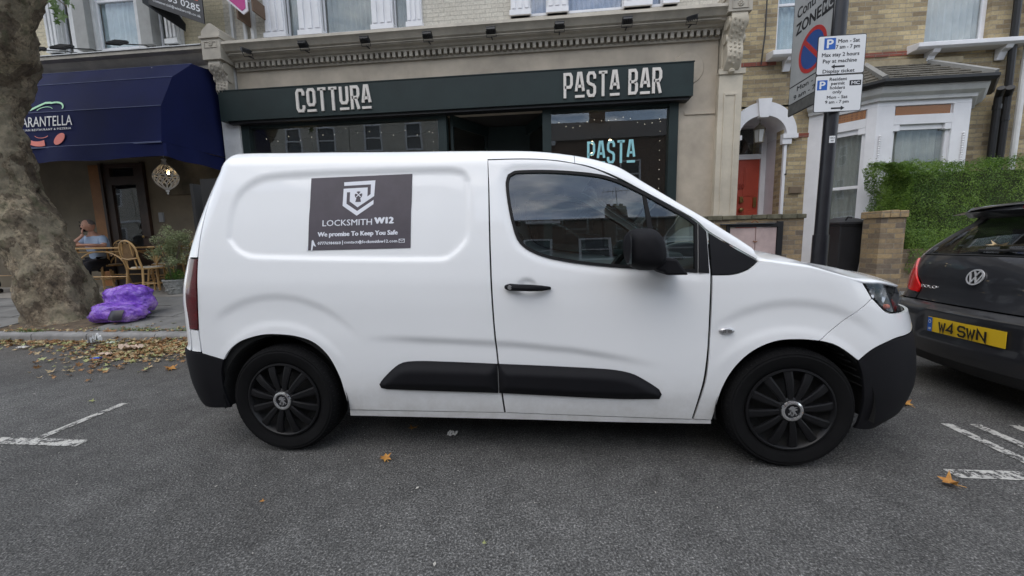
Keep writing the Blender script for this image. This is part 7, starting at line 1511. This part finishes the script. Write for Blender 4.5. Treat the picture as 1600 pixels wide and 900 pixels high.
def person_seated():
    """local frame: seat at origin, facing -y; z from the ground"""
    root = thing('person', 'seated man in light blue shirt with a phone at his ear, leaning on the table', 'person', (0, 0, 0))
    S = Vector
    body = [((0, .02, .50), .13), ((0, .04, .62), .135), ((0, .03, .78), .14), ((0, .0, .93), .15), ((0, -.03, 1.06), .085), ((0, -.055, 1.13), .055), ((0, -.08, 1.19), .052),
            ((-.17, -.02, 1.02), .062), ((-.25, -.14, .90), .048), ((-.16, -.34, .885), .036), ((-.07, -.20, 1.06), .028), ((-.065, -.165, 1.11), .03),
            ((.17, -.02, 1.02), .062), ((.25, -.10, .86), .050), ((.24, -.30, .885), .037), ((.10, -.42, .895), .028), ((.05, -.45, .895), .03),
            ((.10, .0, .50), .10), ((.12, -.38, .50), .072), ((.13, -.42, .12), .05), ((.13, -.52, .05), .04), ((-.10, .0, .50), .10), ((-.12, -.38, .50), .072), ((-.13, -.42, .12), .05), ((-.13, -.52, .05), .04)]
    ed = [(0, 1), (1, 2), (2, 3), (3, 4), (4, 5), (5, 6), (3, 7), (7, 8), (8, 9), (9, 10), (10, 11), (3, 12), (12, 13), (13, 14), (14, 15), (15, 16), (0, 17), (17, 18), (18, 19), (19, 20), (0, 21), (21, 22), (22, 23), (23, 24)]
    vs, fs = skin(body, ed); q = MB(); q.add(vs, fs)
    # head with features, turned towards -x
    hm = Matrix.Translation((0, -.10, 1.285)) @ Matrix.Rotation(math.radians(-38), 4, 'Z') @ Matrix.Rotation(math.radians(12), 4, 'X'); n0 = len(q.v); N_, M_ = 32, 24; V = []
    for j in range(M_+1):
        th = PI*j/M_
        for i in range(N_):
            ph = 2*PI*i/N_; x, y, z = math.sin(th)*math.cos(ph)*.078, math.sin(th)*math.sin(ph)*.098, math.cos(th)*.118
            if z < 0: x *= 1-.28*(-z/.118)**1.5; y *= 1-.15*(-z/.118)
            if y < 0:
                f = math.exp(-(x/.014)**2); y -= .026*f*math.exp(-((z+.015)/.022)**2)*(1 if z > -.05 else .5); y += .010*(math.exp(-((abs(x)-.030)/.012)**2))*math.exp(-((z-.012)/.012)**2); y -= .008*math.exp(-(x/.025)**2)*math.exp(-((z+.055)/.010)**2); y -= .010*math.exp(-(x/.03)**2)*math.exp(-((z+.095)/.02)**2); y -= .006*math.exp(-((z-.032)/.008)**2)*math.exp(-(x/.05)**2)
            V.append(tuple(hm @ Vector((x, y, z))))
    q.add(V, [(j*N_+i, j*N_+(i+1) % N_, (j+1)*N_+(i+1) % N_, (j+1)*N_+i) for j in range(M_) for i in range(N_)])
    for sx in (-1, 1):
        m0 = len(q.v); q.lathe([(0, -.010), (.024, -.008), (.030, .002), (.020, .006), (0, .004)], (0, 0, 0), 'x', 14); q.xf(hm @ Matrix.Translation((sx*.080, .012, -.005)) @ Matrix.Diagonal((1, .75, 1.15, 1)), m0)
    # hands: palm plus five bent fingers
    def hand(p, d, n_, s=1, curl=.5, side=1):
        p, d, n_ = Vector(p), Vector(d).normalized(), Vector(n_).normalized(); w = d.cross(n_).normalized()*side; bv = [(tuple(p), .024), (tuple(p+d*.05), .026)]
        for k, (o, ln_) in enumerate(((-.030, .062), (-.010, .074), (.011, .070), (.030, .055))):
            b0 = p+d*.070+w*o; r = .0085; c1 = b0+(d*math.cos(curl*.5)+n_*math.sin(curl*.5))*ln_*.5; c2 = c1+(d*math.cos(curl*1.5)+n_*math.sin(curl*1.5))*ln_*.5
            q.tube([p+d*.03+w*o*.7, b0, c1, c2], [.011, .0095, .0085, .006], 8)
        t0_ = p+d*.015-w*.022; q.tube([t0_, t0_-w*.026+d*.022+n_*.01, t0_-w*.030+d*.055+n_*.022], [.013, .010, .007], 8)
        m0 = len(q.v); q.lathe([(0, -.045), (.55, -.03), (1, 0), (.95, .03), (0, .045)], (0, 0, 0), 'z', 14)
        Mx = Matrix((( *w*.040, 0), (*n_*.015, 0), (*d, 0), (0, 0, 0, 1))).transposed(); q.xf(Matrix.Translation(p+d*.035) @ Mx, m0)
    hand((-.068, -.17, 1.12), (.02, .02, 1), (.55, .75, 0), curl=.9, side=-1); hand((.05, -.45, .893), (-1, -.15, 0), (0, 0, -1), curl=.35)
    bd = q.build('body', M_skin, root, smooth=True, angle=180, fixn=False)
    # clothes hug the same skeleton, slightly larger
    sh = [(v, (r*1.10+.008)) for v, r in body]; sv = sh[:5]+[sh[7], (((-.235, -.115, .92)), .062)]+[sh[12], (((.235, -.08, .885)), .064)]; sv[4] = ((0, -.02, 1.04), .088); vs, fs = skin(sv, [(0, 1), (1, 2), (2, 3), (3, 4), (3, 5), (5, 6), (3, 7), (7, 8)]); c_ = MB(); c_.add(vs, fs); c_.build('shirt', M_shirt, root, smooth=True, angle=180, fixn=False)
    tv = [((0, .02, .50), .15)]+[(body[k][0], body[k][1]*1.15+.01) for k in (17, 18, 19, 21, 22, 23)]; vs, fs = skin(tv, [(0, 1), (1, 2), (2, 3), (0, 4), (4, 5), (5, 6)]); c_ = MB(); c_.add(vs, fs); c_.build('trousers', M_trous, root, smooth=True, angle=180, fixn=False)
    h = MB(); V = []
    for j in range(9):
        th = .62*PI*j/8*.8
        for i in range(24):
            ph = 2*PI*i/24; k_ = 1.05; y = math.sin(th)*math.sin(ph); zc = .35*th if math.sin(ph) < -.2 else th; V.append(tuple(hm @ Vector((math.sin(zc if y < -.1 else th)*math.cos(ph)*.083, max(-.055, math.sin(th)*math.sin(ph)*.104)+.008, math.cos(th)*.124+.002))))
    h.add(V, [(j*24+i, j*24+(i+1) % 24, (j+1)*24+(i+1) % 24, (j+1)*24+i) for j in range(8) for i in range(24)]); h.build('hair', M_hair, root, smooth=True, fixn=False)
    p_ = MB(); p_.box(-.006, .006, -.036, .036, -.07, .07); p_.xf(Matrix.Translation((-.088, -.128, 1.225)) @ Matrix.Rotation(math.radians(-38), 4, 'Z') @ Matrix.Rotation(.2, 4, 'X')); ph_ = p_.build('tmp', M_gloss, None, bevel=.003)
    e_ = MB()
    for sx in (-1, 1): e_.lathe([(0, -.009), (.008, -.004), (.009, .002)], (sx*.030, -.084, .010), 'y', 10)
    e_.xf(hm); e_.build('eye', mat('dark_eye', (.05, .035, .03), .2, var=0), root)
    g_ = MB()
    for sx in (-1, 1): g_.tube([(sx*.032+.020*math.cos(a), -.100, .088+.014*math.sin(a)) for a in np.linspace(0, 2*PI, 13)], .003, 5)
    g_.tube([(-.012, -.102, .09), (.012, -.102, .09)], .003, 5); g_.xf(hm); g_.build('glasses_pushed_up', M_rub, root)
    return root, ph_
man, phone = person_seated(); ML = Matrix.Translation((-9.10, 5.16, gz(5.16)+.02)) @ Matrix.Rotation(math.radians(6), 4, 'Z')
man.location = ML.translation; man.rotation_euler.z = math.radians(6)
phone.name = 'mobile_phone'; phone.data.transform(ML); tag(whole(phone, ML @ Vector((-.088, -.128, 1.155))), 'black mobile phone held to the seated man\'s ear', 'phone')
# someone standing left of the trunk: only the dark trouser leg shows
st = thing('person', 'person in dark trousers standing at the left edge, mostly hidden by the trunk', 'person', (-11.15, 4.8, gz(4.8)))
g0 = gz(4.8); sb = [((-11.25, 4.8, g0+.95), .15), ((-11.25, 4.8, g0+1.2), .14), ((-11.25, 4.8, g0+1.42), .16), ((-11.25, 4.78, g0+1.52), .06), ((-11.25, 4.76, g0+1.62), .10), ((-11.25, 4.76, g0+1.74), .09),
      ((-11.10, 4.8, g0+.88), .10), ((-11.06, 4.74, g0+.48), .065), ((-11.04, 4.8, g0+.10), .045), ((-11.02, 4.68, g0+.04), .04), ((-11.40, 4.8, g0+.88), .10), ((-11.42, 4.74, g0+.48), .065), ((-11.42, 4.8, g0+.10), .045), ((-11.44, 4.68, g0+.04), .04),
      ((-11.05, 4.8, g0+1.42), .06), ((-10.98, 4.82, g0+1.15), .045), ((-11.0, 4.72, g0+.90), .035), ((-11.45, 4.8, g0+1.42), .06), ((-11.52, 4.82, g0+1.15), .045), ((-11.5, 4.72, g0+.9), .035)]
vs, fs = skin(sb, [(0, 1), (1, 2), (2, 3), (3, 4), (4, 5), (0, 6), (6, 7), (7, 8), (8, 9), (0, 10), (10, 11), (11, 12), (12, 13), (2, 14), (14, 15), (15, 16), (2, 17), (17, 18), (18, 19)]); q = MB(); q.add(vs, fs); q.build('body', M_skin, st, smooth=True, angle=180, fixn=False)
vs, fs = skin([(v, r*1.2+.012) for v, r in sb[:1]+sb[6:9]+sb[10:13]], [(0, 1), (1, 2), (2, 3), (0, 4), (4, 5), (5, 6)]); q = MB(); q.add(vs, fs); q.build('trousers', M_trous, st, smooth=True, angle=180, fixn=False)
vs, fs = skin([(v, r*1.12+.012) for v, r in sb[:3]+sb[14:16]+sb[17:19]], [(0, 1), (1, 2), (2, 3), (3, 4), (2, 5), (5, 6)]); q = MB(); q.add(vs, fs); q.build('shirt', mat('black_shirt', (.02, .02, .022), .85), st, smooth=True, angle=180, fixn=False)
for x_ in (-11.02, -11.44): q = MB(); q.tube([(x_, 4.84, g0+.045), (x_, 4.76, g0+.05), (x_, 4.62, g0+.035)], [.045, .05, .035], 10); q.build('shoe', M_black, st, smooth=True)

# ================================================================ houses across the street, behind the camera (seen in the glass)
M_opp = brickmat('brown_terrace_brick', (.20, .115, .075), (.13, .08, .055), (.2, .18, .15), soot=.3); M_tile = mat('dark_roof_tile', (.07, .06, .055), .8, var=.3, bump=.4, bscale=20)
for i in range(9):
    x0 = -56.4+i*8.6; h = thing('terraced_house', ['tall cream brick house opposite, at the very end of the row on the left', 'tall cream brick house opposite, next to the end house on the left', 'tall cream brick house opposite, third from the far left end', 'tall cream brick house opposite, fourth from the far left end', 'tall cream brick house opposite, fifth from the far left end', 'tall cream brick house opposite, next to the brown houses', 'brown brick house opposite, next to the tall cream houses', 'brown brick house opposite, second from the right end', 'brown brick house opposite at the far right end'][i], 'house', (x0+4.3, -13.5, 0), 'houses across the street')
    tall = i < 6; HT = 2.9 if tall else 0; m_op = M_cream if tall else M_opp
    q = MB(); wall(q, 'y', -13.5, -13.8, x0, x0+8.55, 0, 7.6+HT, [(x0+.8, x0+2.1, .9, 2.7), (x0+2.4, x0+3.5, .9, 2.7), (x0+5.8, x0+7.6, .9, 2.7), (x0+4.2, x0+5.2, 0, 2.4), (x0+1.0, x0+2.3, 4.3, 6.2), (x0+3.9, x0+5.1, 4.3, 6.2), (x0+6.2, x0+7.5, 4.3, 6.2)]+([(x0+1.0, x0+2.3, 7.4, 9.2), (x0+3.9, x0+5.1, 7.4, 9.2), (x0+6.2, x0+7.5, 7.4, 9.2)] if tall else [])); q.build('wall', m_op, h, fixn=False)
    q = MB(); q.add([(x0, -13.3, 7.55+HT), (x0+8.6, -13.3, 7.55+HT), (x0+8.6, -18, 9.9+HT), (x0, -18, 9.9+HT), (x0, -22, 7.55+HT), (x0+8.6, -22, 7.55+HT)], [(0, 1, 2, 3), (3, 2, 5, 4)]); rr_ = q.build('roof', M_tile, h, fixn=False)
    q = MB(); q.box(x0-.5, x0+.6, -18.4, -17.6, 8.9+HT, 11.1+HT); 
    for k in range(3): q.lathe([(.13, 0), (.11, .4)], (x0-.3+.35*k, -18, 11.1+HT), 'z', 10)
    q.build('chimney', M_opp, rr_); q = MB(); q.tube([(x0+.2, -18, 10.5), (x0+.2, -18, 12.9)], .03, 5); q.tube([(x0-.6, -18, 12.6), (x0+1.1, -18, 12.7)], .02, 4)
    for k in range(6): q.tube([(x0-.5+.27*k, -18.35, 12.65), (x0-.5+.27*k, -17.65, 12.65)], .012, 4)
    q.build('aerial', M_silver, rr_)
    for (a, b_, c, d) in ((.8, 2.1, .9, 2.7), (2.4, 3.5, .9, 2.7), (5.8, 7.6, .9, 2.7), (1.0, 2.3, 4.3, 6.2), (3.9, 5.1, 4.3, 6.2), (6.2, 7.5, 4.3, 6.2))+(((1.0, 2.3, 7.4, 9.2), (3.9, 5.1, 7.4, 9.2), (6.2, 7.5, 7.4, 9.2)) if tall else ()):
        q = MB(); A0_, A1_ = x0+a, x0+b_; q.box(A0_, A0_+.1, -13.62, -13.46, c, d); q.box(A1_-.1, A1_, -13.62, -13.46, c, d); q.box(A0_+.1, A1_-.1, -13.62, -13.46, d-.1, d); q.box(A0_+.1, A1_-.1, -13.62, -13.44, c, c+.1); q.box(A0_+.1, A1_-.1, -13.6, -13.48, (c+d)/2-.04, (c+d)/2+.04); f_ = q.build('window', M_white, h)
        q = MB(); q.box(A0_+.05, A1_-.05, -13.60, -13.58, c+.05, d-.05); q.build('pane', mat('dark_window_glass', (.07, .08, .085), .08, var=.3), f_)
    q = MB(); q.box(x0+4.2, x0+5.2, -13.7, -13.6, 0, 2.4); q.build('door', mat('dark_blue_door', (.03, .04, .07), .4), h)
    q = MB(); q.box(x0+3.95, x0+5.45, -13.9, -13.3, 7.3+HT, 7.54+HT); q.box(x0, x0+8.5, -13.55, -13.40, 3.05, 3.2); q.build('white_trim', M_white, h)
q = MB(); q.box(-70, 70, -13.5, -7.2, -.02, .12); tag(q.build('far_pavement', M_flag), kind='structure')
for o in list(bpy.data.objects):
    if o.type == 'EMPTY': o.empty_display_size = .1
